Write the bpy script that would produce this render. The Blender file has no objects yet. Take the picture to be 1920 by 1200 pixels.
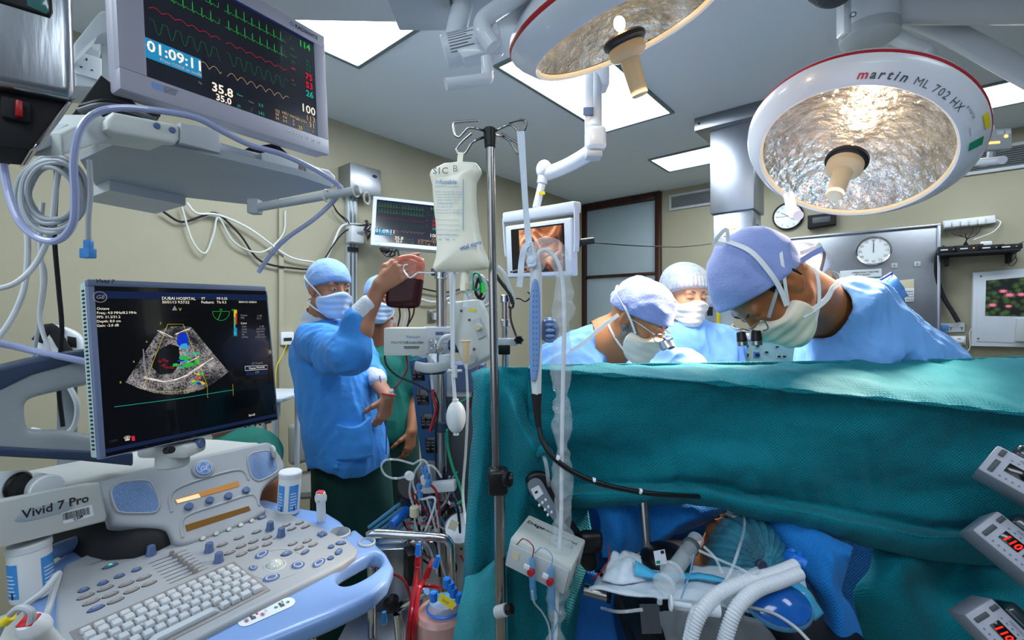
import bpy, bmesh, math, random
import numpy as np
from mathutils import Vector, Matrix
random.seed(7)
sc = bpy.context.scene
COL = sc.collection
PI = math.pi
# ---------------------------------------------------------------- camera, light, exposure
F, CX, CY, H = 860.0, 960.0, 590.0, 1.5          # focal length and horizon for a 1920 x 1200 frame, eye height
cam_d = bpy.data.cameras.new('camera'); cam = bpy.data.objects.new('camera', cam_d); COL.objects.link(cam)
cam.location = (0, 0, H); cam.rotation_euler = (PI/2, 0, 0)
cam_d.sensor_width = 36.0; cam_d.lens = 36.0*F/1920.0
cam_d.shift_y = (CY-600.0)/1920.0
cam_d.clip_start = .02
sc.camera = cam
sc.view_settings.view_transform = 'Standard'; sc.view_settings.look = 'None'
sc.view_settings.gamma = 1.0; sc.view_settings.use_curve_mapping = False
sc.view_settings.exposure = 0.0
world = bpy.data.worlds.new('world'); sc.world = world; world.use_nodes = True
world.node_tree.nodes['Background'].inputs[0].default_value = (.30, .38, .50, 1)
world.node_tree.nodes['Background'].inputs[1].default_value = .20

CEIL = 2.85
ROOM_C = Vector((.89, 5.66, 0)); A = Vector((.6494, .7604, 0)); B = Vector((.7604, -.6494, 0))   # room corner and the two wall directions

def lamp(name, kind, loc, energy, color, size=None, size_y=None, direction=None, spot=None, blend=.5):
    d = bpy.data.lights.new(name, kind); d.energy = energy; d.color = color
    if kind == 'AREA':
        d.shape = 'RECTANGLE'; d.size = size; d.size_y = size_y or size
    if kind == 'SPOT':
        d.spot_size = spot; d.spot_blend = blend; d.shadow_soft_size = size or .1
    if kind == 'POINT': d.shadow_soft_size = size or .1
    o = bpy.data.objects.new(name, d); COL.objects.link(o); o.location = loc
    if direction is not None: o.rotation_euler = Vector(direction).to_track_quat('-Z', 'Y').to_euler()
    return o
ANG = math.atan2(B.y, B.x)
# daylight-white ceiling panels (their emitting diffusers are built with the room); these are the light they throw
PANELS = [  # centre u along A from the corner (negative = towards the camera), v along B, size along A, size along B
]
def room(u, v, z=0.0): return ROOM_C + A*u + B*v + Vector((0, 0, z))
LAMP_R_C = Vector((1.196, 1.633, 2.06)); LAMP_R_N = Vector((-.482, -.313, -.818)).normalized()
LAMP_L_C = Vector((.347, 1.438, 2.377)); LAMP_L_N = Vector((.34, .179, -.923)).normalized()
lamp('surgical_beam', 'SPOT', LAMP_R_C + LAMP_R_N*.16, 270, (1, .86, .68), size=.14, direction=LAMP_R_N, spot=math.radians(70), blend=.6)
lamp('surgical_beam', 'SPOT', LAMP_L_C + LAMP_L_N*.16, 100, (1, .86, .68), size=.14, direction=LAMP_L_N, spot=math.radians(72), blend=.6)

# ---------------------------------------------------------------- helpers
def P(px, py, D): return Vector(((px-CX)/F*D, D, H+(CY-py)/F*D))
def Ps(lst, D=None): return [P(p[0], p[1], p[2] if len(p) > 2 else D) for p in lst]
def s2l(c):
    c = c/255.0
    return c/12.92 if c <= .04045 else ((c+.055)/1.055)**2.4
def rgb(h):
    if isinstance(h, str): return (s2l(int(h[0:2], 16)), s2l(int(h[2:4], 16)), s2l(int(h[4:6], 16)), 1)
    return (*h, 1)
MATS = {}
def mat(name, col, rough=.5, metal=0., var=0., vs=8., bump=0., bs=60., emit=0., ecol=None, trans=0., alpha=1., ior=1.45, coat=0., sheen=0., col2=None, stretch=None, aniso=None, spec=.5, sss=0.):
    m = bpy.data.materials.new(name); m.use_nodes = True; MATS[name] = m
    nt = m.node_tree; b = nt.nodes['Principled BSDF']
    b.inputs['Base Color'].default_value = rgb(col); b.inputs['Roughness'].default_value = rough
    b.inputs['Metallic'].default_value = metal; b.inputs['IOR'].default_value = ior
    b.inputs['Transmission Weight'].default_value = trans; b.inputs['Alpha'].default_value = alpha
    b.inputs['Coat Weight'].default_value = coat; b.inputs['Sheen Weight'].default_value = sheen
    b.inputs['Specular IOR Level'].default_value = spec
    if sss: b.inputs['Subsurface Weight'].default_value = sss; b.inputs['Subsurface Radius'].default_value = (.012, .005, .003); b.inputs['Subsurface Scale'].default_value = 1
    if emit:
        b.inputs['Emission Color'].default_value = rgb(ecol or col); b.inputs['Emission Strength'].default_value = emit
    if var or bump or col2:
        tc = nt.nodes.new('ShaderNodeTexCoord'); mp = nt.nodes.new('ShaderNodeMapping')
        nt.links.new(tc.outputs['Object'], mp.inputs[0])
        if stretch: mp.inputs['Scale'].default_value = stretch
    if var or col2:
        n = nt.nodes.new('ShaderNodeTexNoise'); n.inputs['Scale'].default_value = vs; n.inputs['Detail'].default_value = 4
        nt.links.new(mp.outputs[0], n.inputs['Vector'])
        r = nt.nodes.new('ShaderNodeValToRGB'); c = rgb(col)
        if col2: e0, e1 = c, rgb(col2)
        else: e0, e1 = tuple(max(0, x*(1-var)) for x in c[:3])+(1,), tuple(min(1, x*(1+var)) for x in c[:3])+(1,)
        r.color_ramp.elements[0].color = e0; r.color_ramp.elements[1].color = e1
        r.color_ramp.elements[0].position = .35; r.color_ramp.elements[1].position = .65
        nt.links.new(n.outputs[0], r.inputs[0]); nt.links.new(r.outputs[0], b.inputs['Base Color'])
    if bump:
        n2 = nt.nodes.new('ShaderNodeTexNoise'); n2.inputs['Scale'].default_value = bs; n2.inputs['Detail'].default_value = 3
        nt.links.new(mp.outputs[0], n2.inputs['Vector'])
        bp = nt.nodes.new('ShaderNodeBump'); bp.inputs['Strength'].default_value = min(1, bump); bp.inputs['Distance'].default_value = .004*max(1, bump)
        nt.links.new(n2.outputs[0], bp.inputs['Height']); nt.links.new(bp.outputs[0], b.inputs['Normal'])
    return m

def cr(pts, n=8, closed=False):
    pts = [Vector(p) for p in pts]
    if len(pts) < 3 and not closed: return pts
    out = []; N = len(pts)
    rng = range(N if closed else N-1)
    for i in rng:
        p1, p2 = pts[i], pts[(i+1) % N]
        p0 = pts[(i-1) % N] if (closed or i > 0) else p1*2-p2
        p3 = pts[(i+2) % N] if (closed or i < N-2) else p2*2-p1
        for k in range(n):
            t = k/n
            out.append(.5*((2*p1)+(p2-p0)*t+(2*p0-5*p1+4*p2-p3)*t*t+(3*p1-p0-3*p2+p3)*t*t*t))
    if not closed: out.append(pts[-1])
    return out

class MB:
    """gathers geometry and links it as ONE mesh object"""
    def __init__(s, M=None): s.v = []; s.f = []; s.m = []; s.M = M or Matrix.Identity(4)
    def add(s, vs, fs, mt, M=None):
        T = s.M @ M if M is not None else s.M
        o = len(s.v); s.v += [T @ Vector(v) for v in vs]
        s.f += [[i+o for i in f] for f in fs]; s.m += [mt]*len(fs); return s
    def addbm(s, bm, mt, M=None):
        bm.verts.ensure_lookup_table(); bm.verts.index_update()
        s.add([v.co.copy() for v in bm.verts], [[v.index for v in f.verts] for f in bm.faces], mt, M); bm.free(); return s
    def box(s, c, size, mt, r=0., seg=2, M=None, taper=None):
        bm = bmesh.new(); bmesh.ops.create_cube(bm, size=1)
        for v in bm.verts:
            if taper and v.co.z > 0: v.co.x *= taper[0]; v.co.y *= taper[1]
            v.co = Vector((v.co.x*size[0], v.co.y*size[1], v.co.z*size[2]))
        if r: bmesh.ops.bevel(bm, geom=bm.edges[:]+bm.verts[:], offset=min(r, min(size)*.49), segments=seg, affect='EDGES', profile=.5)
        bm.verts.ensure_lookup_table()
        for v in bm.verts: v.co += Vector(c)
        return s.addbm(bm, mt, M)
    def rect(s, c, w, h, mt):      # flat, in local xy
        x, y, z = c
        return s.add([(x-w/2, y-h/2, z), (x+w/2, y-h/2, z), (x+w/2, y+h/2, z), (x-w/2, y+h/2, z)], [[0, 1, 2, 3]], mt)
    def poly(s, pts, mt, z=0.): return s.add([(p[0], p[1], z if len(p) < 3 else p[2]) for p in pts], [list(range(len(pts)))], mt)
    def prism(s, pts, z0, z1, mt, r=0., seg=2, mtop=None):
        n = len(pts); a = sum(pts[i][0]*pts[(i+1) % n][1]-pts[(i+1) % n][0]*pts[i][1] for i in range(n))
        if a < 0: pts = pts[::-1]
        bm = bmesh.new()
        lo = [bm.verts.new((p[0], p[1], z0)) for p in pts]; hi = [bm.verts.new((p[0], p[1], z1)) for p in pts]
        top = bm.faces.new(hi); bm.faces.new(lo[::-1])
        for i in range(n): bm.faces.new([lo[i], lo[(i+1) % n], hi[(i+1) % n], hi[i]])
        if r: bmesh.ops.bevel(bm, geom=list(top.edges), offset=r, segments=seg, affect='EDGES', profile=.5)
        return s.addbm(bm, mt)
    def lathe(s, prof, mt, n=24, M=None, a0=0., a1=2*PI, closed=True):
        vs = []; fs = []; k = len(prof)
        full = abs(a1-a0-2*PI) < 1e-6; m = n if full else n+1
        for i in range(m):
            a = a0+(a1-a0)*i/n
            for r, z in prof: vs.append((r*math.cos(a), r*math.sin(a), z))
        for i in range(n):
            j = (i+1) % m
            for q in range(k-1):
                f = [i*k+q, j*k+q, j*k+q+1, i*k+q+1]
                fs.append(f)
        if full and closed:
            if prof[0][0] > 1e-6: fs.append([i*k for i in range(m)][::-1])
            if prof[-1][0] > 1e-6: fs.append([i*k+k-1 for i in range(m)])
        return s.add(vs, fs, mt, M)
    def cyl(s, a, b, r, mt, n=16, r2=None):
        a = Vector(a); b = Vector(b); d = b-a; L = d.length
        if L < 1e-6: return s
        M = Matrix.Translation(a) @ d.to_track_quat('Z', 'Y').to_matrix().to_4x4()
        r2 = r if r2 is None else r2; e = min(r, r2)*.12
        return s.lathe([(max(r-e, 0), 0), (r, e), (r2, L-e), (max(r2-e, 0), L)], mt, n, M)
    def tube(s, pts, r, mt, n=8, smooth=6, closed=False, flat=None, cap=True, ridges=None):
        if smooth: pts = cr(pts, smooth, closed)
        pts = [Vector(p) for p in pts]; N = len(pts)
        if ridges:      # resample for corrugations
            L = [0]
            for i in range(1, N): L.append(L[-1]+(pts[i]-pts[i-1]).length)
            m = int(L[-1]/ridges*2)+1; q = []; j = 0
            for i in range(m+1):
                t = L[-1]*i/m
                while j < N-2 and L[j+1] < t: j += 1
                q.append(pts[j].lerp(pts[j+1], min(1, (t-L[j])/max(1e-9, L[j+1]-L[j]))))
            pts = q; N = len(pts)
        vs = []; fs = []; t0 = (pts[1]-pts[0]).normalized()
        up = Vector((0, 0, 1)) if abs(t0.z) < .9 else Vector((1, 0, 0))
        nrm = (up-t0*up.dot(t0)).normalized()
        for i, p in enumerate(pts):
            if closed: t = (pts[(i+1) % N]-pts[i-1])
            else: t = pts[min(i+1, N-1)]-pts[max(i-1, 0)]
            if t.length < 1e-9: t = t0.copy()
            t.normalize(); nrm = (nrm-t*nrm.dot(t))
            if nrm.length < 1e-6: nrm = t.orthogonal()
            nrm.normalize(); bn = t.cross(nrm)
            rr = r(i/(N-1)) if callable(r) else r
            if ridges: rr *= (1.0 if i % 2 else .86)
            for k in range(n):
                a = 2*PI*k/n; fx, fy = (flat or (1, 1))
                vs.append(p+nrm*(rr*math.cos(a)*fx)+bn*(rr*math.sin(a)*fy))
        for i in range(N if closed else N-1):
            j = (i+1) % N
            for k in range(n): fs.append([i*n+k, i*n+(k+1) % n, j*n+(k+1) % n, j*n+k])
        if cap and not closed: fs.append(list(range(n))[::-1]); fs.append([(N-1)*n+k for k in range(n)])
        return s.add(vs, fs, mt)
    def ell(s, c, rad, mt, n=16, M=None, z0=-1., z1=1.):
        prof = []
        for i in range(n//2+1):
            a = math.asin(max(-1, min(1, z0)))+(math.asin(min(1, z1))-math.asin(max(-1, z0)))*i/(n//2)
            prof.append((max(0, math.cos(a)), math.sin(a)))
        T = Matrix.Translation(Vector(c)) @ Matrix.Diagonal((*rad, 1))
        return s.lathe(prof, mt, n, (M @ T) if M is not None else T)
    def ribbon(s, pts, w, mt, z=0.):       # flat polyline in local xy
        pts = [Vector((p[0], p[1])) for p in pts]; vs = []; fs = []
        for i, p in enumerate(pts):
            t = pts[min(i+1, len(pts)-1)]-pts[max(i-1, 0)]
            if t.length < 1e-9: t = Vector((1, 0))
            t.normalize(); nn = Vector((-t.y, t.x))*w/2
            vs += [(p.x-nn.x, p.y-nn.y, z), (p.x+nn.x, p.y+nn.y, z)]
        for i in range(len(pts)-1): fs.append([2*i, 2*i+2, 2*i+3, 2*i+1])
        return s.add(vs, fs, mt)
    def strap(s, pts, w, t, mt, side=(0, -1, 0), smooth=6):   # flat band whose width lies across the path and across 'side'
        pts = cr(pts, smooth); N = len(pts); vs = []; fs = []; sd = Vector(side).normalized()
        for i, p in enumerate(pts):
            d = (pts[min(i+1, N-1)]-pts[max(i-1, 0)]).normalized()
            if d.length < .5: d = Vector((0, 0, 1))
            wv = d.cross(sd); wv = wv.normalized() if wv.length > 1e-4 else Vector((1, 0, 0))
            nv = wv.cross(d).normalized()
            ww = w(i/(N-1)) if callable(w) else w
            for a, b_ in ((-1, -1), (1, -1), (1, 1), (-1, 1)): vs.append(p+wv*ww/2*a+nv*t/2*b_)
        for i in range(N-1):
            for k in range(4): fs.append([i*4+k, i*4+(k+1) % 4, i*4+4+(k+1) % 4, i*4+4+k])
        fs.append([3, 2, 1, 0]); fs.append([(N-1)*4+k for k in range(4)])
        return s.add(vs, fs, mt)
    def text(s, txt, x, y, size, mt, z=.0006, align='LEFT', bold=0., sx=1., rot=0., shear=0., flipx=False):
        key = (txt, align, bold, shear)
        if key not in TXT:
            c = bpy.data.curves.new('t', 'FONT'); c.body = txt; c.size = 1; c.align_x = align; c.offset = bold; c.resolution_u = 2; c.shear = shear
            o = bpy.data.objects.new('t', c); me = bpy.data.meshes.new_from_object(o)
            TXT[key] = ([v.co.copy() for v in me.vertices], [list(p.vertices) for p in me.polygons])
            bpy.data.objects.remove(o); bpy.data.curves.remove(c); bpy.data.meshes.remove(me)
        vs, fs = TXT[key]
        return s.add(vs, fs, mt, Matrix.Translation((x, y, z)) @ Matrix.Rotation(rot, 4, 'Z') @ Matrix.Diagonal((size*sx*(-1 if flipx else 1), size, 1, 1)))
    def build(s, name, parent=None, label=None, cat=None, group=None, kind=None, smooth=35, solid=0., sub=0):
        me = bpy.data.meshes.new(name)
        loc = Vector((0, 0, 0))
        if parent is not None: loc = LOC[parent.name]
        elif kind != 'structure' and s.v:
            xs = [v.x for v in s.v]; ys = [v.y for v in s.v]; zs = [v.z for v in s.v]
            loc = Vector(((min(xs)+max(xs))/2, (min(ys)+max(ys))/2, min(zs)))
        me.from_pydata([v-loc for v in s.v], [], s.f)
        names = []
        for m in s.m:
            if m not in names: names.append(m)
        for m in names: me.materials.append(MATS[m])
        if len(names) > 1:
            ix = {m: i for i, m in enumerate(names)}
            me.polygons.foreach_set('material_index', [ix[m] for m in s.m])
        me.polygons.foreach_set('use_smooth', [True]*len(me.polygons))
        me.update()
        if smooth < 180: me.set_sharp_from_angle(angle=math.radians(smooth))
        o = bpy.data.objects.new(name, me); COL.objects.link(o)
        LOC[o.name] = loc
        if parent is not None: o.parent = parent
        else: o.location = loc
        if solid:
            md = o.modifiers.new('solid', 'SOLIDIFY'); md.thickness = solid; md.offset = 0
        if sub:
            md = o.modifiers.new('sub', 'SUBSURF'); md.levels = sub; md.render_levels = sub
        tag(o, label, cat, group, kind)
        return o
TXT = {}; LOC = {}
def tag(o, label=None, cat=None, group=None, kind=None):
    if label: o['label'] = label
    if cat: o['category'] = cat
    if group: o['group'] = group
    if kind: o['kind'] = kind
    return o
def thing(name, label, cat, loc, group=None):
    o = bpy.data.objects.new(name, None); COL.objects.link(o); o.location = loc; o.empty_display_size = .05
    LOC[o.name] = Vector(loc); tag(o, label, cat, group); return o
def copy_tree(o, parent=None):
    c = o.copy(); COL.objects.link(c); c.parent = parent
    for ch in list(o.children): copy_tree(ch, c)
    return c
class Fr:
    """a plane in the room: origin, right, up, normal"""
    def __init__(s, o, r, u):
        s.o = Vector(o); s.r = Vector(r).normalized(); u = Vector(u); s.n = s.r.cross(u).normalized(); s.u = s.n.cross(s.r).normalized()
        s.M = Matrix(((s.r.x, s.u.x, s.n.x, s.o.x), (s.r.y, s.u.y, s.n.y, s.o.y), (s.r.z, s.u.z, s.n.z, s.o.z), (0, 0, 0, 1)))
    def uv(s, px, py, off=0.):
        d = P(px, py, 1.0)-Vector((0, 0, H)); c = Vector((0, 0, H)); o = s.o+s.n*off
        t = (o-c).dot(s.n)/d.dot(s.n); q = c+d*t-s.o
        return (q.dot(s.r), q.dot(s.u))
    def w(s, u, v, z=0.): return s.o+s.r*u+s.u*v+s.n*z
    def moved(s, u, v, z=0.): return Fr(s.w(u, v, z), s.r, s.u)
WL = Fr(ROOM_C, A, (0, 0, 1)); WL.n = B.copy()       # left wall: right vector A, normal into the room
WL = Fr(ROOM_C, A, (0, 0, 1))
WB = Fr(ROOM_C, B, (0, 0, 1))
CE = Fr(ROOM_C+Vector((0, 0, CEIL)), A, B)
def rrect(w, h, r, n=5, cx=0., cy=0.):
    r = min(r, w/2-1e-5, h/2-1e-5); out = []
    for (sx, sy, a0) in ((1, 1, 0), (-1, 1, PI/2), (-1, -1, PI), (1, -1, 1.5*PI)):
        for k in range(n+1):
            a = a0+PI/2*k/n; out.append((cx+sx*(w/2-r)+r*math.cos(a), cy+sy*(h/2-r)+r*math.sin(a)))
    return out
def sheet(rows, name, mt, parent=None, th=.003, su=6, sv=6, wr=0., ws=9., seed=0, amp=None, sub=0, **kw):
    """cloth through a net of control points, with creases"""
    rows = [cr(r, su) for r in rows]; n = len(rows[0])
    cols = [cr([r[i] for r in rows], sv) for i in range(n)]; m = len(cols[0])
    from mathutils import noise
    mb = MB(); vs = []
    for j in range(m):
        for i in range(n):
            p = cols[i][j].copy()
            if wr:
                a = cols[min(i+1, n-1)][j]-cols[max(i-1, 0)][j]; b_ = cols[i][min(j+1, m-1)]-cols[i][max(j-1, 0)]
                nn = a.cross(b_)
                if nn.length > 1e-12:
                    nn.normalize(); q = p*ws+Vector((seed*7.1, 0, 0))
                    w = (1-abs(noise.noise(q))*2.4)*.6+noise.noise(q*2.7)*.4
                    w += .5*(1-abs(noise.noise(Vector((q.x*2.0+q.z*.6, q.y, q.z*.5+seed)))*3))
                    p += nn*wr*w
            vs.append(p)
    fs = [[j*n+i, j*n+i+1, (j+1)*n+i+1, (j+1)*n+i] for j in range(m-1) for i in range(n-1)]
    mb.add(vs, fs, mt)
    return mb.build(name, parent, smooth=180, solid=th, sub=sub, **kw)
# ---------------------------------------------------------------- organic surfaces: signed distances meshed with surface nets
def V3(p): return np.array([p[0], p[1], p[2]], dtype=np.float32)
def s_ell(p, c, r, R=None):
    q = p-V3(c)
    if R is not None: q = q @ R
    r = V3(r); k0 = np.sqrt(((q/r)**2).sum(-1)); k1 = np.sqrt(((q/(r*r))**2).sum(-1))+1e-9
    return k0*(k0-1)/k1
def s_cap(p, a, b, ra, rb=None):
    a = V3(a); b = V3(b); rb = ra if rb is None else rb
    ba = b-a; h = np.clip(((p-a)@ba)/max(1e-9, float(ba@ba)), 0, 1)
    return np.sqrt(((p-a-h[..., None]*ba)**2).sum(-1))-(ra+(rb-ra)*h)
def s_box(p, c, hs, r=0., R=None):
    q = p-V3(c)
    if R is not None: q = q @ R
    q = np.abs(q)-(V3(hs)-r)
    return np.sqrt((np.maximum(q, 0)**2).sum(-1))+np.minimum(q.max(-1), 0)-r
def smin(a, b, k):
    h = np.clip(.5+.5*(b-a)/k, 0, 1); return b+(a-b)*h-k*h*(1-h)
def smax(a, b, k): return -smin(-a, -b, k)
def rotm(rx=0, ry=0, rz=0):
    return np.array((Matrix.Rotation(rz, 3, 'Z') @ Matrix.Rotation(ry, 3, 'Y') @ Matrix.Rotation(rx, 3, 'X')), dtype=np.float32)
_rs = np.random.RandomState(3); _W = _rs.normal(size=(24, 3)).astype(np.float32); _W /= np.linalg.norm(_W, axis=1)[:, None]; _PH = _rs.uniform(0, 6.28, 24).astype(np.float32)
def wnoise(p, f, s=0, n=6):
    o = 0
    for i in range(n):
        w = _W[(i+s) % 24]; o = o+np.sin((p@w)*f*(1+.35*i)+_PH[(i*3+s) % 24]+1.3*np.sin((p@_W[(i+5+s) % 24])*f*.7))/(1+.25*i)
    return o/n*1.6
def folds(p, f, s=0):      # sharp creases
    return (1-np.abs(wnoise(p, f, s, 4)))-.5
def surf(fn, lo, hi, h):
    lo = np.array(lo, dtype=np.float32); hi = np.array(hi, dtype=np.float32); Bk = 8
    nb = np.maximum(1, np.ceil((hi-lo)/(h*Bk)).astype(int))
    ii = np.stack(np.meshgrid(*[np.arange(k) for k in nb], indexing='ij'), -1).reshape(-1, 3)
    cen = lo+(ii+.5).astype(np.float32)*h*Bk
    d = fn(cen); ii = ii[np.abs(d) < h*Bk*1.35]
    nc = nb*Bk+2
    g = np.stack(np.meshgrid(*[np.arange(Bk+1)]*3, indexing='ij'), -1)
    outv = []; outk = []; ek = {0: [], 1: [], 2: []}
    CH = 96
    for s0 in range(0, len(ii), CH):
        b = ii[s0:s0+CH]; base = b*Bk
        gi = base[:, None, None, None, :]+g[None]
        pts = lo+gi.astype(np.float32)*h
        v = fn(pts.reshape(-1, 3)).reshape(pts.shape[:-1])
        sg = v < 0
        cnt = np.zeros(v[:, :-1, :-1, :-1].shape, np.float32); acc = np.zeros(cnt.shape+(3,), np.float32)
        for ax in range(3):
            a = [slice(None)]*4; c = [slice(None)]*4; a[ax+1] = slice(0, Bk); c[ax+1] = slice(1, Bk+1)
            va, vb = v[tuple(a)], v[tuple(c)]; cr_ = sg[tuple(a)] != sg[tuple(c)]
            t = np.where(cr_, va/(va-vb+1e-12), 0)
            o1, o2 = [k for k in range(3) if k != ax]
            for d1 in (0, 1):
                for d2 in (0, 1):
                    sl = [slice(None)]*4; sl[o1+1] = slice(d1, Bk+d1); sl[o2+1] = slice(d2, Bk+d2)
                    cc = cr_[tuple(sl)]; tt = t[tuple(sl)]
                    cnt += cc; acc[..., ax] += np.where(cc, tt, 0); acc[..., o1] += cc*d1; acc[..., o2] += cc*d2
            # faces owned by lower corner within block
            sl = [slice(None)]*4
            for k in range(3): sl[k+1] = slice(0, Bk)
            w = np.argwhere(cr_[tuple(sl)])
            if len(w):
                gidx = base[w[:, 0]]+w[:, 1:]; ins = sg[tuple(sl)][tuple(w.T)]
                ek[ax].append(np.concatenate([gidx, ins[:, None]], 1))
        w = np.argwhere(cnt > 0)
        if len(w):
            tw = tuple(w.T); loc = acc[tw]/cnt[tw][:, None]
            gidx = base[w[:, 0]]+w[:, 1:]
            outv.append(lo+(gidx+loc)*h); outk.append((gidx[:, 0]*nc[1]+gidx[:, 1])*nc[2]+gidx[:, 2])
    if not outv: return np.zeros((0, 3)), np.zeros((0, 4), int)
    V = np.concatenate(outv); K = np.concatenate(outk); od = np.argsort(K); K = K[od]; V = V[od]
    fs = []
    for ax in range(3):
        if not ek[ax]: continue
        E = np.concatenate(ek[ax]); o1, o2 = [(1, 2), (2, 0), (0, 1)][ax]
        q = []; ok = np.ones(len(E), bool)
        for (d1, d2) in ((0, 0), (-1, 0), (-1, -1), (0, -1)):
            c = E[:, :3].copy(); c[:, o1] += d1; c[:, o2] += d2
            ok &= (c >= 0).all(1)
            k = (c[:, 0]*nc[1]+c[:, 1])*nc[2]+c[:, 2]
            j = np.searchsorted(K, k); j = np.minimum(j, len(K)-1); ok &= (K[j] == k); q.append(j)
        q = np.stack(q, 1); ins = E[:, 3].astype(bool)
        q[~ins] = q[~ins][:, ::-1]
        fs.append(q[ok])
    return V, np.concatenate(fs)
def organic(fn, lo, hi, h, name, mt, parent=None, M=None, mfun=None, mnames=None, relax=1, **kw):
    V, Q = surf(fn, lo, hi, h)
    for _ in range(relax):
        S = np.zeros_like(V, dtype=np.float64); C = np.zeros(len(V))
        for a, b_ in ((0, 1), (1, 2), (2, 3), (3, 0)):
            np.add.at(S, Q[:, a], V[Q[:, b_]]); np.add.at(S, Q[:, b_], V[Q[:, a]]); np.add.at(C, Q[:, a], 1); np.add.at(C, Q[:, b_], 1)
        V = .5*V+.5*S/np.maximum(C, 1)[:, None]
    idx = None
    if mfun is not None:
        cen = V[Q].mean(1).astype(np.float32); idx = mfun(cen).astype(np.int32)
    if M is not None:
        R = np.array(M.to_3x3()); t = np.array(M.to_translation()); V = V@R.T+t
    loc = LOC[parent.name] if parent is not None else Vector((V[:, 0].mean(), V[:, 1].mean(), V[:, 2].min()))
    V = V-np.array(loc)
    me = bpy.data.meshes.new(name)
    me.vertices.add(len(V)); me.vertices.foreach_set('co', V.astype(np.float32).ravel())
    me.loops.add(len(Q)*4); me.loops.foreach_set('vertex_index', Q.astype(np.int32).ravel())
    me.polygons.add(len(Q)); me.polygons.foreach_set('loop_start', np.arange(0, len(Q)*4, 4, dtype=np.int32))
    me.polygons.foreach_set('use_smooth', np.ones(len(Q), bool))
    for m_ in ([mt] if mnames is None else mnames): me.materials.append(MATS[m_])
    if idx is not None: me.polygons.foreach_set('material_index', idx)
    me.update(calc_edges=True); me.validate()
    o = bpy.data.objects.new(name, me); COL.objects.link(o); LOC[o.name] = loc
    if parent is not None: o.parent = parent
    else: o.location = loc
    tag(o, **{k: v for k, v in kw.items() if k in ('label', 'cat', 'group', 'kind')})
    return o
# ---------------------------------------------------------------- materials
mat('wall', 'A09B84', .7, var=.05, vs=1.5, bump=.15, bs=220)
mat('ceiling', 'DAE3EA', .9, bump=.5, bs=260)
mat('white', 'D6DBDE', .35, var=.02, vs=3); mat('offwhite', 'C9CEC9', .45, var=.03, vs=4)
mat('lampwhite', 'D9DEE4', .28, coat=.3); mat('cream', 'D9BE94', .45); mat('creamgrey', 'CBC3A4', .5)
mat('greyp', '99A2A9', .5, var=.04, vs=5); mat('greyl', 'B3BABD', .5, var=.03, vs=6); mat('dgrey', '4A4E54', .5)
mat('black', '0C0D10', .4); mat('blackm', '15161A', .75); mat('navy', '26324C', .4)
mat('steel', 'B8BDC4', .28, metal=1, var=.12, vs=3, bump=.08, bs=120, stretch=(1, 1, .15))
mat('steelb', 'A4AAB4', .34, metal=1, var=.25, vs=2.2, stretch=(1, 1, .3)); mat('chrome', 'C4C6C8', .16, metal=1)
mat('chromed', 'A6A3A0', .26, metal=1, var=.2, vs=9, stretch=(1, 1, .4)); mat('panelsteel', '9CA0A6', .36, metal=1, var=.2, vs=1.4, bump=.05, bs=30)
mat('wood', '33190F', .35, var=.4, vs=12, stretch=(1, 1, .1)); mat('frost', '9FB1B8', .5, var=.03, vs=2)
mat('panelglow', 'FFFFFF', .5, emit=7.5, ecol='E4F1FF'); mat('alu', '7E8A8E', .35, metal=.8)
mat('red', 'A3161F', .35); mat('redtext', 'C3202C', .5); mat('greytext', '4C5058', .5); mat('bluegrey', '5A6C90', .5)
mat('ink', '1B1E24', .6); mat('yellow', 'E2C91E', .5); mat('green', '0E8A62', .5); mat('sticker', 'D8DDE2', .5)
mat('lampglass', 'FFFFFF', .03, trans=.0, alpha=.12, coat=.5)
mat('reflector', 'D9CDB8', .2, metal=1, var=.25, vs=16, bump=3, bs=26)
mat('bulb', 'FFE6C0', .3, emit=60, ecol='FFE2B8'); mat('amber', 'FFB347', .4, emit=2, ecol='FFB765')
mat('clockface', 'E4ECEE', .4); mat('slot', '23282B', .7)
m = mat('floor', '8D8A78', .3); nt = m.node_tree; b = nt.nodes['Principled BSDF']
tc = nt.nodes.new('ShaderNodeTexCoord'); vo = nt.nodes.new('ShaderNodeTexVoronoi'); vo.inputs['Scale'].default_value = 170
rp = nt.nodes.new('ShaderNodeValToRGB'); rp.color_ramp.interpolation = 'CONSTANT'; rp.color_ramp.elements[0].color = rgb('8F8C7C'); rp.color_ramp.elements[1].color = rgb('2A2A26'); rp.color_ramp.elements[1].position = .62
e = rp.color_ramp.elements.new(.42); e.color = rgb('B7B5A5')
nt.links.new(tc.outputs['Object'], vo.inputs['Vector']); nt.links.new(vo.outputs['Color'], rp.inputs[0]); nt.links.new(rp.outputs[0], b.inputs['Base Color'])

# ---------------------------------------------------------------- the room
def slab(fr, u0, u1, v0, v1, th, name, mt, kind='structure', z=0., parent=None, r=0., **k):
    mb = MB(fr.M); mb.box(((u0+u1)/2, (v0+v1)/2, z-th/2), (abs(u1-u0), abs(v1-v0), th), mt, r); return mb.build(name, parent, kind=kind, **k)
slab(WL, -7.2, .1, 0, CEIL, .1, 'wall_left', 'wall')
slab(WB, -.1, 6.6, 0, CEIL, .1, 'wall_back', 'wall')
slab(CE, -8.2, .1, -.1, 6.6, .1, 'ceiling', 'ceiling')
FL = Fr(ROOM_C, A, -B)
slab(FL, -8.2, .1, -6.6, .1, .1, 'floor', 'floor')
slab(WL, -7.2, -.01, 0, .1, .014, 'baseboard_left', 'greyp', z=.014)
slab(WB, 1.06, 6.5, 0, .1, .014, 'baseboard_back', 'greyp', z=.014)
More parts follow.
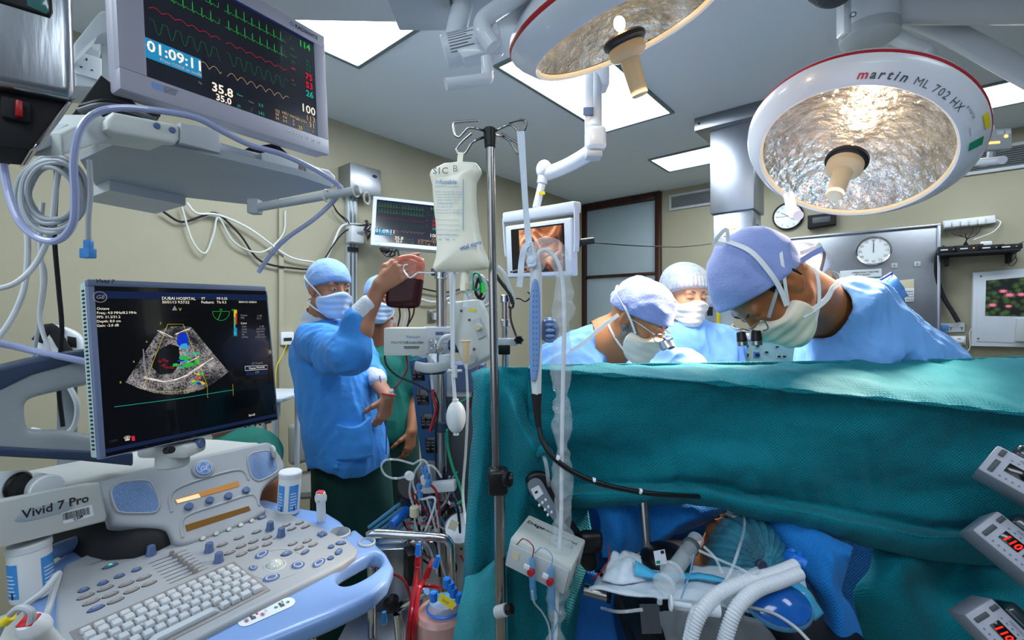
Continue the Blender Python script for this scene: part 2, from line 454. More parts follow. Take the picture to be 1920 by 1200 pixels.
# conduit runs on the left wall
mb = MB(WL.M); mb.box((-3.63, 1.42, .012), (.03, 2.84, .024), 'wall', .004); mb.build('trim_1', kind='structure')
# door with frosted panes
mb = MB(WB.M)
for (x0, x1, y0, y1) in ((.0, .055, 0, 2.84), (.93, .99, 0, 2.84), (.055, .93, 2.76, 2.84), (.055, .93, 1.94, 1.97), (.055, .93, .95, 1.0), (.055, .93, .0, .12)):
    mb.box(((x0+x1)/2, (y0+y1)/2, .03), (x1-x0, y1-y0, .06), 'wood', .006)
door = mb.build('door_1', kind='structure')
LOC['door_1'] = Vector((0, 0, 0))
mb = MB(WB.M)
for (y0, y1) in ((.12, .95), (1.0, 1.94), (1.97, 2.76)): mb.box((.49, (y0+y1)/2, .012), (.875, y1-y0, .02), 'frost', .002)
mb.build('pane', door, label='frosted grey-white pane')
mb = MB(WB.M); mb.cyl((.88, 1.05, .06), (.88, 1.05, .1), .01, 'chrome'); mb.cyl((.88, 1.05, .1), (.77, 1.05, .1), .009, 'chrome'); mb.build('door_handle', door)

# ceiling light panels
def panel(u0, u1, v0, v1, label, e=30):
    t = thing('ceiling_light', label, 'ceiling light', CE.w((u0+u1)/2, (v0+v1)/2, 0), 'recessed ceiling light panels')
    mb = MB(CE.M); w = .022
    for (a, b_, c, d) in ((u0, u1, v0, v0+w), (u0, u1, v1-w, v1), (u0, u0+w, v0+w, v1-w), (u1-w, u1, v0+w, v1-w)):
        mb.box(((a+b_)/2, (c+d)/2, .006), (b_-a, d-c, .012), 'alu')
    for k in (.25, .75):
        for v in (v0+.011, v1-.011): mb.cyl((u0+(u1-u0)*k, v, .01), (u0+(u1-u0)*k, v, .015), .006, 'dgrey', 8)
    mb.build('frame', t)
    mb = MB(CE.M); mb.box(((u0+u1)/2, (v0+v1)/2, .003), (u1-u0-2*w, v1-v0-2*w, .004), 'panelglow'); mb.build('diffuser', t)
    lamp('panel_or_fill_light', 'AREA', CE.w((u0+u1)/2, (v0+v1)/2, .03), e, (.86, .94, 1), size=(u1-u0)*.9, size_y=(v1-v0)*.9, direction=(0, 0, -1)).rotation_euler = (0, 0, ANG+PI/2)
panel(-4.1, -3.52, .74, 1.9, 'bright ceiling light panel at the upper left, above the large patient monitor')
panel(-3.06, -1.86, 1.31, 1.84, 'largest bright ceiling light panel, behind the left surgical lamp')
panel(-1.09, -.64, 1.31, 2.5, 'small bright ceiling light panel just left of the steel ceiling column', 12)
panel(-1.03, -.58, 3.0, 4.2, 'bright ceiling light panel to the right of the round lettered surgical lamp', 9)
for (u, v) in ((-5.6, 1.2), (-5.6, 3.4), (-3.9, 4.4)):  # unseen area lights added behind the camera as fill, without panels
    lamp('panel_or_fill_light', 'AREA', CE.w(u, v, .02), 21, (.80, .90, 1), size=1.2, size_y=.6, direction=(0, 0, -1)).rotation_euler = (0, 0, ANG)
lamp('camera_side_fill', 'AREA', room(-6.4, 2.4, 1.9), 20, (.72, .86, 1), size=2.4, size_y=1.6, direction=(A.x, A.y, -.05))  # added fill from the camera side, no window stands there

# wall vents
def vent(u0, u1, v0, v1, label):
    t = thing('air_vent', label, 'air vent', WB.w((u0+u1)/2, v0, 0), 'air vents high on the back wall'); mb = MB(WB.M); w = .025
    for (a, b_, c, d) in ((u0, u1, v0, v0+w), (u0, u1, v1-w, v1), (u0, u0+w, v0+w, v1-w), (u1-w, u1, v0+w, v1-w)):
        mb.box(((a+b_)/2, (c+d)/2, .01), (b_-a, d-c, .02), 'greyl', .003)
    mb.build('frame', t); mb = MB(WB.M); mb.rect(((u0+u1)/2, (v0+v1)/2, .001), u1-u0-2*w, v1-v0-2*w, 'slot')
    n = 9
    for k in range(n):
        y = v0+w+(v1-v0-2*w)*(k+.5)/n
        mb.add([(u0+w, y-.002, .002), (u1-w, y-.002, .002), (u1-w, y+.004, .014), (u0+w, y+.004, .014)], [[0, 1, 2, 3]], 'greyl')
    mb.build('grille', t)
vent(1.07, 1.85, 2.62, 2.79, 'slatted air vent above the door, left of the steel ceiling column')
vent(3.30, 4.1, 2.55, 2.74, 'slatted air vent at the upper right behind the round lettered lamp')

# ---------------------------------------------------------------- steel ceiling column
CO = Fr(room(-1.6, 0), B, (0, 0, 1))
u0 = CO.uv(1331, 300)[0]; u1 = CO.uv(1414, 300)[0]; zt = CEIL; zm = CO.uv(1331, 402)[1]
t = thing('steel_ceiling_column', 'brushed steel service column hanging from the ceiling left of the round lettered lamp', 'service column', CO.w((u0+u1)/2, 1.9, -.15))
mb = MB(CO.M); mb.box(((u0+u1)/2, (zt+zm)/2, -.14), (u1-u0, zt-zm, .28), 'steelb', .006); mb.build('upper_housing', t)
mb = MB(CO.M); w = (u1-u0)
mb.box(((u0+u1)/2-.002, zt-.045, -.13), (w+.16, .088, .4), 'panelsteel', .004); mb.cyl((u0-.05, zt-.045, .07), (u0-.05, zt-.045, .075), .008, 'black', 8); mb.build('ceiling_plate', t)
mb = MB(CO.M); mb.box(((u0+u1)/2, (zm+1.55)/2, -.14), (w-.03, zm-1.55, .24), 'steelb', .005); lo = mb.build('lower_housing', t)
mb = MB(CO.M); a = CO.uv(1353, 440); b_ = CO.uv(1379, 474)
mb.box(((a[0]+b_[0])/2, (a[1]+b_[1])/2, -.016), (b_[0]-a[0], a[1]-b_[1], .012), 'steelb', .003); mb.box(((a[0]+b_[0])/2, b_[1]-.0, -.008), (b_[0]-a[0], .008, .012), 'chrome', .002)
mb.box(((a[0]+b_[0])/2, a[1]-.012, -.009), (b_[0]-a[0]-.02, .005, .004), 'ink'); mb.build('hatch', t)
mb = MB(CO.M); c = CO.uv(1370, 429); mb.box((c[0], c[1], -.0195), (.06, .006, .002), 'yellow'); mb.build('yellow_mark', t)
mb = MB(CO.M @ Matrix.Translation((u1-.012, 0, -.14)) @ Matrix.Rotation(PI/2, 4, 'Y'))
for k, z in enumerate((zm-.12, zm-.3)):
    mb.box((0, z, .0), (.12, .14, .006), 'greyl', .004)
    for s in (-.025, .025): mb.cyl((s, z+.02, .003), (s, z+.02, .008), .016, 'black', 12)
mb.build('socket_plate', t)
# ---------------------------------------------------------------- surgical lamps
def lampframe(c, n, hint):
    z = (-n).normalized(); x = Vector(hint); x = (x-z*x.dot(z)).normalized(); y = z.cross(x)
    return Matrix(((x.x, y.x, z.x, c.x), (x.y, y.y, z.y, c.y), (x.z, y.z, z.z, c.z), (0, 0, 0, 1)))
def surgical_lamp(c, n, label, rscale=1., text=False):
    M = lampframe(c, n, (1, 0, 0)); t = thing('surgical_lamp', label, 'surgical lamp', c, 'round ceiling-hung surgical lamps')
    mb = MB(M); k = rscale
    mb.lathe([(.284*k, -.002), (.290*k, -.006), (.300*k, .0), (.335*k, .035), (.348*k, .055), (.350*k, .062)], 'lampwhite', 96, closed=False)
    mb.lathe([(.350*k, .062), (.352*k, .068), (.351*k, .076)], 'red', 96, closed=False)
    mb.lathe([(.351*k, .076), (.343*k, .094), (.31*k, .125), (.22*k, .165), (.1*k, .185), (0, .188)], 'lampwhite', 96, closed=False)
    mb.lathe([(.284*k, -.002), (.281*k, .002), (.28*k, .012)], 'creamgrey', 96, closed=False)
    mb.build('housing', t, smooth=50)
    mb = MB(M); prof = []
    for i in range(19):
        r = .283*k*(1-i/18); prof.append((r, .012+.10*(1-(r/(.283*k))**2)))
    mb.lathe(prof, 'reflector', 96, closed=False); mb.build('reflector', t, smooth=180)
    mb = MB(M); mb.lathe([(.284*k, .001), (.0001, .0005)], 'lampglass', 96, closed=False); mb.build('glass_cover', t, label='clear glass cover')
    mb = MB(M); mb.ell((0, 0, .034), (.017, .017, .022), 'bulb', 32); mb.build('bulb', t)
    mb = MB(M); mb.lathe([(.058, -.004), (.066, -.012), (.066, -.024), (.055, -.034), (.04, -.036)], 'black', 48, closed=False); mb.build('handle_mount', t)
    mb = MB(M); mb.lathe([(.0, -.03), (.05, -.03), (.056, -.036), (.056, -.058), (.048, -.068), (.03, -.075), (.029, -.10), (.026, -.185), (.022, -.19), (.0, -.188)], 'cream', 48)
    mb.lathe([(.018, -.1905), (.0, -.1906)], 'creamgrey', 24, closed=False); mb.build('sterile_handle', t)
    return t, M
tR, MR = surgical_lamp(LAMP_R_C, LAMP_R_N, 'round white surgical lamp facing the camera with red lettering on its rim, at the right')
tL, ML = surgical_lamp(LAMP_L_C, LAMP_L_N, 'round white surgical lamp cut by the top edge, cream handle hanging down')
lamp('bulb_light', 'POINT', LAMP_R_C-LAMP_R_N*.04, 9, (1, .78, .55), size=.02)
lamp('bulb_light', 'POINT', LAMP_L_C-LAMP_L_N*.04, 12, (1, .78, .55), size=.02)
# lettering bent round the rim of the right lamp
def rimpoint(M, ang, s):   # s 0..1 from glass edge to outer edge on the underside cone
    r = .300+(.335-.300)*s*1.15; z = 0+(.035)*s*1.15-.0012
    return r, z
def lampangle(M, px, py):
    fr = Fr(M.translation+(M.to_3x3() @ Vector((0, 0, .02))), M.to_3x3() @ Vector((1, 0, 0)), M.to_3x3() @ Vector((0, 1, 0)))
    q = fr.uv(px, py); return math.atan2(q[1], q[0]), math.hypot(*q)
def arc_text(mb, M, txt, a_start, a_dir, size, mt, s=.25, bold=0., gap=0., shear=0.):
    a = a_start; r, z = rimpoint(M, 0, s); slope = math.atan2(.035, .035)
    for ch in txt:
        if ch == ' ': a += a_dir*size*.35/r; continue
        tmp = MB(); tmp.text(ch, 0, 0, size, mt, 0, bold=bold, shear=shear)
        w = max(v.x for v in tmp.v)
        am = a+a_dir*(w/2)/r
        # local letter x runs along the travel direction, y outwards up the cone
        for_x = Vector((-math.sin(am), math.cos(am), 0))*a_dir; rad = Vector((math.cos(am), math.sin(am), 0))
        up = (rad*math.cos(slope)+Vector((0, 0, 1))*math.sin(slope)).normalized()
        o = Vector((r*math.cos(am), r*math.sin(am), z))+(up.cross(for_x) if False else Vector((0, 0, 0)))
        nn = for_x.cross(up)
        if nn.z > 0: nn = -nn
        vs = [o+for_x*(v.x-w/2)+up*v.y+nn*.001 for v in tmp.v]
        mb.add(vs, tmp.f, mt); a += a_dir*(w+size*.10+gap)/r
    return a
a0, r0 = lampangle(MR, 1608, 136); a1, r1 = lampangle(MR, 1800, 185)
adir = 1 if ((a1-a0+PI) % (2*PI)-PI) > 0 else -1
mb = MB(MR); a = arc_text(mb, MR, 'm', a0, adir, .036, 'redtext', .12, .02, shear=.2); a = arc_text(mb, MR, 'artin', a, adir, .036, 'greytext', .12, .02, shear=.2)
a = arc_text(mb, MR, ' ML 702 HX', a+adir*.01, adir, .031, 'greytext', .12); a = arc_text(mb, MR, 'e-vario', a, adir, .015, 'greytext', .5)
mb.build('lettering', tR, label='martin ML 702 HX e-vario lettering')
def rim_patch(aa, w, s0, s1, mt, mb):
    vs = []; fs = []; n = 6
    for i in range(n+1):
        a = aa-w/2+w*i/n
        for s in (s0, s1):
            r, z = rimpoint(MR, a, s); vs.append((r*math.cos(a), r*math.sin(a), z-.0015))
    for i in range(n): fs.append([2*i, 2*i+2, 2*i+3, 2*i+1])
    mb.add(vs, fs, mt)
mb = MB(MR); aa = lampangle(MR, 1836, 238)[0]; rim_patch(aa, .10, .3, .8, 'sticker', mb); mb.build('barcode_sticker', tR)
mb = MB(MR); rim_patch(aa-.0, .16, .95, 1.2, 'yellow', mb); mb.build('yellow_sticker', tR)
aa = lampangle(MR, 1826, 270)[0]
mb = MB(MR); rim_patch(aa, .10, .2, .9, 'green', mb); mb.build('green_sticker', tR)
# control panel, side handle bars and yoke arm of the right lamp
mb = MB(); q = Fr(P(1856, 262, 1.62), (1, -.25, 0), (.15, 0, 1))
mb = MB(q.M); mb.box((.0, 0, -.01), (.13, .075, .022), 'greyl', .006); cp = mb.build('control_panel', tR)
mb = MB(q.M); mb.box((-.01, -.012, .0015), (.075, .008, .002), 'amber'); mb.cyl((.046, .008, 0), (.046, .008, .003), .006, 'amber', 12)
mb.text('martin', -.05, .018, .02, 'greytext', .002, bold=.02); mb.box((.03, .022, .001), (.018, .014, .001), 'sticker'); mb.box((.052, .022, .001), (.014, .014, .001), 'sticker'); mb.build('display', cp)
mb = MB(); mb.tube([P(1845, 230, 1.72), P(1858, 245, 1.68), P(1856, 300, 1.66), P(1830, 306, 1.66)], .012, 'lampwhite'); mb.tube([P(1825, 305, 1.64), P(1880, 300, 1.5)], .013, 'lampwhite', 12, smooth=0)
mb.build('side_handle', tR)
mb = MB(); mb.tube([P(1478, 365, 1.60), P(1487, 400, 1.55), P(1497, 404, 1.5)], .016, 'lampwhite', 12); mb.build('grip_knob', tR)
top = LAMP_R_C-LAMP_R_N*.19
mb = MB(); mb.tube([P(1650, 55, 1.95), P(1700, 80, 1.95), P(1740, 110, 1.93), top+Vector((.1, .0, .03)), top], .03, 'lampwhite', 14); mb.build('yoke_arm', tR)
# left lamp arms
topL = LAMP_L_C-LAMP_L_N*.188
mb = MB(); mb.tube([topL, topL+Vector((-.05, .02, .1)), topL+Vector((-.25, .05, .22))], .035, 'lampwhite', 14); mb.build('yoke_arm', tL)
# joint with the printed plate, left of the left lamp
t = thing('lamp_arm_joint', 'white swivel joint with printed rating plate, left of the top surgical lamp', 'lamp arm', P(880, 100, 1.25))
a, b_ = P(832, 98, 1.30), P(938, 72, 1.30)
mb = MB(); mb.cyl(a, b_, .044, 'lampwhite', 32); mb.tube([P(850, 95, 1.30), P(862, 30, 1.32), P(885, -30, 1.36), P(930, -90, 1.4)], .030, 'lampwhite', 16); mb.build('swivel', t)
mb = MB(); mb.tube([P(925, 88, 1.24), P(905, 55, 1.24), P(915, 30, 1.26), P(985, -15, 1.32), P(1060, -60, 1.4)], .024, 'lampwhite', 16); mb.build('bent_tube', t)
mb = MB(); mb.box((0, 0, 0), (.001, .001, .001), 'lampwhite'); mb = MB()
pts = [P(832, 128, 1.24), P(842, 138, 1.24), P(914, 118, 1.24), P(914, 100, 1.24)]
d = (b_-a).normalized()
Mx = Fr(a+d*.02+Vector((0, -.044, 0)), d, (0, 0, 1)); mb = MB(Mx.M); mb.prism([(0, 0), (.03, -.05), (.115, -.05), (.115, 0)], -.06, -.006, 'lampwhite', .006); mb.build('bracket', t)
mb = MB(); mb.tube([P(912, 108, 1.22), P(914, 142, 1.22), P(905, 149, 1.21), P(836, 158, 1.18)], .0155, 'lampwhite', 14, smooth=4); mb.build('grip_bar', t)
mb = MB(); vs = []; fs = []; n = 14; zz = d; e1 = Vector((0, -1, 0)); e1 = (e1-zz*e1.dot(zz)).normalized(); e2 = zz.cross(e1)
for i in range(n+1):
    an = -.95+1.9*i/n
    for s in (.012, .112): vs.append(a+zz*s+(e1*math.cos(an)+e2*math.sin(an))*.0446)
for i in range(n): fs.append([2*i, 2*i+2, 2*i+3, 2*i+1])
mb.add(vs, fs, 'sticker')
for li in range(9):
    an0 = -.75+li*.17; w = random.uniform(.05, .085)
    vs = []
    for an in (an0, an0+.05):
        for s in (.02, .02+w): vs.append(a+zz*s+(e1*math.cos(an)+e2*math.sin(an))*.0450)
    mb.add(vs, [[0, 1, 3, 2]], 'greytext')
mb.build('rating_plate', t)
# ceiling arm hub at the upper right
t = thing('lamp_ceiling_arm', 'white ceiling arm hub with beams running to the right, above the round lettered lamp', 'ceiling arm', P(1630, 60, 1.95))
mb = MB(); c = P(1630, 40, 1.95); mb.cyl(c+Vector((0, 0, -.075)), c+Vector((0, 0, .3)), .105, 'lampwhite', 40); mb.lathe([(0, -.095), (.08, -.092), (.106, -.075), (.106, -.03)], 'greyl', 40, Matrix.Translation(c)); mb.build('hub', t)
mb = MB(); mb.box(P(1582, 30, 1.87), (.035, .05, .17), 'lampwhite', .01); mb.build('side_cover', t)
mb = MB(); mb.cyl(P(1600, 27, 1.838), P(1600, 27, 1.832), .010, 'ink', 16); mb.cyl(P(1600, 27, 1.834), P(1600, 27, 1.829), .007, 'lampwhite', 16)
mb.build('cap_mark', t)
mb = MB(); mb.cyl(P(1660, 20, 1.95), P(1980, 18, 1.9), .055, 'lampwhite', 24); mb.build('beam', t)
mb = MB(); mb.tube([P(1700, 25, 2.05), P(1780, 60, 2.05), P(1960, 160, 2.0)], .058, 'lampwhite', 20, flat=(1.0, .55), smooth=3); mb.build('spring_arm', t)
mb = MB(); mb.tube([P(1510, -20, 1.8), P(1540, 2, 1.8), P(1570, 2, 1.8), P(1600, -20, 1.8)], .022, 'dgrey', 12, ridges=.007); mb.build('corrugated_sleeve', t)
# pendant beam at top, with end box
t = thing('ceiling_pendant_beam', 'grey flat-bottomed ceiling pendant beam along the top edge, left of the lamps', 'ceiling pendant', P(700, 10, 1.7))
M0 = Fr(P(560, 45, 1.75), (1, .03, 0), (0, 0, 1))
mb = MB(M0.M); mb.box((.12, .16, .3), (.8, .30, .6), 'greyl', .01); mb.build('beam', t)
M0 = Fr(P(748, 59, 1.45), (1, .0, 0), (0, 0, 1))
mb = MB(M0.M); mb.box((.09, .12, .12), (.18, .24, .24), 'greyl', .008); mb.build('end_box', t)
mb = MB(M0.M); mb.box((.3, .16, .12), (.235, .31, .24), 'greyl', .008); mb.build('end_cover', t)
mb = MB(M0.M); mb.box((.006, .05, .244), (.010, .08, .006), 'dgrey', .002); mb.build('latch', t)

# endoscope monitor on a jointed arm
o_, Rr, Uu = Vector((.13, 2.36, 1.84)), Vector((.739, -.673, -.03)), Vector((-.04, -.088, .995))
def K(px, py): return EM.uv(px, py)
EM = Fr(Vector((.117, 2.151, 1.804)), Rr, Uu)
t = thing('ceiling_arm_monitor', 'white framed monitor hung on a jointed white ceiling arm, showing an amber close-up picture', 'monitor', EM.w(0, -.15, -.03))
mat('bezelw', 'C6CDD6', .4, var=.02); mat('deadscreen', '141012', .2)
m = mat('endopic', '7A4A28', .4, emit=.8, ecol='7A4A28'); nt = m.node_tree; b = nt.nodes['Principled BSDF']
tc = nt.nodes.new('ShaderNodeTexCoord'); n = nt.nodes.new('ShaderNodeTexNoise'); n.inputs['Scale'].default_value = 9; n.inputs['Distortion'].default_value = 1.5
rp = nt.nodes.new('ShaderNodeValToRGB'); rp.color_ramp.elements[0].color = rgb('1C0F0C'); rp.color_ramp.elements[0].position = .38; rp.color_ramp.elements[1].color = rgb('E0B58A'); rp.color_ramp.elements[1].position = .72
e = rp.color_ramp.elements.new(.53); e.color = rgb('8A4A28')
nt.links.new(tc.outputs['Object'], n.inputs[0]); nt.links.new(n.outputs[0], rp.inputs[0]); nt.links.new(rp.outputs[0], b.inputs['Emission Color']); nt.links.new(rp.outputs[0], b.inputs['Base Color'])
w, h = .4, .253
mb = MB(EM.M); mb.box((0, 0, -.022), (w, h*1.02, .044), 'bezelw', .01, 3); bz = mb.build('bezel', t)
mb = MB(EM.M); mb.rect((-.0, .002, .0006), w*.80, h*.84, 'deadscreen'); mb.rect((.02, .0, .001), w*.64, h*.8, 'endopic'); mb.build('screen', t)
TLc, TRc = K(948, 400), K(1085, 380)
mb = MB(EM.M); mb.box((-.0, .172, -.03), (w+.03, .05, .06), 'bezelw', .008); mb.build('carrier_bar', t)
for s, nm in ((-1, 'side_bracket'), (1, 'side_bracket')):
    mb = MB(EM.M); mb.strap([(s*(w/2+.014), .17, -.02), (s*(w/2+.012), .05, -.02), (s*(w/2+.006), -.02, -.02)], .035, .006, 'bezelw', side=(1, 0, 0)); mb.build(nm, t)
mb = MB(); j1 = EM.w(-.02, .2, -.03); q1 = P(1016, 345, 2.22); q2 = P(1018, 322, 2.25); q3 = P(1108, 285, 2.05); q4 = P(1118, 262, 2.0)
mb.cyl(j1, P(1016, 345, j1.y), .018, 'lampwhite', 20); q1 = P(1016, 345, j1.y); q2 = P(1020, 318, j1.y)
mb.cyl(q1, q2, .024, 'lampwhite', 20); mb.build('lower_post', t)
mb = MB(); mb.box(P(1016, 362, j1.y-.02), (.03, .004, .014), 'yellow'); mb.build('yellow_label', t)
mb = MB(); mb.tube([q2, P(1025, 325, j1.y), P(1060, 312, 2.1), P(1100, 290, 1.99), P(1113, 278, 1.97)], lambda s: .036-.004*math.sin(s*3), 'lampwhite', 20, smooth=6); mb.ell(q2, (.038, .038, .045), 'lampwhite', 20); mb.build('spring_arm', t)
mb = MB(); mb.box(P(1116, 262, 1.96), (.085, .08, .10), 'lampwhite', .02, 3); mb.box(P(1112, 292, 1.96), (.07, .07, .03), 'greyl', .01); mb.build('elbow', t)
mb = MB(); mb.cyl(P(1113, 245, 1.98), P(1112, 100, 2.15), .038, 'lampwhite', 24); mb.box(P(1104, 190, 1.97), (.035, .02, .28), 'lampwhite', .006); mb.box(P(1103, 209, 1.955), (.045, .01, .035), 'bluegrey', .003)
mb.box(P(1122, 130, 2.1), (.09, .09, .2), 'lampwhite', .02); mb.build('drop_tube', t)
# ---------------------------------------------------------------- screens and consoles
mat('screen', '16161F', .18, emit=.25, ecol='1A1A28', coat=.3); mat('screenk', '050609', .15, coat=.3)
def glow(n, c, e=1.0): mat(n, '000000', .6, emit=e, ecol=c, spec=.0)
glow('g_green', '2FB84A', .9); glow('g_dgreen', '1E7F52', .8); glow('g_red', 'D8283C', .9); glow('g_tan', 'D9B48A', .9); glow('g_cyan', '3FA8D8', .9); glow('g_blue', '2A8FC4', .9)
glow('g_white', 'F2EAD8', 1.1); glow('g_yellow', 'D9C23A', .9); glow('g_dblue', '1C2A4E', .8); glow('g_grey', '9A9AA6', .7); glow('g_dim', '4A4C55', .6); glow('g_teal', '2BB39A', .9)
glow('g_pink', 'C8607A', .8)
mat('usgrey', '989DA2', .45, bump=.05, bs=400); mat('uswhite', 'B9BCB9', .5); mat('usblue', '7698CC', .35, coat=.2); mat('knobblue', '4E628C', .35, coat=.2); mat('knobgrey', '83807F', .4); mat('key', 'B4BABF', .5)
mat('grille', '4F6A94', .5); mat('bezelblue', '6B7896', .4); mat('bezelmint', 'B4CBC6', .5); mat('armnavy', '33415C', .4); mat('hilite', 'DDE4F0', .3)
def px_size(fr, px, py, h):      # local height in metres of h pixels at that place
    a = fr.uv(px, py); b_ = fr.uv(px, py-h); return abs(b_[1]-a[1])
class Scr:
    def __init__(s, fr): s.fr = fr; s.mb = MB(fr.M)
    def t(s, txt, px, py, h, mt, bold=0., align='LEFT', sx=1., z=.0014, rot=0.):
        u, v = s.fr.uv(px, py); s.mb.text(txt, u, v, px_size(s.fr, px, py, h)/.88, mt, z, align, 0, sx*.92, rot)
    def line(s, pts, mt, w=.0011, z=.0012): s.mb.ribbon([s.fr.uv(*p) for p in pts], w, mt, z)
    def poly(s, pts, mt, z=.0010): s.mb.poly([s.fr.uv(*p) for p in pts], mt, z)
def tracepts(x0, y0, x1, y1, n, f, amp, per):     # along a sloping baseline in the picture plane of the screen
    out = []
    for i in range(n+1):
        t = i/n; x = x0+(x1-x0)*t; y = y0+(y1-y0)*t; out.append((x, y-f((x-x0)/per % 1.)*amp))
    return out
ecg = lambda t: (0 if t < .42 else (t-.42)/.05 if t < .47 else 1-(t-.47)/.04*1.15 if t < .51 else -.15+(t-.51)*.9 if t < .62 else .12*max(0, math.sin((t-.62)*9)))
bp = lambda t: max(0, math.sin(t*PI*1.0))**1.2
cap = lambda t: 0 if t < .35 else -math.sin((t-.35)/.65*PI)
resp = lambda t: abs(math.sin(t*PI))
def vital_screen(fr, q, zoomed):
    """q maps the unit screen (0..1, 0 top) to picture points, the graphics are laid out on the unit screen"""
    w, h = q
    mb = MB(fr.M)
    X = lambda u: (u-.5)*w
    Y = lambda v: (.5-v)*h
    mb.rect((0, Y(.012), .001), w, h*.03, 'g_dblue')
    lw = .0016*w*1.1
    def tr(u0, u1, v0, f, amp, per, mt, n=240):
        pts = [(X(u0+(u1-u0)*i/n), Y(v0)+f(((u1-u0)*i/n/per) % 1.)*amp*h) for i in range(n+1)]; mb.ribbon(pts, lw, mt, .0012)
    for (u0, u1) in ((.02, .37), (.40, .79)):
        tr(u0, u1, .155, ecg, .085, .047, 'g_green', 420); tr(u0, u1, .30, ecg, .085, .047, 'g_green', 420)
        tr(u0, u1, .45, bp, .025, .06, 'g_red'); tr(u0, u1, .53, cap, .10, .061, 'g_dgreen')
        tr(max(u0, .245), u1, .745, resp, .045, .058, 'g_tan')
    mb.rect((X(.13), Y(.77), .0014), w*.262, h*.16, 'g_blue')
    T = lambda s, u, v, sz, m, b=0., al='LEFT', z=.0018: mb.text(s, X(u), Y(v), h*sz/.7, m, z, al, b)
    T('01:09:11', .005, .79, .084, 'g_white', .02); T('Press CODE to zoom', .06, .835, .024, 'g_tan')
    T('35.8', .31, .92, .075, 'g_white', .02); T('35.0', .33, .99, .055, 'g_white', .02); T('Ta', .24, .83, .022, 'g_tan'); T('Tb', .24, .905, .02, 'g_grey')
    T('25', .45, .985, .022, 'g_teal'); T('Vent', .45, .88, .02, 'g_teal'); T('Vent', .52, .905, .018, 'g_grey'); T('3.5', .58, .905, .028, 'g_teal'); T('141', .575, .985, .032, 'g_teal')
    for (s, u, v) in (('O2', .69, .90), ('58', .69, .935), ('54', .69, .975), ('HEU', .735, .895), ('0.8', .74, .935), ('0.9', .74, .975), ('MACC', .79, .90), ('0', .81, .94), ('0', .81, .975), ('ecCO2+', .835, .905)): T(s, u, v, .026, 'g_tan')
    T('25', .85, .99, .034, 'g_yellow', .01); T('1', .955, .985, .03, 'g_tan')
    T('114', .88, .115, .064, 'g_green', .02); T('0.1', .93, .25, .03, 'g_dgreen'); T('0.2', .93, .295, .03, 'g_dgreen'); T('0.6', .93, .34, .03, 'g_dgreen')
    T('75', .92, .43, .062, 'g_red', .02); T('53', .92, .52, .062, 'g_red', .02); T('26', .92, .61, .062, 'g_teal', .02)
    T('100', .875, .79, .082, 'g_white', .01); T('113', .91, .865, .054, 'g_tan'); T('31', .93, .93, .056, 'g_tan')
    for (s, v, m) in (('SpO2', .74, 'g_dim'), ('II', .10, 'g_dgreen'), ('STII', .20, 'g_dgreen'), ('STaVF', .27, 'g_dgreen'), ('STV', .33, 'g_dgreen'), ('ART', .40, 'g_red'), ('63', .52, 'g_red'), ('CVP', .56, 'g_dgreen')): T(s, .815, v, .02, m)
    return mb
BM = Fr((-.777, 1.325, 2.244), (.503, .864, .031), (-.037, -.014, .999))
w, h = .48, .311
t = thing('patient_monitor', 'large grey-framed patient monitor with coloured traces, above the ceiling-hung shelf at upper left', 'monitor', BM.w(0, -.2, -.04))
lo = BM.uv(225, 175); hi = BM.uv(607, 69); br = BM.uv(611, 283)
x0, x1, y0, y1 = lo[0], hi[0], (lo[1]+br[1])/2, hi[1]
mb = MB(BM.M); cx_, cy_ = (x0+x1)/2, (y0+y1)/2; BW, BH = x1-x0, y1-y0
mat('monframe', 'A3A2AE', .45, var=.03, vs=4)
fx = .0
for (a, b_, c, d) in ((x0, x1, y0, -h/2), (x0, x1, h/2, y1), (x0, -w/2, -h/2, h/2), (w/2, x1, -h/2, h/2)): mb.box(((a+b_)/2, (c+d)/2, -.010), (b_-a, d-c, .026), 'monframe', .002)
fb = mb.build('front_frame', t)
mb = MB(BM.M); mb.box((cx_, cy_, -.040), (BW, BH, .046), 'monframe', .008); mb.box((cx_, cy_, -.08), (BW*.7, BH*.6, .05), 'dgrey', .01); mb.build('rear_housing', t)
mb = vital_screen(BM, (w, h), True); mb.rect((0, 0, 0), w, h, 'screen'); mb.build('screen', t)
mb = MB(BM.M); u, v = BM.uv(552, 52); mb.text('RADIANCE', u, v, .017, 'navy', .0036, bold=.02); mb.lathe([(.0045, .0036), (.0065, .0036)], 'bluegrey', 16, Matrix.Translation((u-.011, v+.005, 0)), closed=False)
a = BM.uv(282, 153); mb.rect((a[0]+.012, a[1]-.008, .0036), .022, .016, 'usblue')
for k in range(3): mb.text(('NATIONAL', 'HOSPITAL', 'SERVICES')[k], a[0]+.026, a[1]-.004-k*.006, .0065, 'navy', .0036)
for k in range(6):
    u, v = BM.uv(543+k*11, 248+k*4.0); mb.rect((u, v, .0036), .012, .010, 'offwhite'); mb.rect((u, v, .0038), .004, .004, 'bluegrey')
mb.build('markings', fb)
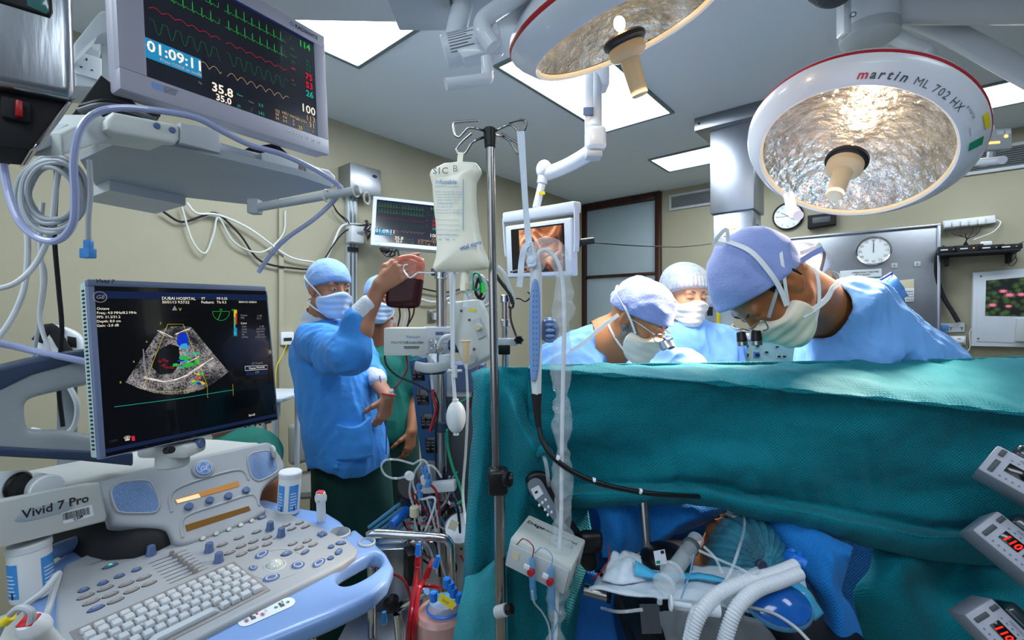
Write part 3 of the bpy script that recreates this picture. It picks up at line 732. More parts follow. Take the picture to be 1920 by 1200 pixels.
# black tilting stand of the large monitor
t = thing('monitor_stand', 'black tilting monitor stand and cable bundle on the ceiling-hung shelf, under the large monitor', 'stand', P(230, 215, 1.15))
mb = MB(); pts = [(135, 215), (190, 140), (222, 165), (262, 205), (300, 218), (292, 232), (140, 232)]
S0 = Fr(P(210, 200, 1.10), (.62, .78, 0), (0, 0, 1)); mb = MB(S0.M); mb.prism([S0.uv(*p) for p in pts], -.10, 0, 'blackm', .004); mb.build('base', t)
mb = MB(); mb.tube([P(150, 200, 1.0), P(200, 190, 1.02), P(250, 200, 1.06), P(300, 215, 1.1)], .006, 'black'); mb.tube([P(150, 208, 1.0), P(190, 198, 1.0), P(240, 205, 1.04), P(290, 222, 1.1)], .007, 'dgrey'); mb.build('cables', t)
S1 = Fr(P(500, 270, 1.46), (.62, .78, 0), (0, 0, 1)); mb = MB(S1.M); mb.prism([S1.uv(*p) for p in ((452, 283), (470, 275), (518, 268), (545, 292))], -.06, 0, 'blackm', .003); mb.build('rear_foot', t)
# ceiling-hung shelf
SH = Fr(Vector((0, 0, 1.962)), (.62, .785, 0), (-.785, .62, 0))       # horizontal plane of its underside
t = thing('equipment_shelf', 'grey ceiling-hung equipment shelf with rounded buttons block, below the large patient monitor', 'shelf', P(360, 320, 1.3))
und = [(128, 285), (205, 268), (345, 278), (590, 335), (634, 350), (625, 362), (470, 385), (398, 398), (165, 372), (132, 330)]
def lift(px, py, z): D = (z-H)*F/(CY-py); return P(px, py, D)
# underside plate, seen from below
zb = 1.90
poly = [lift(*p, zb) for p in ((118, 285), (212, 262), (345, 278), (595, 338), (642, 352), (470, 386), (400, 399), (205, 352), (168, 372), (132, 350))]
zb2 = zb
FS = Fr((0, 0, zb), (1, 0, 0), (0, 1, 0))
plate = [(150, 300), (232, 262), (330, 276), (560, 330), (625, 352), (470, 384), (182, 352)]
mb = MB(FS.M); mb.prism([FS.uv(*p) for p in plate], 0, .02, 'greyp', .0); mb.build('shelf_plate', t)
box2 = [(165, 372), (205, 352), (350, 380), (290, 402)]
FS2 = Fr((0, 0, zb-.03), (1, 0, 0), (0, 1, 0)); mb = MB(FS2.M); mb.prism([FS2.uv(*p) for p in ((153, 375), (205, 357), (348, 385), (292, 401))], 0, .03, 'greyl'); mb.build('under_box', t)
SF = Fr(P(198, 245, 1.0), P(345, 265, 1.13)-P(198, 245, 1.0), (0, 0, 1))      # front edge plane
SF = SF.moved(0, 0, .04)
def sfbox(pts, d0, d1, name, mt='greyl', r=.006, fr=None, parent=None):
    fr = fr or SF; mb = MB(fr.M); mb.prism([fr.uv(*p) for p in pts], d0, d1, mt, r, 3); return mb.build(name, parent or t)
cb = sfbox([(199, 225), (214, 209), (330, 232), (338, 236), (338, 262), (330, 270), (215, 250), (200, 242)], -.10, .0, 'control_block', 'offwhite', .008)
mb = MB(SF.M)
for (a, b_) in ((294, 236), (323, 244)):
    u, v = SF.uv(a, b_); mb.lathe([(0, .004), (.006, .004), (.0075, .0)], 'knobblue', 16, Matrix.Translation((u, v, 0)), closed=False)
mb.build('buttons', cb)
sfbox([(338, 230), (412, 243), (412, 287), (338, 268)], -.06, .002, 'edge_block', 'greyl', .002)
sfbox([(412, 262), (500, 287), (500, 302), (412, 282)], -.03, -.02, 'steel_edge_rail', 'steelb', .002)
sfbox([(498, 285), (560, 300), (560, 330), (498, 312)], -.06, .0, 'edge_block', 'greyl', .003)
sfbox([(560, 303), (577, 308), (577, 330), (560, 326)], -.05, -.01, 'edge_clip', 'chromed', .001)
sfbox([(577, 308), (618, 318), (630, 330), (632, 350), (577, 338)], -.07, .0, 'corner_block', 'greyl', .008)
SE = Fr(P(198, 245, 1.0), P(120, 280, .93)-P(198, 245, 1.0), (0, 0, 1)); SE = Fr(P(120, 280, .90), P(205, 250, 1.0)-P(120, 280, .90), (0, 0, 1))
sfbox([(115, 250), (190, 215), (212, 228), (212, 262), (118, 292)], -.10, 0, 'side_block', 'offwhite', .006, SE)
sfbox([(35, 285), (130, 232), (132, 262), (36, 298)], -.06, 0, 'side_bar', 'greyl', .004, Fr(P(120, 260, .92), P(205, 250, 1.0)-P(120, 280, .90), (0, 0, 1)))
# rail with hooks at the right end
mb = MB(); mb.cyl(P(468, 392, 1.25), P(676, 356, 1.22), .011, 'greyl', 16); rl = mb.build('hanging_rail', t)
mb = MB(); mb.box(P(478, 388, 1.25), (.03, .03, .04), 'greyl', .004); mb.build('rail_bracket', t)
for (a, b_) in ((612, 367), (668, 358), (688, 372)):
    mb = MB(); c = P(a, b_, 1.215); mb.tube([c+Vector((math.cos(k)*.004, math.cos(k)*.012, math.sin(k)*.015)) for k in [i*PI/6 for i in range(12)]], .0028, 'offwhite', 6, closed=True, smooth=2); mb.build('hook', t)
# service box with sockets behind the large monitor
SB = Fr(P(190, 110, 1.55), (.649, .760, 0), (0, 0, 1))
t = thing('socket_column', 'pale grey service column with a wall-type socket, behind the large monitor', 'service column', P(190, 190, 1.55))
mb = MB(SB.M); mb.prism([SB.uv(*p) for p in ((190, 20), (250, 20), (250, 200), (190, 200))], -.2, 0, 'greyl', .004); mb.build('column_housing', t)
mb = MB(SB.M); mb.prism([SB.uv(*p) for p in ((140, 88), (186, 98), (186, 168), (140, 165))], -.16, .02, 'greyl', .005); mb.build('socket_box', t)
mb = MB(SB.M); u, v = SB.uv(160, 127); mb.box((u, v, .023), (.075, .075, .006), 'white', .004)
for (a, b_) in ((0, .018), (-.013, -.012), (.013, -.012)): mb.box((u+a, v+b_, .0265), (.006 if a else .004, .004 if a else .008, .001), 'ink')
mb.build('socket', t)
SB2 = Fr(P(165, 50, 1.45), (.649, .760, 0), (0, 0, 1)); mb = MB(SB2.M); mb.prism([SB2.uv(*p) for p in ((140, 80), (187, 22), (216, 22), (216, 60), (186, 60), (140, 110))], -.1, 0, 'greyl', .004); mb.build('sloping_cover', t)
# brushed steel unit at the very left
ST = Fr(P(70, 120, .62), (.62, .785, 0), (0, 0, 1))
t = thing('steel_equipment_unit', 'scratched stainless steel unit cut by the upper left corner of the photo', 'equipment unit', P(60, 270, .62))
mb = MB(ST.M); mb.prism([ST.uv(*p) for p in ((-60, -60), (136, -60), (145, 172), (135, 186), (-60, 150))], -.22, 0, 'steel', .014, 4); bd = mb.build('steel_front', t)
mb = MB(ST.M); mb.prism([ST.uv(*p) for p in ((-60, -40), (95, -40), (100, 25), (94, 35), (-60, -12))], -.004, .003, 'black', .004, 3)
wn = mb.build('window_frame', bd); mb = MB(ST.M); mat('tealglass', '3E6E6C', .15, coat=.5); mb.prism([ST.uv(*p) for p in ((50, -20), (88, -20), (92, 22), (86, 29), (50, 13))], .002, .0045, 'tealglass', .001); mb.build('window_glass', bd)
mb = MB(ST.M); mb.prism([ST.uv(*p) for p in ((-60, 152), (142, 180), (66, 276), (-60, 262))], -.12, -.02, 'blackm', .006); mb.prism([ST.uv(*p) for p in ((128, 186), (144, 180), (74, 272), (58, 278))], -.13, -.005, 'chromed', .004); lb = mb.build('lower_recess', t)
mb = MB(ST.M); u, v = ST.uv(33, 200); mb.box((u, v, -.016), (.028, .028, .008), 'blackm', .003); mb.box((u+.002, v, -.008), (.007, .022, .01), 'red', .002); mb.build('red_switch', lb)
# ---------------------------------------------------------------- ultrasound machine
psi = .994; tau = .1
dr = Vector((math.cos(psi), math.sin(psi), 0)); db = Vector((-math.sin(psi), math.cos(psi), 0))
DK = Fr((-.664, .913, .913), dr, db*math.cos(tau)+Vector((0, 0, math.sin(tau))))
hg = DK.w(*DK.uv(350, 1022)); pt_ = math.radians(48)
UPN = Fr(hg, dr, db*math.cos(pt_)+Vector((0, 0, math.sin(pt_))))
US = thing('ultrasound_machine', 'grey and light blue ultrasound machine with keyboard console and tilting monitor, in the left foreground', 'ultrasound machine', (-.95, .95, 0))
def s_poly(x, y, pts):
    n = len(pts); d = None; ins = np.zeros(x.shape, bool)
    for i in range(n):
        ax, ay = pts[i]; bx, by = pts[(i+1) % n]; ex, ey = bx-ax, by-ay
        wx, wy = x-ax, y-ay; tt = np.clip((wx*ex+wy*ey)/(ex*ex+ey*ey+1e-12), 0, 1)
        q = (wx-ex*tt)**2+(wy-ey*tt)**2; d = q if d is None else np.minimum(d, q)
        c = ((ay > y) != (by > y)) & (x < (bx-ax)*(y-ay)/(by-ay+1e-12)+ax); ins ^= c
    d = np.sqrt(d); return np.where(ins, -d, d)
def sm2(pts, n=4): return [(p.x, p.y) for p in cr([(a, b_, 0) for a, b_ in pts], n, True)]
def plateform(fr, outer, holes, z0, z1, rnd, h, name, mt, parent, **k):
    """rounded solid plate from picture outlines, on plane fr"""
    o2 = outer; zc = (z0+z1)/2; hz = (z1-z0)/2
    def fn(p):
        x, y = p[:, 0], p[:, 1]; d = s_poly(x, y, o2)
        for hh in holes: d = smax(d, -s_poly(x, y, hh), rnd*.6)
        a = d+rnd; b_ = np.abs(p[:, 2]-zc)-hz+rnd
        return np.minimum(np.maximum(a, b_), 0)+np.sqrt(np.maximum(a, 0)**2+np.maximum(b_, 0)**2)-rnd
    xs = [q[0] for q in o2]; ys = [q[1] for q in o2]; m = .01
    return organic(fn, (min(xs)-m, min(ys)-m, z0-m), (max(xs)+m, max(ys)+m, z1+m), h, name, mt, parent, M=fr.M, **k)
duv = lambda L, off=0: [DK.uv(p[0], p[1], off) for p in L]
rimo = duv([(100, 1330), (60, 1240), (45, 1130), (60, 1080), (115, 1040), (250, 985), (420, 940), (500, 935), (560, 950), (612, 958), (640, 975), (655, 992), (668, 990), (684, 1003), (700, 1012), (725, 1035), (739, 1060), (728, 1088), (700, 1114), (665, 1133), (623, 1152), (560, 1178), (470, 1215), (330, 1275), (200, 1340)], -.012)
slot = duv([(630, 1081), (641, 1067), (668, 1052), (693, 1039), (708, 1038), (716, 1046), (714, 1057), (700, 1070), (680, 1083), (655, 1094), (638, 1093)], -.012)
n1 = duv([(622, 996), (640, 988), (655, 994), (652, 1003), (636, 1008)], -.012)
plateform(DK, rimo, [sm2(slot, 3), n1], -.055, -.012, .014, .0042, 'blue_handle_rim', 'usblue', US)
decko = duv([(150, 1320), (112, 1240), (104, 1150), (108, 1080), (122, 1056), (200, 1022), (290, 990), (420, 960), (500, 950), (545, 962), (600, 985), (655, 1012), (672, 1028), (668, 1040), (640, 1058), (520, 1120), (400, 1181), (250, 1260)])
plateform(DK, decko, [], -.035, 0, .009, .0042, 'console_deck', 'usgrey', US)
# cup holders at the rear right of the rim
mb = MB(DK.M)
for (a, b_, r) in ((637, 1000, .028), (688, 1018, .022)):
    u, v = DK.uv(a, b_, -.012); mb.lathe([(r, -.04), (r, -.008), (r-.003, -.006), (r-.004, -.04)], 'greyl', 24, Matrix.Translation((u, v, 0)), closed=False); mb.build('probe_holder', US); mb = MB(DK.M)

# keyboard
mb = MB(DK.M); mb.box((0, 0, .0), (.285, .158, .003), 'knobgrey', .001); mb.build('keyboard_tray', US)
rowp = .0238
def key(u, v, w, d=.0195, z=.009):
    mb = MB(DK.M); mb.box((u, v, .0015+z/2), (w, d, z), 'key', .0018, 2, taper=(.80, .78)); mb.build('key', US)
for r in range(6):
    v = .0595-r*rowp; n = 14; x = -.1345
    if r == 0:
        for k in range(14): key(x+.0096+k*.0192, v-.002, .0165, .015, .007)
    elif r < 5:
        ws = {1: [1]*14, 2: [1.5]+[1]*12+[.5], 3: [1.8]+[1]*11+[1.2], 4: [1.3]+[1]*12+[.7]}[r]; tot = sum(ws); c = 0
        for q in ws:
            wu = .269/tot*q; key(x+c+wu/2, v, max(.006, wu-.0026)); c += wu
    else:
        c = 0
        for q in (1.2, 1, 1, 6.2, 1, 1, 1.2, 1.2):
            wu = .269/13.8*q; key(x+c+wu/2, v, wu-.0026); c += wu
mb = MB(DK.M)
rr = random.Random(4)
for r in range(1, 5):
    for k in range(13):
        mb.text('QWERTYUIOPASDFGHJKLZXCVBNM1234567890'[rr.randrange(36)], -.128+k*.0192+r*.002, .0595-r*rowp+.001, .0075, 'hilite', .0108)
mb.build('key_letters', US)
# buttons and knobs
def oval(px, py, a, b_, mt, name, z=.004, parent=US, fr=DK, rot=0., ring=False, label=None):
    u, v = fr.uv(px, py); mb = MB(fr.M)
    M = Matrix.Translation((u, v, 0)) @ Matrix.Rotation(rot, 4, 'Z') @ Matrix.Diagonal((a, b_, 1, 1))
    mb.lathe([(1.12, .0002), (1.1, .0009), (1, .001)], 'ink' if not ring else 'greyl', 28, M, closed=False)
    mb.lathe([(1, .0), (1, z*.6), (.9, z*.9), (.6, z), (0, z)], mt, 28, M, closed=False)
    if ring: mb.lathe([(.55, z+.0003), (.65, z+.0003)], 'hilite', 28, M, closed=False)
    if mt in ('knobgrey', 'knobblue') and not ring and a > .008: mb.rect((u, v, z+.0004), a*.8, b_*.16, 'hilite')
    mb.build(name, parent, label=label)
for p in ((157, 1107), (193, 1094), (224, 1081), (256, 1069)): oval(*p, .0085, .0065, 'knobblue', 'round_button')
oval(207, 1062, .013, .0062, 'knobblue', 'power_button', label='oval power button with green mark'); u, v = DK.uv(207, 1062)
mb = MB(DK.M); glow('g_led', '49FF9A', 2.); mb.lathe([(.0022, .0048), (.003, .0048)], 'g_led', 16, Matrix.Translation((u, v, 0)), closed=False); mb.box((u, v, .0049), (.0006, .003, .0002), 'g_led'); mb.build('green_light', US)
for p in ((161, 1119), (198, 1104), (237, 1096), (270, 1084), (171, 1130), (207, 1116), (247, 1108), (280, 1095), (217, 1127)): oval(*p, .0125, .006, 'knobgrey', 'oval_button')
oval(180, 1142, .0125, .0062, 'knobblue', 'oval_button')
for p in ((417, 1022), (431, 1037), (453, 1040), (452, 1025), (475, 1029), (448, 1009), (475, 1016), (481, 998), (501, 1009), (501, 1021), (537, 985), (547, 992), (562, 981), (573, 988), (549, 1020), (561, 1028), (576, 1015), (587, 1022)): oval(*p, .0115, .0062, 'knobgrey', 'oval_button')
for (a, b_, r1, r2, ro) in ((537, 1039, .012, .008, -.3), (572, 1036, .011, .006, .2), (621, 1026, .0075, .0065, 0), (620, 1047, .0075, .0065, 0)): oval(a, b_, r1, r2, 'knobblue', 'button', rot=ro)
for (a, b_, r1, r2, ro) in ((639, 1019, .012, .0075, -.7), (635, 1035, .013, .0075, .6)): oval(a, b_, r1, r2, 'knobblue', 'button', rot=ro)
for (a, b_, r1, r2, ro) in ((491, 1041, .019, .012, .35), (475, 1066, .0085, .011, 0), (509, 1085, .018, .013, -.3), (559, 1061, .0145, .015, .5), (598, 1057, .019, .012, .35)): oval(a, b_, r1, r2, 'knobblue', 'trackball_button', rot=ro, ring=True)
u, v = DK.uv(516, 1060); mb = MB(DK.M); mat('ball', 'B9BFBC', .12, coat=.8); mb.lathe([(.024, 0), (.023, .0015), (.0205, .0015), (.0205, -.002)], 'greyl', 40, Matrix.Translation((u, v, 0)), closed=False); mb.ell((u, v, -.006), (.0205, .0205, .0205), 'ball', 32, z0=.2); mb.build('trackball', US)
mb = MB(DK.M); mb.lathe([(.052, .0006), (.0535, .0006)], 'greyp', 48, Matrix.Translation((u+.006, v+.002, 0)) @ Matrix.Diagonal((1.05, 1.2, 1, 1)), closed=False); mb.build('trackball_surround', US)
u, v = DK.uv(604, 1003); mb = MB(DK.M); mb.lathe([(.021, .0005), (.022, .0005)], 'greyp', 32, Matrix.Translation((u, v, 0)), closed=False)
for k in range(4): mb.ell((u+math.cos(k*PI/2+.78)*.007, v+math.sin(k*PI/2+.78)*.007, .002), (.0062, .0062, .005), 'knobblue', 16)
mb.ell((u, v, .002), (.006, .006, .004), 'knobblue', 12); mb.build('four_way_pad', US)
def tallknob(px, py, fr, r=.0095, hh=.022, tip=False):
    u, v = fr.uv(px, py); mb = MB(fr.M); T = Matrix.Translation((u, v, 0))
    mb.lathe([(r*1.15, 0), (r*1.12, .003), (r*.98, .005), (r*.88, hh*.9), (r*.7, hh), (0, hh)], 'knobblue', 24, T, closed=False); mb.build('rotary_knob', US)
for p in ((283, 1040), (392, 1034), (410, 1053), (506, 993), (527, 1005)): tallknob(*p, DK)
for p in ((352, 953), (391, 941), (426, 933), (459, 922)): tallknob(*p, UPN, .0105, .014)
# slider bank
for k in range(8):
    t_ = k/7; a = (279+38*t_, 1057+38*t_); b_ = (350+39*t_, 1031+34*t_); mb = MB(DK.M); mb.ribbon([DK.uv(*a), DK.uv(*b_)], .0014, 'ink', .0006); mb.build('slider_slot', US)
    c = DK.uv(322+44*t_+(3 if k in (2, 5) else 0), 1041+33*t_); mb = MB(DK.M); mb.box((c[0], c[1], .006), (.011, .0085, .012), 'knobgrey', .002, 2, taper=(.8, .7)); mb.build('slider_cap', US)
# printed marks on the deck
mb = MB(DK.M)
for (a, b_, s, tx) in ((190, 1052, .008, 'STAND BY'), (170, 1060, .007, 'POWER'), (300, 1020, .010, 'v'), (268, 1036, .009, 'c'), (512, 1012, .009, 'gain')): u, v = DK.uv(a, b_); mb.text(tx, u, v, s, 'greytext', .0006)
mb.ribbon([(p.x, p.y) for p in cr([(*DK.uv(*q), 0) for q in ((160, 1085), (190, 1066), (240, 1052), (255, 1048))], 5)], .0008, 'greyp', .0006)
mb.build('printed_marks', US)
# upper control panel
uo = [UPN.uv(*p) for p in ((187, 915), (200, 897), (330, 865), (420, 845), (495, 830), (512, 838), (532, 868), (530, 884), (505, 905), (492, 922), (488, 945), (498, 962), (420, 1000), (352, 1022), (328, 1018), (318, 1002), (300, 991), (215, 986), (203, 975))]
plateform(UPN, sm2(uo, 3), [], -.03, .006, .008, .0042, 'upper_control_panel', 'usgrey', US)
def upoly(pts, z0, z1, mt, name, r=.002, lab=None, sm=True):
    mb = MB(UPN.M); q = [UPN.uv(p[0], p[1], .006) for p in pts]; mb.prism(sm2(q, 4) if sm else q, z0, z1, mt, r); return mb.build(name, US, label=lab)
gm = mat('grillemesh', '3F5A86', .5); nt = gm.node_tree; tc = nt.nodes.new('ShaderNodeTexCoord'); vo = nt.nodes.new('ShaderNodeTexVoronoi'); vo.inputs['Scale'].default_value = 330; vo.inputs['Randomness'].default_value = .15
rp = nt.nodes.new('ShaderNodeValToRGB'); rp.color_ramp.elements[0].color = rgb('1E2B45'); rp.color_ramp.elements[1].color = rgb('7090BE'); rp.color_ramp.elements[0].position = .3; rp.color_ramp.elements[1].position = .5
nt.links.new(tc.outputs['Object'], vo.inputs[0]); nt.links.new(vo.outputs[0], rp.inputs[0]); nt.links.new(rp.outputs[0], nt.nodes['Principled BSDF'].inputs[0])
gL = [(208, 924), (219, 909), (245, 903), (272, 902), (285, 910), (298, 943), (295, 956), (284, 962), (232, 962), (217, 954)]
gR = [(464, 862), (471, 852), (485, 848), (502, 846), (511, 854), (520, 874), (517, 886), (492, 900), (480, 900), (470, 890)]
for g in (gL, gR): upoly(g, .002, .0085, 'grillemesh', 'speaker_grille', .002)
for g in (gL, gR):
    q = cr([Vector((*UPN.uv(p[0], p[1], .006), .0072)) for p in g], 4, True); mb = MB(UPN.M); mb.tube(q, .0025, 'usgrey', 8, smooth=0, closed=True); mb.build('grille_surround', US)
glow('lcdwarm', 'C9935A', .75); glow('lcddim', '8E6E3C', .55); glow('lcdhot', 'FFE0B0', 1.1)
for (q, m_) in ((((327, 937), (446, 902), (449, 912), (331, 945)), 'lcdwarm'), (((347, 985), (466, 949), (470, 957), (350, 997)), 'lcddim')):
    upoly(q, .004, .0065, 'ink', 'display_slot', .0006, sm=False); mb = MB(UPN.M); mb.poly([UPN.uv(a, b_, .006) for a, b_ in q], m_, .0072)
    if m_ == 'lcdwarm': mb.poly([UPN.uv(a, b_, .006) for a, b_ in ((329, 938), (372, 926), (376, 933), (333, 944))], 'lcdhot', .0075)
    mb.build('touch_display', US)
for q in (((322, 960), (318, 935), (335, 915), (390, 895), (440, 882), (458, 885), (466, 900)), ((342, 1008), (340, 985), (352, 966), (410, 946), (465, 928), (480, 932), (486, 948))):
    mb = MB(UPN.M); mb.tube([Vector((*UPN.uv(p[0], p[1], .006), .005)) for p in q], .004, 'usgrey', 10); mb.build('raised_lip', US)
u, v = UPN.uv(381, 880, .006); T = Matrix.Translation((u, v, 0))
mb = MB(UPN.M); mb.lathe([(.028, .004), (.027, .010), (.023, .012), (0, .012)], 'usgrey', 40, T, closed=False); bdg = mb.build('badge_base', US)
mat('gelogo', '4F7FBE', .3, coat=.4); mb = MB(UPN.M); mb.lathe([(.0205, .0118), (.020, .0135), (0, .0138)], 'gelogo', 40, T, closed=False)
mb.lathe([(.0175, .0142), (.0186, .0142)], 'hilite', 40, T, closed=False)
mb.text('GE', u-.0125, v-.007, .019, 'hilite', .0144, shear=.4, sx=.9)
for k in range(4):
    a = k*PI/2+.4; pts = [(u+math.cos(a+i*.12)*(.0145-.0003*i), v+math.sin(a+i*.12)*(.0145-.0003*i)) for i in range(7)]; mb.ribbon(pts, .0012, 'hilite', .0144)
mb.build('logo', bdg, label='blue round GE monogram')
for p in ((380, 1010), (405, 1001), (429, 993), (451, 985), (472, 977)): oval(*p, .006, .005, 'ball', 'panel_button', fr=UPN.moved(0, 0, .006))
oval(491, 970, .011, .005, 'knobblue', 'oval_button', fr=UPN.moved(0, 0, .006))
# rear body and name strip
FB = Fr((0, 0, 1.10), (1, 0, 0), (0, 1, 0))
rb = [FB.uv(*p) for p in ((-80, 925), (0, 893), (140, 864), (300, 835), (385, 822), (470, 828), (508, 828), (518, 836), (512, 838), (497, 827), (430, 848), (330, 868), (195, 903), (-80, 965))]
plateform(FB, sm2(rb, 3), [], -.045, 0, .012, .006, 'rear_body', 'uswhite', US)
NS = Fr(P(95, 960, .94), P(188, 930, 1.0)-P(0, 975, .86), (-.15, .12, 1))
q = [NS.uv(*p) for p in ((-60, 958), (0, 938), (100, 920), (183, 904), (190, 908), (202, 968), (198, 978), (60, 1012), (0, 1026), (-60, 1040))]
mb = MB(NS.M); mb.prism(q, -.06, 0, 'uswhite', .006, 3); ns = mb.build('name_arm', US)
S = Scr(NS); qq = [(27, 975), (40, 962), (75, 950), (110, 942), (132, 943), (137, 948), (125, 958), (95, 966), (55, 976), (35, 978)]
mb = MB(NS.M); mb.prism(sm2([NS.uv(*p) for p in qq], 4), -.001, .0016, 'greyp', .0005); bp_ = mb.build('name_plate', ns)
mb = MB(NS.M); a = NS.uv(40, 973); b_ = NS.uv(124, 951); mb.text('Vivid 7 Pro', a[0], a[1], .0235, 'ink', .0022, bold=.015, rot=math.atan2(b_[1]-a[1], b_[0]-a[0])); mb.build('name_lettering', ns, label='Vivid 7 Pro lettering')
mb = MB(NS.M); mb.poly([NS.uv(*p) for p in ((114, 962), (172, 946), (176, 967), (119, 983))], 'sticker', .0008); rr = random.Random(2)
x = 0.
while x < 1:
    w_ = rr.choice((.012, .02, .03)); e_ = (x+w_)
    c = lambda s, tt: (116+(166-116)*s+2*tt, 963-12*s+13*tt)
    mb.poly([NS.uv(*c(x, 0)), NS.uv(*c(min(1, e_), 0)), NS.uv(*c(min(1, e_), 1)), NS.uv(*c(x, 1))], 'ink', .0012); x = e_+rr.choice((.01, .02))
u, v = NS.uv(138, 978); mb.text('TAM', u, v, .008, 'ink', .0014, bold=.02, rot=.25); mb.build('barcode_label', ns)
# pedestal
PD = Fr((-.95, 1.0, .0), dr, db)
mb = MB(PD.M); mb.box((.02, .1, .42), (.26, .34, .75), 'offwhite', .03, 3); mb.box((.05, .0, .10), (.5, .62, .14), 'offwhite', .04, 3); mb.build('pedestal', US)
mb = MB(); mb.tube([P(70, 1048, 1.0), P(130, 1022, 1.08), P(200, 1000, 1.2)], .016, 'usblue', 14); mb.tube([P(150, 1000, 1.2), P(240, 1030, 1.1), P(330, 1000, 1.2)], .06, 'blackm', 14); mb.build('support_arm_and_dark_fill', US)  # blue tube is the arm; fat black tube stands in for the gap's shade
for (dx, dy) in ((-.2, -.25), (.3, -.25), (-.2, .28), (.3, .28)):
    mb = MB(PD.M); mb.cyl((dx, dy-.015, .05), (dx, dy+.015, .05), .05, 'blackm', 20); mb.build('caster', US)
# monitor
UM = Fr((-.764, 1.107, 1.392), (.514, .858, .014), (-.116, .053, .992)); w, h = .38, .372
g = lambda p: UM.uv(*p)
mb = MB(UM.M); sl, sr, st_, sb_ = g((177, 537))[0], g((502, 560))[0], g((330, 541))[1], g((330, 828))[1]
for (a, b_, c, d) in ((-w/2, w/2, -h/2, sb_), (-w/2, w/2, st_, h/2), (-w/2, sl, sb_, st_), (sr, w/2, sb_, st_)): mb.box(((a+b_)/2, (c+d)/2, -.008), (abs(b_-a), abs(d-c), .018), 'bezelblue', .002)
mf = mb.build('monitor_frame', US)
mb = MB(UM.M); mb.box((0, 0, -.034), (w-.002, h-.002, .036), 'bezelmint', .004); mh = mb.build('monitor_housing', US)
mb = MB(UM.M)
for k in range(40): mb.box((-w/2+.0006, -h/2+.02+k*(h-.04)/39, -.030), (.002, .0035, .012), 'ink')
mb.build('vent_slots', mh)
sw, sh_ = sr-sl, st_-sb_; scx, scy = (sl+sr)/2, (st_+sb_)/2
S = Scr(UM); S.mb.rect((scx, scy, .0), sw, sh_, 'screenk')
bl = 'g_dblue'; S.mb.rect((scx, st_-.018, .0006), sw, .016, bl)
for (tx, a, b_, hh, m_) in (('DUBAI HOSPITAL', 303, 562, 7, 'g_white'), ('30/01/13 9:57:52', 303, 569, 6.5, 'g_white'), ('9T', 377, 562, 6, 'g_white'), ('Pediatric', 377, 569, 6, 'g_white'), ('MI 0.35', 406, 562, 6, 'g_white'), ('TIs 0.3', 406, 569, 6, 'g_white'), ('30/01/13 10:00:01', 447, 568, 4.5, 'g_white'),
    ('Octave', 181, 581, 6, 'g_white'), ('Freq.: 4.0 MHz/8.2 MHz', 181, 589, 6, 'g_white'), ('FPS: 31.2/31.2', 181, 597, 6, 'g_white'), ('Depth: 8.0 cm', 181, 605, 6, 'g_white'), ('Gain: -2.0 dB', 181, 613, 6, 'g_white'), ('V', 335, 583, 7, 'g_yellow'),
    ('Power', 451, 593, 4.5, 'g_grey'), ('FPS', 451, 598, 4.5, 'g_grey'), ('.3 dB', 481, 594, 4.5, 'g_grey'), ('31.2', 481, 599, 4.5, 'g_grey'), ('Color', 451, 608, 4.5, 'g_white'), ('Gain', 453, 614, 4.5, 'g_grey'), ('Scale', 453, 619, 4.5, 'g_grey'), ('Freq.', 453, 624, 4.5, 'g_grey'), ('SV', 453, 629, 4.5, 'g_grey'), ('LVRej', 453, 634, 4.5, 'g_grey'),
    ('.4 dB', 485, 614, 4.5, 'g_grey'), ('4.00 kHz', 480, 619, 4.5, 'g_grey'), ('4.8 MHz', 480, 624, 4.5, 'g_grey'), ('6.5 mm', 482, 629, 4.5, 'g_grey'), ('19.25 cm/s', 478, 634, 4.5, 'g_grey'), ('CF Freeze', 471, 684, 5, 'g_grey'), ('Tissue Priority', 466, 693, 5, 'g_white'), ('2DF', 478, 700, 4.5, 'g_grey'), ('Scroll', 466, 781, 5, 'g_white'), ('64', 434, 583, 5, 'g_green'), ('-.64', 436, 631, 5, 'g_green'), ('73', 411, 583, 5, 'g_green'),
    ('2', 299, 608, 5, 'g_yellow'), ('4', 273, 643, 5, 'g_yellow'), ('6', 249, 680, 5, 'g_yellow'), ('8', 224, 719, 5, 'g_yellow'), ('CAPS', 205, 830, 5, 'g_dim')): S.t(tx, a, b_, hh, m_, bold=.01)
S.poly([(459, 686), (501, 684), (501, 693), (459, 696)], 'g_dblue'); S.line([(459, 687), (501, 685), (501, 692), (459, 695), (459, 687)], 'g_white', .0008)
S.poly([(461, 698), (501, 696), (501, 702), (461, 704)], 'g_dblue')
c = S.fr.uv(187, 557); S.mb.lathe([(.0105, .0013), (.0118, .0013)], 'g_grey', 28, Matrix.Translation((*c, 0)), closed=False); S.mb.text('GE', c[0]-.0075, c[1]-.004, .012, 'g_grey', .0013, shear=.3)
S.line([(398, 584), (430, 584)], 'g_green', .0008); S.line([(418+16*math.cos(a)-4, 584+17*math.sin(a)) for a in [i*PI/12 for i in range(13)]], 'g_green', .0008); S.line([(408, 600), (414, 586)], 'g_green', .0012)
for k in range(14): S.poly([(438, 581+k*3.4), (444, 581+k*3.4), (444, 584.4+k*3.4), (438, 584.4+k*3.4)], ['g_yellow', 'g_red', 'g_red', 'g_red', 'screenk', 'g_blue', 'g_blue'][min(6, k//2)])
for k in range(14): S.poly([(438, 581+k*3.4), (441, 581+k*3.4), (441, 584.4+k*3.4), (438, 584.4+k*3.4)], ['g_yellow', 'g_yellow', 'g_green', 'g_green', 'g_teal', 'g_blue', 'g_cyan'][min(6, k//2)], .0012)
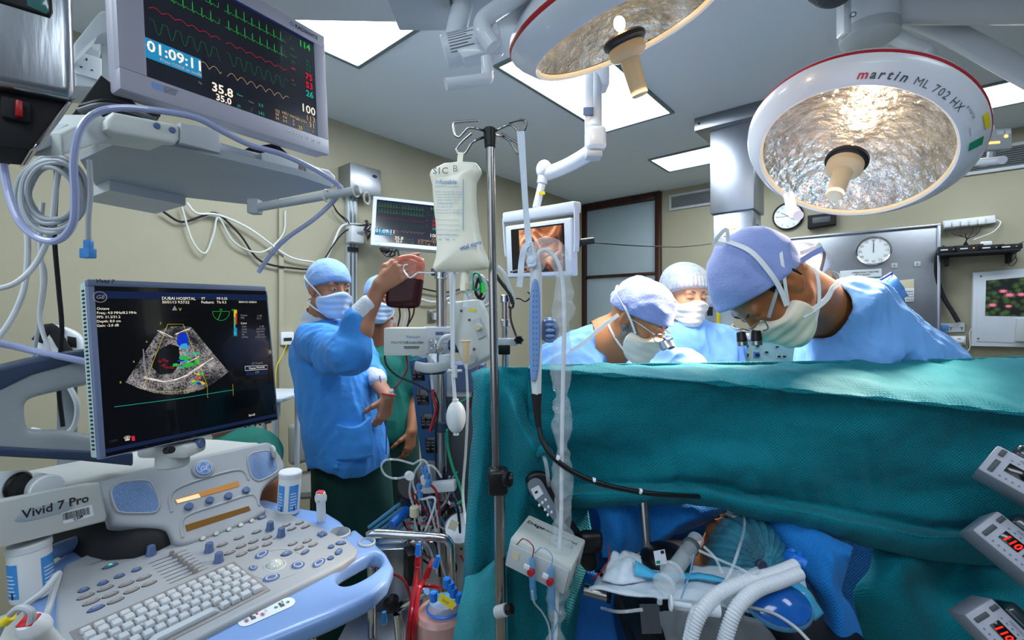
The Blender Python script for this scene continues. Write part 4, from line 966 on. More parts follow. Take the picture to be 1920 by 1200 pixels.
# echo fan: speckled tissue
m = mat('echo', '000000', .6); nt = m.node_tree; b = nt.nodes['Principled BSDF']; tc = nt.nodes.new('ShaderNodeTexCoord')
n1_ = nt.nodes.new('ShaderNodeTexNoise'); n1_.inputs['Scale'].default_value = 28; n1_.inputs['Detail'].default_value = 2; n2_ = nt.nodes.new('ShaderNodeTexNoise'); n2_.inputs['Scale'].default_value = 300; n2_.inputs['Detail'].default_value = 1
mx = nt.nodes.new('ShaderNodeMath'); mx.operation = 'MULTIPLY'; rp = nt.nodes.new('ShaderNodeValToRGB'); rp.color_ramp.elements[0].position = .16; rp.color_ramp.elements[0].color = rgb('08080A'); rp.color_ramp.elements[1].position = .46; rp.color_ramp.elements[1].color = rgb('B9B2B4')
for q_ in (n1_, n2_): nt.links.new(tc.outputs['Object'], q_.inputs[0])
nt.links.new(n1_.outputs[0], mx.inputs[0]); nt.links.new(n2_.outputs[0], mx.inputs[1]); nt.links.new(mx.outputs[0], rp.inputs[0]); nt.links.new(rp.outputs[0], b.inputs['Emission Color']); b.inputs['Emission Strength'].default_value = .9
fan = [(297, 621), (318, 612), (345, 612), (358, 613), (428, 697), (405, 715), (380, 730), (350, 738), (320, 740), (290, 737), (260, 728), (235, 717)]
S.poly(fan, 'echo', .0008)
rr = random.Random(5)
for (pts, wd, m_) in ((((270, 708), (285, 711), (305, 714), (330, 712), (350, 703), (370, 692), (398, 672)), .006, 'g_white'), (((297, 621), (310, 628), (322, 631)), .004, 'g_white'), (((330, 626), (345, 620), (358, 616)), .004, 'g_white'), (((268, 655), (270, 680), (275, 705)), .003, 'g_grey'), (((350, 680), (365, 672), (372, 668)), .003, 'g_white')):
    for k in range(4): S.line([(a+rr.uniform(-2.5, 2.5), b_+rr.uniform(-2, 2)) for a, b_ in pts], m_ if k < 2 else 'g_grey', wd*rr.uniform(.2, .45), .0010)
S.poly([(300, 655), (318, 645), (335, 650), (338, 680), (322, 700), (300, 702), (285, 690), (286, 670)], 'screenk', .0009)
def blob(cx, cy, rx, ry, m_, n=12, z=.00105): S.poly([(cx+math.cos(k*2*PI/n)*rx*rr.uniform(.6, 1.25), cy+math.sin(k*2*PI/n)*ry*rr.uniform(.6, 1.25)) for k in range(n)], m_, z)
glow('g_deep', '1437C8', .9)
blob(343, 638, 11, 15, 'g_deep'); blob(345, 650, 12, 6, 'g_cyan', z=.0011)
for k in range(16): blob(rr.uniform(325, 372), rr.uniform(658, 690), rr.uniform(3, 9), rr.uniform(2, 4), rr.choice(('g_green', 'g_green', 'g_green', 'g_teal', 'g_deep')), 9, .0011+k*.00001)
for k in range(6): blob(rr.uniform(298, 322), rr.uniform(675, 692), rr.uniform(3, 6), rr.uniform(2, 4), 'red', 8, .0012)
for k in range(12): blob(rr.uniform(360, 384), rr.uniform(700, 720), rr.uniform(3, 6), rr.uniform(1.5, 3), rr.choice(('g_green', 'g_yellow', 'g_red', 'g_deep')), 7, .0012+k*.00001)
S.line([(314, 608), (343, 608), (388, 722), (370, 728), (330, 735), (290, 733), (268, 727), (314, 608)], 'g_yellow', .0008, .0014)
S.line([(214, 763), (330, 748), (437, 731)], 'g_teal', .001); S.line([(436, 720), (437, 742)], 'g_yellow', .0005); S.line([(388, 722), (389, 746)], 'g_yellow', .0005)
S.poly([(322, 582), (332, 582), (327, 573)], 'g_grey')
S.t('☎', 232, 826, 8, 'g_white'); S.poly([(246, 818), (252, 817), (253, 826), (247, 827)], 'g_red')
S.mb.rect((scx, sb_+.012, .0006), sw, .008, bl)
S.mb.build('monitor_screen', US)
mb = MB(UM.M); u, v = UM.uv(178, 530); mb.text('Vivid 7', u, v, .0115, 'ink', .0014, bold=.02, shear=.2); mb.build('monitor_lettering', mf, label='Vivid 7 lettering')
mb = MB(UM.M)
for (a, b_, r) in ((460, 800, .003), (467, 799, .002), (478, 797, .003), (487, 796, .003)): u, v = UM.uv(a, b_); mb.cyl((u, v, .0), (u, v, .003), r, 'ink', 10)
u, v = UM.uv(502, 792); mb.box((u, v, .001), (.018, .006, .004), 'ink', .001); u, v = UM.uv(514, 765); mb.box((u, v, .001), (.005, .016, .004), 'ink', .001); mb.build('monitor_buttons', mf)
mb = MB(); c = UM.w(-.04, -h/2, -.05); mb.box(c+Vector((.0, .0, -.018)), (.12, .07, .03), 'uswhite', .01); mb.cyl(c+Vector((0, 0, -.02)), c+Vector((0, 0, -.06)), .034, 'uswhite', 24); mb.build('monitor_neck', US)
mb = MB(); mb.cyl(P(312, 845, 1.0), P(322, 843, .99), .008, 'black', 14); mb.build('neck_latch', US); mb = MB(); mb.cyl(P(364, 832, 1.1), P(380, 830, 1.1), .012, 'knobblue', 16); mb.build('neck_knob', US)
# loop-shaped transport arm at the left
AR = Fr(P(90, 770, 1.02), (.514, .858, 0), (0, 0, 1))
ar = lambda L: [AR.uv(*p) for p in L]
out = ar([(-160, 770), (-120, 730), (-40, 712), (0, 702), (60, 686), (130, 672), (215, 660), (225, 724), (170, 722)]) 
o_all = ar([(-200, 760), (-120, 725), (0, 700), (60, 684), (130, 671), (210, 660), (250, 665), (250, 862), (160, 858), (0, 850), (-120, 850), (-200, 845)])
hole = ar([(48, 772), (50, 757), (63, 747), (110, 735), (165, 722), (232, 716), (232, 815), (120, 809), (64, 808), (52, 797)])
plateform(AR, o_all, [sm2(hole, 3)], -.05, .0, .012, .005, 'transport_loop', 'usgrey', US)
for L in ([(-200, 746), (-120, 712), (0, 688), (60, 673), (130, 661), (210, 650), (210, 668), (130, 684), (60, 703), (0, 732), (-120, 760), (-200, 775)], [(-200, 836), (0, 836), (100, 842), (250, 848), (250, 874), (150, 864), (0, 856), (-200, 860)]):
    plateform(AR, ar(L), [], -.055, .005, .006, .004, 'navy_trim', 'armnavy', US)
# icon label on the rim
a = DK.uv(447, 1171, -.012); b_ = DK.uv(552, 1125, -.012); c0 = ((a[0]+b_[0])/2, (a[1]+b_[1])/2); L_ = math.hypot(b_[0]-a[0], b_[1]-a[1]); an = math.atan2(b_[1]-a[1], b_[0]-a[0])
LM = MB(DK.M @ Matrix.Translation((c0[0], c0[1], -.0112)) @ Matrix.Rotation(an, 4, 'Z')); LM.prism(rrect(L_, .034, .016, 6), 0, .0006, 'sticker'); LM.M = LM.M @ Matrix.Diagonal((L_/.175, .9, 1, 1))
for (x, s) in ((-.045, 1), (.045, 1)): LM.box((x, -.002, .001), (.014, .010, .0006), 'greytext'); LM.box((x-.003, .007, .001), (.008, .006, .0006), 'greytext')
for (x, y) in ((-.065, -.002), (-.018, -.004)): LM.lathe([(.0055, .0012), (.0068, .0012)], 'redtext', 20, Matrix.Translation((x, y, 0)), closed=False); LM.box((x, y, .001), (.006, .006, .0006), 'greytext')
LM.poly([(.02, 0), (.026, .006), (.026, .003), (.032, .003), (.032, -.003), (.026, -.003), (.026, -.006)], 'green', .0012); LM.poly([(.072, 0), (.066, .006), (.066, .003), (.060, .003), (.060, -.003), (.066, -.003), (.066, -.006)], 'green', .0012)
LM.box((-.03, .006, .001), (.006, .006, .0006), 'redtext'); LM.box((.052, .009, .001), (.005, .006, .0006), 'green'); LM.ribbon([(-.008, .0), (-.004, .009), (0, .0), (-.008, .0)], .001, 'greytext', .0012)
LM.build('instruction_label', US)
# ---------------------------------------------------------------- things on the back wall
wb = lambda *p: WB.uv(*p)
def wbox(mb, pts, z0, z1, mt, r=.003): mb.prism([WB.uv(p[0], p[1], z1) for p in pts], z0, z1, mt, r)
t = thing('steel_wall_panel', 'large brushed stainless steel panel on the back wall behind the surgeons, holding a clock', 'wall panel', WB.w(2.55, .9, .02))
mb = MB(WB.M); mb.box((2.56, 1.54, .03), (1.3, 1.3, .06), 'panelsteel', .006); mb.build('sheet', t)
mb = MB(WB.M); mb.box((2.56, 2.19, .036), (1.31, .018, .078), 'steelb', .004); mb.box((3.205, 1.54, .036), (.02, 1.3, .078), 'steelb', .004); mb.build('edge_trim', t)
for (a, b_) in ((1677, 498), (1720, 495)):
    t2 = thing('wall_switch', 'small square switch plate on the steel wall panel, '+('left' if a < 1700 else 'right')+' of two', 'switch', WB.w(*WB.uv(a, b_), .06), 'switch plates on the steel panel')
    u, v = WB.uv(a, b_, .062); mb = MB(WB.M); mb.box((u, v, .0635), (.04, .04, .007), 'greyl', .002); mb.build('plate', t2); mb = MB(WB.M); mb.box((u, v, .069), (.004, .012, .004), 'ink'); mb.build('switch', t2)
def clock(px, py, R, z, label, h1, h2, faced, numerals):
    u, v = WB.uv(px, py, z); c = WB.w(u, v, z); t = thing('wall_clock', label, 'clock', c-Vector((0, 0, R)), 'round wall clocks'); fr = Fr(c, WB.r, WB.u)
    mb = MB(fr.M); mb.lathe([(R, 0), (R, .03), (R*.97, .035), (R*.90, .03), (R*.9, .02)], 'ink' if numerals == 12 else 'chrome', 48, closed=False); mb.build('rim', t)
    mb = MB(fr.M); mb.lathe([(R*.92, .021), (0, .021)], 'clockface', 48, closed=False); f = mb.build('face', t)
    mb = MB(fr.M)
    for k in range(12):
        a = PI/2-2*PI*(k+1)/12; s = str(k+1) if numerals == 12 else str((k+1)*5)
        mb.text(s, math.cos(a)*R*.74, math.sin(a)*R*.74-R*.07, R*.22, 'ink', .022, 'CENTER')
    for k in range(60):
        a = 2*PI*k/60; mb.ribbon([(math.cos(a)*R*.87, math.sin(a)*R*.87), (math.cos(a)*R*.9, math.sin(a)*R*.9)], R*.012, 'ink', .022)
    mb.build('numerals', f)
    for a, L, w_ in ((h1, .5, .035), (h2, .72, .025)):
        mb = MB(fr.M); a = PI/2-a; mb.ribbon([(-math.cos(a)*R*.12, -math.sin(a)*R*.12), (math.cos(a)*R*L, math.sin(a)*R*L)], R*w_*1.6, 'ink', .024); mb.build('hand', t)
    mb = MB(fr.M); mb.lathe([(R*.92, .028), (0, .029)], 'lampglass', 40, closed=False); mb.build('glass', t)
clock(1478, 406, .125, .0, 'round black-rimmed wall clock partly behind the right surgical lamp', 5.3, 4.7, True, 12)
clock(1638, 471, .118, .062, 'round chrome-rimmed timer clock on the steel wall panel', .02, 0, True, 60)
t = thing('wall_speaker', 'small black box speaker on the back wall beside the black-rimmed clock', 'speaker', WB.w(*WB.uv(1538, 425), 0))
mb = MB(WB.M); wbox(mb, ((1514, 404), (1566, 398), (1566, 420), (1514, 428)), 0, .08, 'blackm', .006); mb.build('case', t)
mb = MB(WB.M); u, v = WB.uv(1540, 412, .08); mb.box((u, v, .0815), (.13, .05, .003), 'dgrey', .001); mb.build('grille', t)
# notices and phone on the panel
t = thing('notice_strip', 'white notice strip with printed label on the steel wall panel', 'notice', WB.w(*WB.uv(1600, 520), .06))
mb = MB(WB.M); wbox(mb, ((1575, 508), (1653, 503), (1653, 518), (1575, 522)), .0605, .066, 'sticker', .001); mb.build('card', t)
mb = MB(WB.M); u, v = WB.uv(1597, 513, .067); mb.text('OPERATING THEATRE', u, v, .018, 'ink', .0672, bold=.02); mb.text('SET IT RIGHT', u+.02, v-.02, .018, 'ink', .0672, bold=.02); mb.build('lettering', t)
t = thing('white_wall_tray', 'white shelf-like tray under the notice strip on the steel wall panel', 'tray', WB.w(*WB.uv(1610, 545), .06))
mb = MB(WB.M); wbox(mb, ((1560, 524), (1655, 520), (1662, 545), (1560, 552)), .062, .10, 'bezelw', .003); mb.build('tray_body', t); mb = MB(WB.M); wbox(mb, ((1560, 524), (1655, 520), (1655, 524), (1560, 527)), .062, .115, 'green', .001); mb.build('tray_edge', t)
t = thing('wall_phone', 'cream wall telephone panel on the steel wall panel behind the tall surgeon', 'telephone', WB.w(*WB.uv(1700, 560), .06))
mb = MB(WB.M); wbox(mb, ((1684, 526), (1714, 523), (1714, 560), (1684, 562)), .061, .085, 'creamgrey', .004); mb.build('cradle', t)
mb = MB(WB.M); wbox(mb, ((1697, 541), (1714, 540), (1713, 565), (1697, 566)), .085, .09, 'white', .001)
for r in range(4):
    for c in range(3): u, v = WB.uv(1701+c*4.5, 546+r*5, .09); mb.box((u, v, .0915), (.011, .010, .003), 'greyp', .001)
mb.build('keypad', t)
# power strip with five plugs
t = thing('power_strip', 'white power strip high on the back wall with five plugs in it', 'power strip', WB.w(*WB.uv(1817, 430), 0))
mb = MB(WB.M); wbox(mb, ((1768, 414), (1866, 403), (1868, 417), (1768, 431)), 0, .04, 'white', .006); mb.build('strip_body', t)
for k in range(5):
    u, v = WB.uv(1776+k*16, 422-k*1.6, .04); mb = MB(WB.M); mb.box((u, v-.004, .062), (.045, .05, .044), 'white', .014, 3); mb.build('plug', t)
# black shelf with boxes
t = thing('black_wall_shelf', 'black wall shelf below the power strip carrying electronic boxes', 'shelf', WB.w(*WB.uv(1838, 478), .0))
mb = MB(WB.M); a = WB.uv(1762, 480, .1); b_ = WB.uv(1908, 466, .1); mb.box(((a[0]+b_[0])/2, a[1]+.0, .11), (b_[0]-a[0], .016, .22), 'blackm', .003); mb.build('board', t)
for k, s in enumerate((.1, .9)): mb = MB(WB.M); mb.box((a[0]+(b_[0]-a[0])*s, a[1]-.04, .06), (.02, .07, .12), 'blackm'); mb.build('bracket', t)
yb = a[1]+.0085
for k, (s, w_, hh, m_) in enumerate(((.10, .11, .05, 'black'), (.36, .16, .05, 'blackm'), (.64, .14, .04, 'black'), (.88, .12, .035, 'blackm'))):
    x = a[0]+(b_[0]-a[0])*s; lab = ['left-hand black electronic box on the black wall shelf, beside the hose', 'black electronic box with a small light, second from left on the wall shelf', 'black electronic box under the white plug, third on the wall shelf', 'right-hand low black electronic box on the black wall shelf'][k]
    t2 = thing('electronic_box', lab, 'electronic box', WB.w(x, yb, .12), 'electronic boxes on the wall shelf')
    mb = MB(WB.M); mb.box((x, yb+hh/2+.0005, .13), (w_, hh, .15), m_, .004); mb.build('case', t2)
    mb = MB(WB.M); mb.box((x-.02, yb+hh*.5, .2055), (.04, .008, .002), 'sticker'); mb.box((x+.03, yb+hh*.5, .2055), (.006, .006, .002), 'amber' if k == 1 else 'greyl'); mb.build('front_marks', t2)
u, v = WB.uv(1842, 456, .12); x = a[0]+(b_[0]-a[0])*.6; mb = MB(WB.M); mb.box((x, yb+.04+.016, .14), (.06, .03, .06), 'white', .006); tag(mb.build('plug_adapter'), 'white plug adapter lying on the boxes of the wall shelf', 'adapter')
# cords
def cord(pts, r, mt, name, label, cat='cable', group=None, n=8, **k):
    mb = MB(); mb.tube(pts, r, mt, n, **k); return mb.build(name, label=label, cat=cat, group=group)
for k in range(5):
    p0 = WB.w(*WB.uv(1778+k*16, 430-k*1.6, .06), .06); cord([p0, WB.w(*WB.uv(1790+k*10, 440, .07), .07), WB.w(*WB.uv(1812, 446+k, .07), .07), WB.w(*WB.uv(1806+k*2, 460, .1), .13)], .003, 'black', 'electric_cable', ['black cord from the leftmost plug of the wall power strip', 'black cord from the second plug of the wall power strip', 'black cord from the middle plug of the wall power strip', 'black cord from the fourth plug of the wall power strip', 'black cord from the rightmost plug of the wall power strip'][k], group='cords under the power strip')
cord([WB.w(*WB.uv(1868, 412, .02), .02), WB.w(*WB.uv(1876, 418, .03), .03), WB.w(*WB.uv(1862, 435, .06), .06), WB.w(*WB.uv(1825, 450, .1), .12)], .004, 'white', 'electric_cable', 'white cord curving from the end of the wall power strip')
cord([WB.w(*WB.uv(p[0], p[1], .05), .05) for p in ((1772, 462), (1757, 478), (1755, 515), (1768, 555), (1786, 585), (1797, 604))], .016, 'blackm', 'corrugated_hose', 'black corrugated hose running down the back wall from the shelf', 'hose', n=12, ridges=.012)
cord([WB.w(*WB.uv(p[0], p[1], .02), .02) for p in ((1905, 474), (1903, 484), (1890, 492), (1896, 499), (1906, 490), (1904, 480))], .002, 'black', 'thin_wire', 'thin black wire looping under the right end of the wall shelf')
cord([WB.w(*WB.uv(p[0], p[1], .05), .05) for p in ((1903, 460), (1925, 452), (1960, 448))], .003, 'black', 'thin_wire', 'thin black wire leaving the wall shelf to the right edge')
# sockets low on the wall
for k, (q, lab) in enumerate(((((1762, 607), (1809, 605), (1809, 622), (1762, 624)), 'upper grey double socket plate with a blue insert right of the tall surgeon'), (((1768, 630), (1811, 630), (1811, 646), (1768, 647)), 'lower white socket plate with a plug, right of the tall surgeon'))):
    t = thing('wall_socket', lab, 'socket', WB.w(*WB.uv(1788, q[2][1]), 0), 'socket plates right of the tall surgeon'); mb = MB(WB.M); wbox(mb, q, 0, .03, 'greyl' if k == 0 else 'white', .004); mb.build('plate', t)
    mb = MB(WB.M)
    if k == 0:
        u, v = WB.uv(1771, 615, .03); mb.box((u, v, .033), (.045, .05, .008), 'gelogo', .002); u, v = WB.uv(1793, 614, .03)
        for s in (-.03, .03): mb.box((u+s, v, .031), (.018, .004, .003), 'ink'); mb.box((u+s, v-.012, .031), (.004, .014, .003), 'ink')
        mb.build('insert', t)
    else: u, v = WB.uv(1798, 638, .03); mb.box((u, v, .045), (.06, .04, .03), 'white', .008); mb.box((u, v+.014, .061), (.02, .004, .002), 'red'); mb.build('plug', t)
cord([WB.w(*WB.uv(p[0], p[1], .04), .04) for p in ((1802, 645), (1803, 655), (1812, 660), (1819, 650), (1818, 625), (1822, 615))], .004, 'offwhite', 'electric_cable', 'grey-white cord looping from the lower socket to the white wall display')
cord([WB.w(*WB.uv(p[0], p[1], .02), .02) for p in ((1820, 640), (1812, 670), (1806, 700))], .003, 'black', 'thin_wire', 'thin black wire hanging between the sockets and the white wall display')
# white wall display with the lily picture
t = thing('wall_display', 'white framed wall display showing pink water lilies, at the right edge', 'display', WB.w(*WB.uv(1880, 650), 0))
mb = MB(WB.M); wbox(mb, ((1825, 511), (1960, 500), (1960, 652), (1822, 649)), 0, .09, 'bezelw', .006); hs = mb.build('housing', t)
mb = MB(WB.M); wbox(mb, ((1833, 518), (1960, 508), (1960, 645), (1831, 640)), .09, .094, 'bezelw', .002); mb.build('front_plate', t)
mb = MB(WB.M); 
for (a_, b2) in ((1839, 518), (1834, 635)): u, v = WB.uv(a_, b2, .094); mb.cyl((u, v, .094), (u, v, .097), .006, 'dgrey', 10)
mb.build('screws', t)
m = mat('lilypads', '16241A', .4, emit=.9, ecol='1A2A1A'); nt = m.node_tree; tc = nt.nodes.new('ShaderNodeTexCoord'); vo = nt.nodes.new('ShaderNodeTexVoronoi'); vo.inputs['Scale'].default_value = 26
rp = nt.nodes.new('ShaderNodeValToRGB'); rp.color_ramp.elements[0].color = rgb('4A6A34'); rp.color_ramp.elements[1].color = rgb('0C1410'); rp.color_ramp.elements[1].position = .6
nt.links.new(tc.outputs['Object'], vo.inputs[0]); nt.links.new(vo.outputs[0], rp.inputs[0]); nt.links.new(rp.outputs[0], nt.nodes['Principled BSDF'].inputs['Emission Color']); nt.nodes['Principled BSDF'].inputs[0].default_value = (0, 0, 0, 1)
mb = MB(WB.M); q = [WB.uv(*p, .094) for p in ((1849, 526), (1960, 516), (1960, 594), (1847, 592))]; mb.poly(q, 'lilypads', .0952)
glow('lily', 'E28A9E', 1.); glow('lily2', 'C05A78', .9)
for (a_, b2, s) in ((1881, 546, 10), (1893, 553, 11), (1861, 572, 10), (1891, 574, 8), (1915, 552, 10)):
    for layer in range(2):
        for k in range(9):
            an = k*2*PI/9+layer*.3; L = s*.62*(1-.35*layer); c = WB.uv(a_, b2, .0955); k_ = .0045
            tip = (c[0]+math.cos(an)*L*k_*1.0, c[1]+abs(math.sin(an))**.8*math.copysign(1, math.sin(an))*L*k_*.6); nx, ny = -math.sin(an)*L*k_*.18, math.cos(an)*L*k_*.12
            mb.poly([c, (c[0]+(tip[0]-c[0])*.6+nx, c[1]+(tip[1]-c[1])*.6+ny), tip, (c[0]+(tip[0]-c[0])*.6-nx, c[1]+(tip[1]-c[1])*.6-ny)], 'lily' if layer else 'lily2', .0956+layer*.0004)
mb.build('picture', t)
mb = MB(WB.M); wbox(mb, ((1907, 598), (1960, 592), (1960, 642), (1904, 640)), .094, .13, 'greyl', .006); mb.build('control_box', t)
# anaesthesia cabinet behind the surgeons
t = thing('gas_control_cabinet', 'pale green control cabinet with round dials standing between the surgeons against the back wall', 'cabinet', P(1440, 1000, 2.35))
GC = Fr(P(1440, 660, 2.35), (1, -.05, 0), (0, 0, 1)); mat('mint', '9FC7BE', .5)
mb = MB(GC.M); mb.prism([GC.uv(*p) for p in ((1383, 636), (1500, 636), (1500, 684), (1383, 684))], -.25, 0, 'mint', .008); u0_, v0_ = GC.uv(1441, 684); mb.box((u0_, v0_-.45, -.125), (.32, .88, .25), 'offwhite', .01); mb.build('cabinet_body', t)
mb = MB(GC.M); mb.prism([GC.uv(*p) for p in ((1395, 628), (1500, 628), (1500, 637), (1395, 637))], -.25, .02, 'white', .003); mb.build('top_shelf', t)
for (a_, b2, m_, r) in ((1397, 648, 'white', 7), (1397, 665, 'yellow', 8), (1418, 665, 'gelogo', 7), (1418, 648, 'mint', 5), (1435, 660, 'mint', 4), (1458, 668, 'mint', 4), (1468, 668, 'mint', 4), (1455, 650, 'mint', 3)):
    u, v = GC.uv(a_, b2); mb = MB(GC.M); mb.box((u, v, .003), (r*.0044, r*.0044, .006), m_, .001); mb.cyl((u, v, .006), (u, v, .022), r*.0013, 'ink', 14); mb.build('dial', t)
t = thing('grey_gas_column', 'grey instrument column with small windows between the nurse and the tall surgeon', 'instrument column', P(1348, 1000, 2.6))
GD = Fr(P(1348, 600, 2.6), (1, -.05, 0), (0, 0, 1)); mb = MB(GD.M); mb.prism([GD.uv(*p) for p in ((1320, 555), (1376, 555), (1376, 720), (1320, 720))], -.2, 0, 'greyl', .006); mb.build('column_body', t)
mb = MB(GD.M); u, v = GD.uv(1330, 587); mb.box((u, v, .004), (.05, .11, .008), 'greyp', .003); mb.box((u, v+.01, .009), (.03, .05, .003), 'ink'); mb.build('window', t); mb = MB(GD.M); u, v = GD.uv(1346, 600); mb.box((u, v, .004), (.02, .12, .006), 'yellow', .002); mb.build('yellow_strip', t)
# thin cable from the small camera to the column, and the camera
t = thing('small_black_camera', 'small black cylinder camera clipped beside the hanging amber monitor', 'camera', P(1092, 460, 2.2))
mb = MB(); mb.cyl(P(1078, 455, 2.2), P(1114, 451, 2.2), .016, 'black', 20); mb.cyl(P(1080, 455, 2.2), P(1088, 454, 2.2), .024, 'blackm', 20); mb.build('barrel', t); mb = MB(); mb.tube([P(1078, 462, 2.2), P(1070, 452, 2.2), P(1080, 444, 2.21)], .006, 'blackm'); mb.build('clamp', t)
cord([P(1114, 455, 2.2), P(1180, 460, 2.35), P(1260, 463, 2.6), P(1300, 461, 2.8), P(1334, 457, 3.1)], .003, 'black', 'camera_cable', 'thin black cable from the small camera across to the steel column')
cord([P(1078, 445, 2.2), P(1050, 465, 2.1), P(1035, 475, 1.9), P(990, 500, 1.6), P(958, 510, 1.3)], .0025, 'black', 'camera_cable', 'thin black cable dropping left from the small camera past the amber monitor')

# ---------------------------------------------------------------- things on the left wall
WM = Fr((-.719, 3.138, 2.127), (.962, .269, -.047), (-.037, .3, .953)); w, h = .44*.93, .372*.84
t = thing('patient_monitor', 'smaller white-framed patient monitor on a wall bracket above the man holding the blood bag', 'monitor', WM.w(0, -.2, -.05))
mb = MB(WM.M); mb.box((0, 0, -.03), (.462, .372, .056), 'bezelw', .008); mf = mb.build('bezel', t)
mb = vital_screen(WM, (w, h), False); mb.rect((0, 0, 0), w, h, 'screen')
o = mb.build('screen', t)
mb = MB(WM.M); mb.rect((-.18, -.171, .0), .02, .012, 'usblue'); mb.build('badge', mf)
t = thing('monitor_wall_arm', 'grey vertical wall channel with jointed arm carrying the smaller patient monitor', 'wall arm', WL.w(-3.15, 1.5, .03))
mb = MB(WL.M); mb.box((-3.15, 1.92, .02), (.075, .88, .04), 'greyl', .004); mb.box((-3.165, 1.92, .042), (.012, .86, .006), 'alu'); mb.box((-3.135, 1.92, .042), (.012, .86, .006), 'alu'); mb.build('wall_channel', t)
mb = MB(WL.M); mb.box((-3.15, 2.06, .07), (.10, .12, .08), 'white', .01); mb.build('slide_block', t)
mb = MB(); a_ = WL.w(-3.15, 2.08, .1); mb.tube([a_, P(690, 430, 3.2), WM.w(-.05, 0, -.06)], .02, 'greyl', 12, smooth=3); mb.build('arm', t)
mb = MB(WL.M); mb.box((-3.15, 1.96, .045), (.08, .03, .012), 'ink'); mb.build('clip', t)
t = thing('steel_wall_box', 'square steel box high on the left wall between the shelf rail and the wall monitor', 'wall box', WL.w(-3.1, 2.35, 0))
mb = MB(WL.M); u0_, v0_ = WL.uv(648, 310, .1); u1_, v1_ = WL.uv(706, 375, .1); mb.box(((u0_+u1_)/2, (v0_+v1_)/2+.01, .08), (u1_-u0_, v0_-v1_, .16), 'panelsteel', .005); mb.build('case', t)
mb = MB(WL.M); mb.ell((-3.05, v0_-.045, .161), (.02, .012, .003), 'ink', 12); mb.build('lock_hole', t)
wl = lambda L, off=.03: [WL.w(*WL.uv(p[0], p[1], off), off) for p in L]
for (pts, r, m_, lab, off) in (
    (((306, 397), (340, 416), (380, 405), (408, 401), (450, 440), (490, 490), (560, 504), (600, 505)), .006, 'blackm', 'black cable sagging along the left wall below the ceiling-hung shelf', .03),
    (((350, 380), (370, 400), (410, 403), (470, 430), (540, 480), (590, 492)), .006, 'white', 'white cable along the left wall running to the wall monitor arm', .04),
    (((341, 388), (360, 450), (384, 475), (400, 440), (410, 408), (440, 455), (490, 473), (530, 440), (535, 395)), .005, 'offwhite', 'thin grey cable hanging in a V below the ceiling-hung shelf', .035),
    (((600, 505), (620, 470), (640, 425), (668, 420), (690, 425)), .007, 'white', 'white cable rising to the wall monitor arm', .05),
    (((590, 520), (615, 475), (640, 440), (665, 425), (700, 420)), .005, 'blackm', 'black cable rising to the wall monitor arm beside the white one', .07),
    (((625, 385), (635, 400), (650, 412), (655, 420)), .004, 'black', 'short black wire under the steel wall box, front one', .06),
    (((622, 375), (630, 395), (642, 408), (650, 416)), .004, 'black', 'short black wire under the steel wall box, back one', .05),
    (((780, 538), (810, 545), (835, 548), (860, 543), (888, 530)), .007, 'black', 'black cable sagging on the wall behind the vertical chrome pole', .05),
    (((785, 560), (810, 566), (830, 563), (850, 555)), .009, 'white', 'white cable sagging on the wall behind the blood bag', .06)):
    cord(wl(pts, off), r, m_, 'wall_cable', lab, group='cables along the left wall')
t = thing('cable_bundle', 'black plug and cable bundle hanging under the smaller patient monitor', 'cable bundle', P(735, 475, 3.0))
for pts in (((715, 466), (720, 475), (735, 470), (728, 482)), ((712, 465), (725, 480), (740, 478), (735, 466)), ((738, 475), (745, 468), (748, 480))):
    mb = MB(); mb.tube(Ps(pts, 3.0), .006, 'black'); mb.build('cable', t)
mb = MB(); mb.box(P(722, 468, 3.0), (.06, .03, .03), 'black', .006); mb.build('plug', t)
t = thing('cable_bundle', 'black cable knot beside the left edge of the smaller patient monitor', 'cable bundle', P(690, 440, 3.05))
rr = random.Random(9)
for k in range(4): mb = MB(); mb.tube([P(692+rr.uniform(-9, 5), 415+j*8+rr.uniform(-5, 5), 3.1) for j in range(5)], .005, 'black'); mb.build('cable', t)
t = thing('wall_socket', 'white data socket on the left wall beside the man in the blue gown', 'socket', WL.w(-3.6, 1.32, 0))
mb = MB(WL.M); a_ = WL.uv(526, 623, .03); b_ = WL.uv(550, 646, .03); mb.box(((a_[0]+b_[0])/2, (a_[1]+b_[1])/2, .02), (b_[0]-a_[0], a_[1]-b_[1], .04), 'white', .004); mb.build('plate', t)
mb = MB(WL.M); mb.box(((a_[0]+b_[0])/2, (a_[1]+b_[1])/2-.005, .041), (.05, .02, .003), 'ink'); mb.build('ports', t)
cord(wl(((538, 644), (530, 665), (518, 690), (516, 740)), .05), .003, 'yellow', 'network_cable', 'thin yellow network cable hanging from the data socket')
t = thing('light_switch', 'brass-coloured light switch on the left wall behind the chrome pole', 'switch', WL.w(*WL.uv(812, 605), 0)); mb = MB(WL.M); a_ = WL.uv(804, 582, .02); b_ = WL.uv(818, 604, .02)
mb.box(((a_[0]+b_[0])/2, (a_[1]+b_[1])/2, .01), (b_[0]-a_[0], a_[1]-b_[1], .02), 'chromed', .003); mb.build('plate', t); mb = MB(WL.M); mb.box(((a_[0]+b_[0])/2+.02, (a_[1]+b_[1])/2, .03), (.05, .06, .03), 'greyl', .005); mb.build('rocker', t)
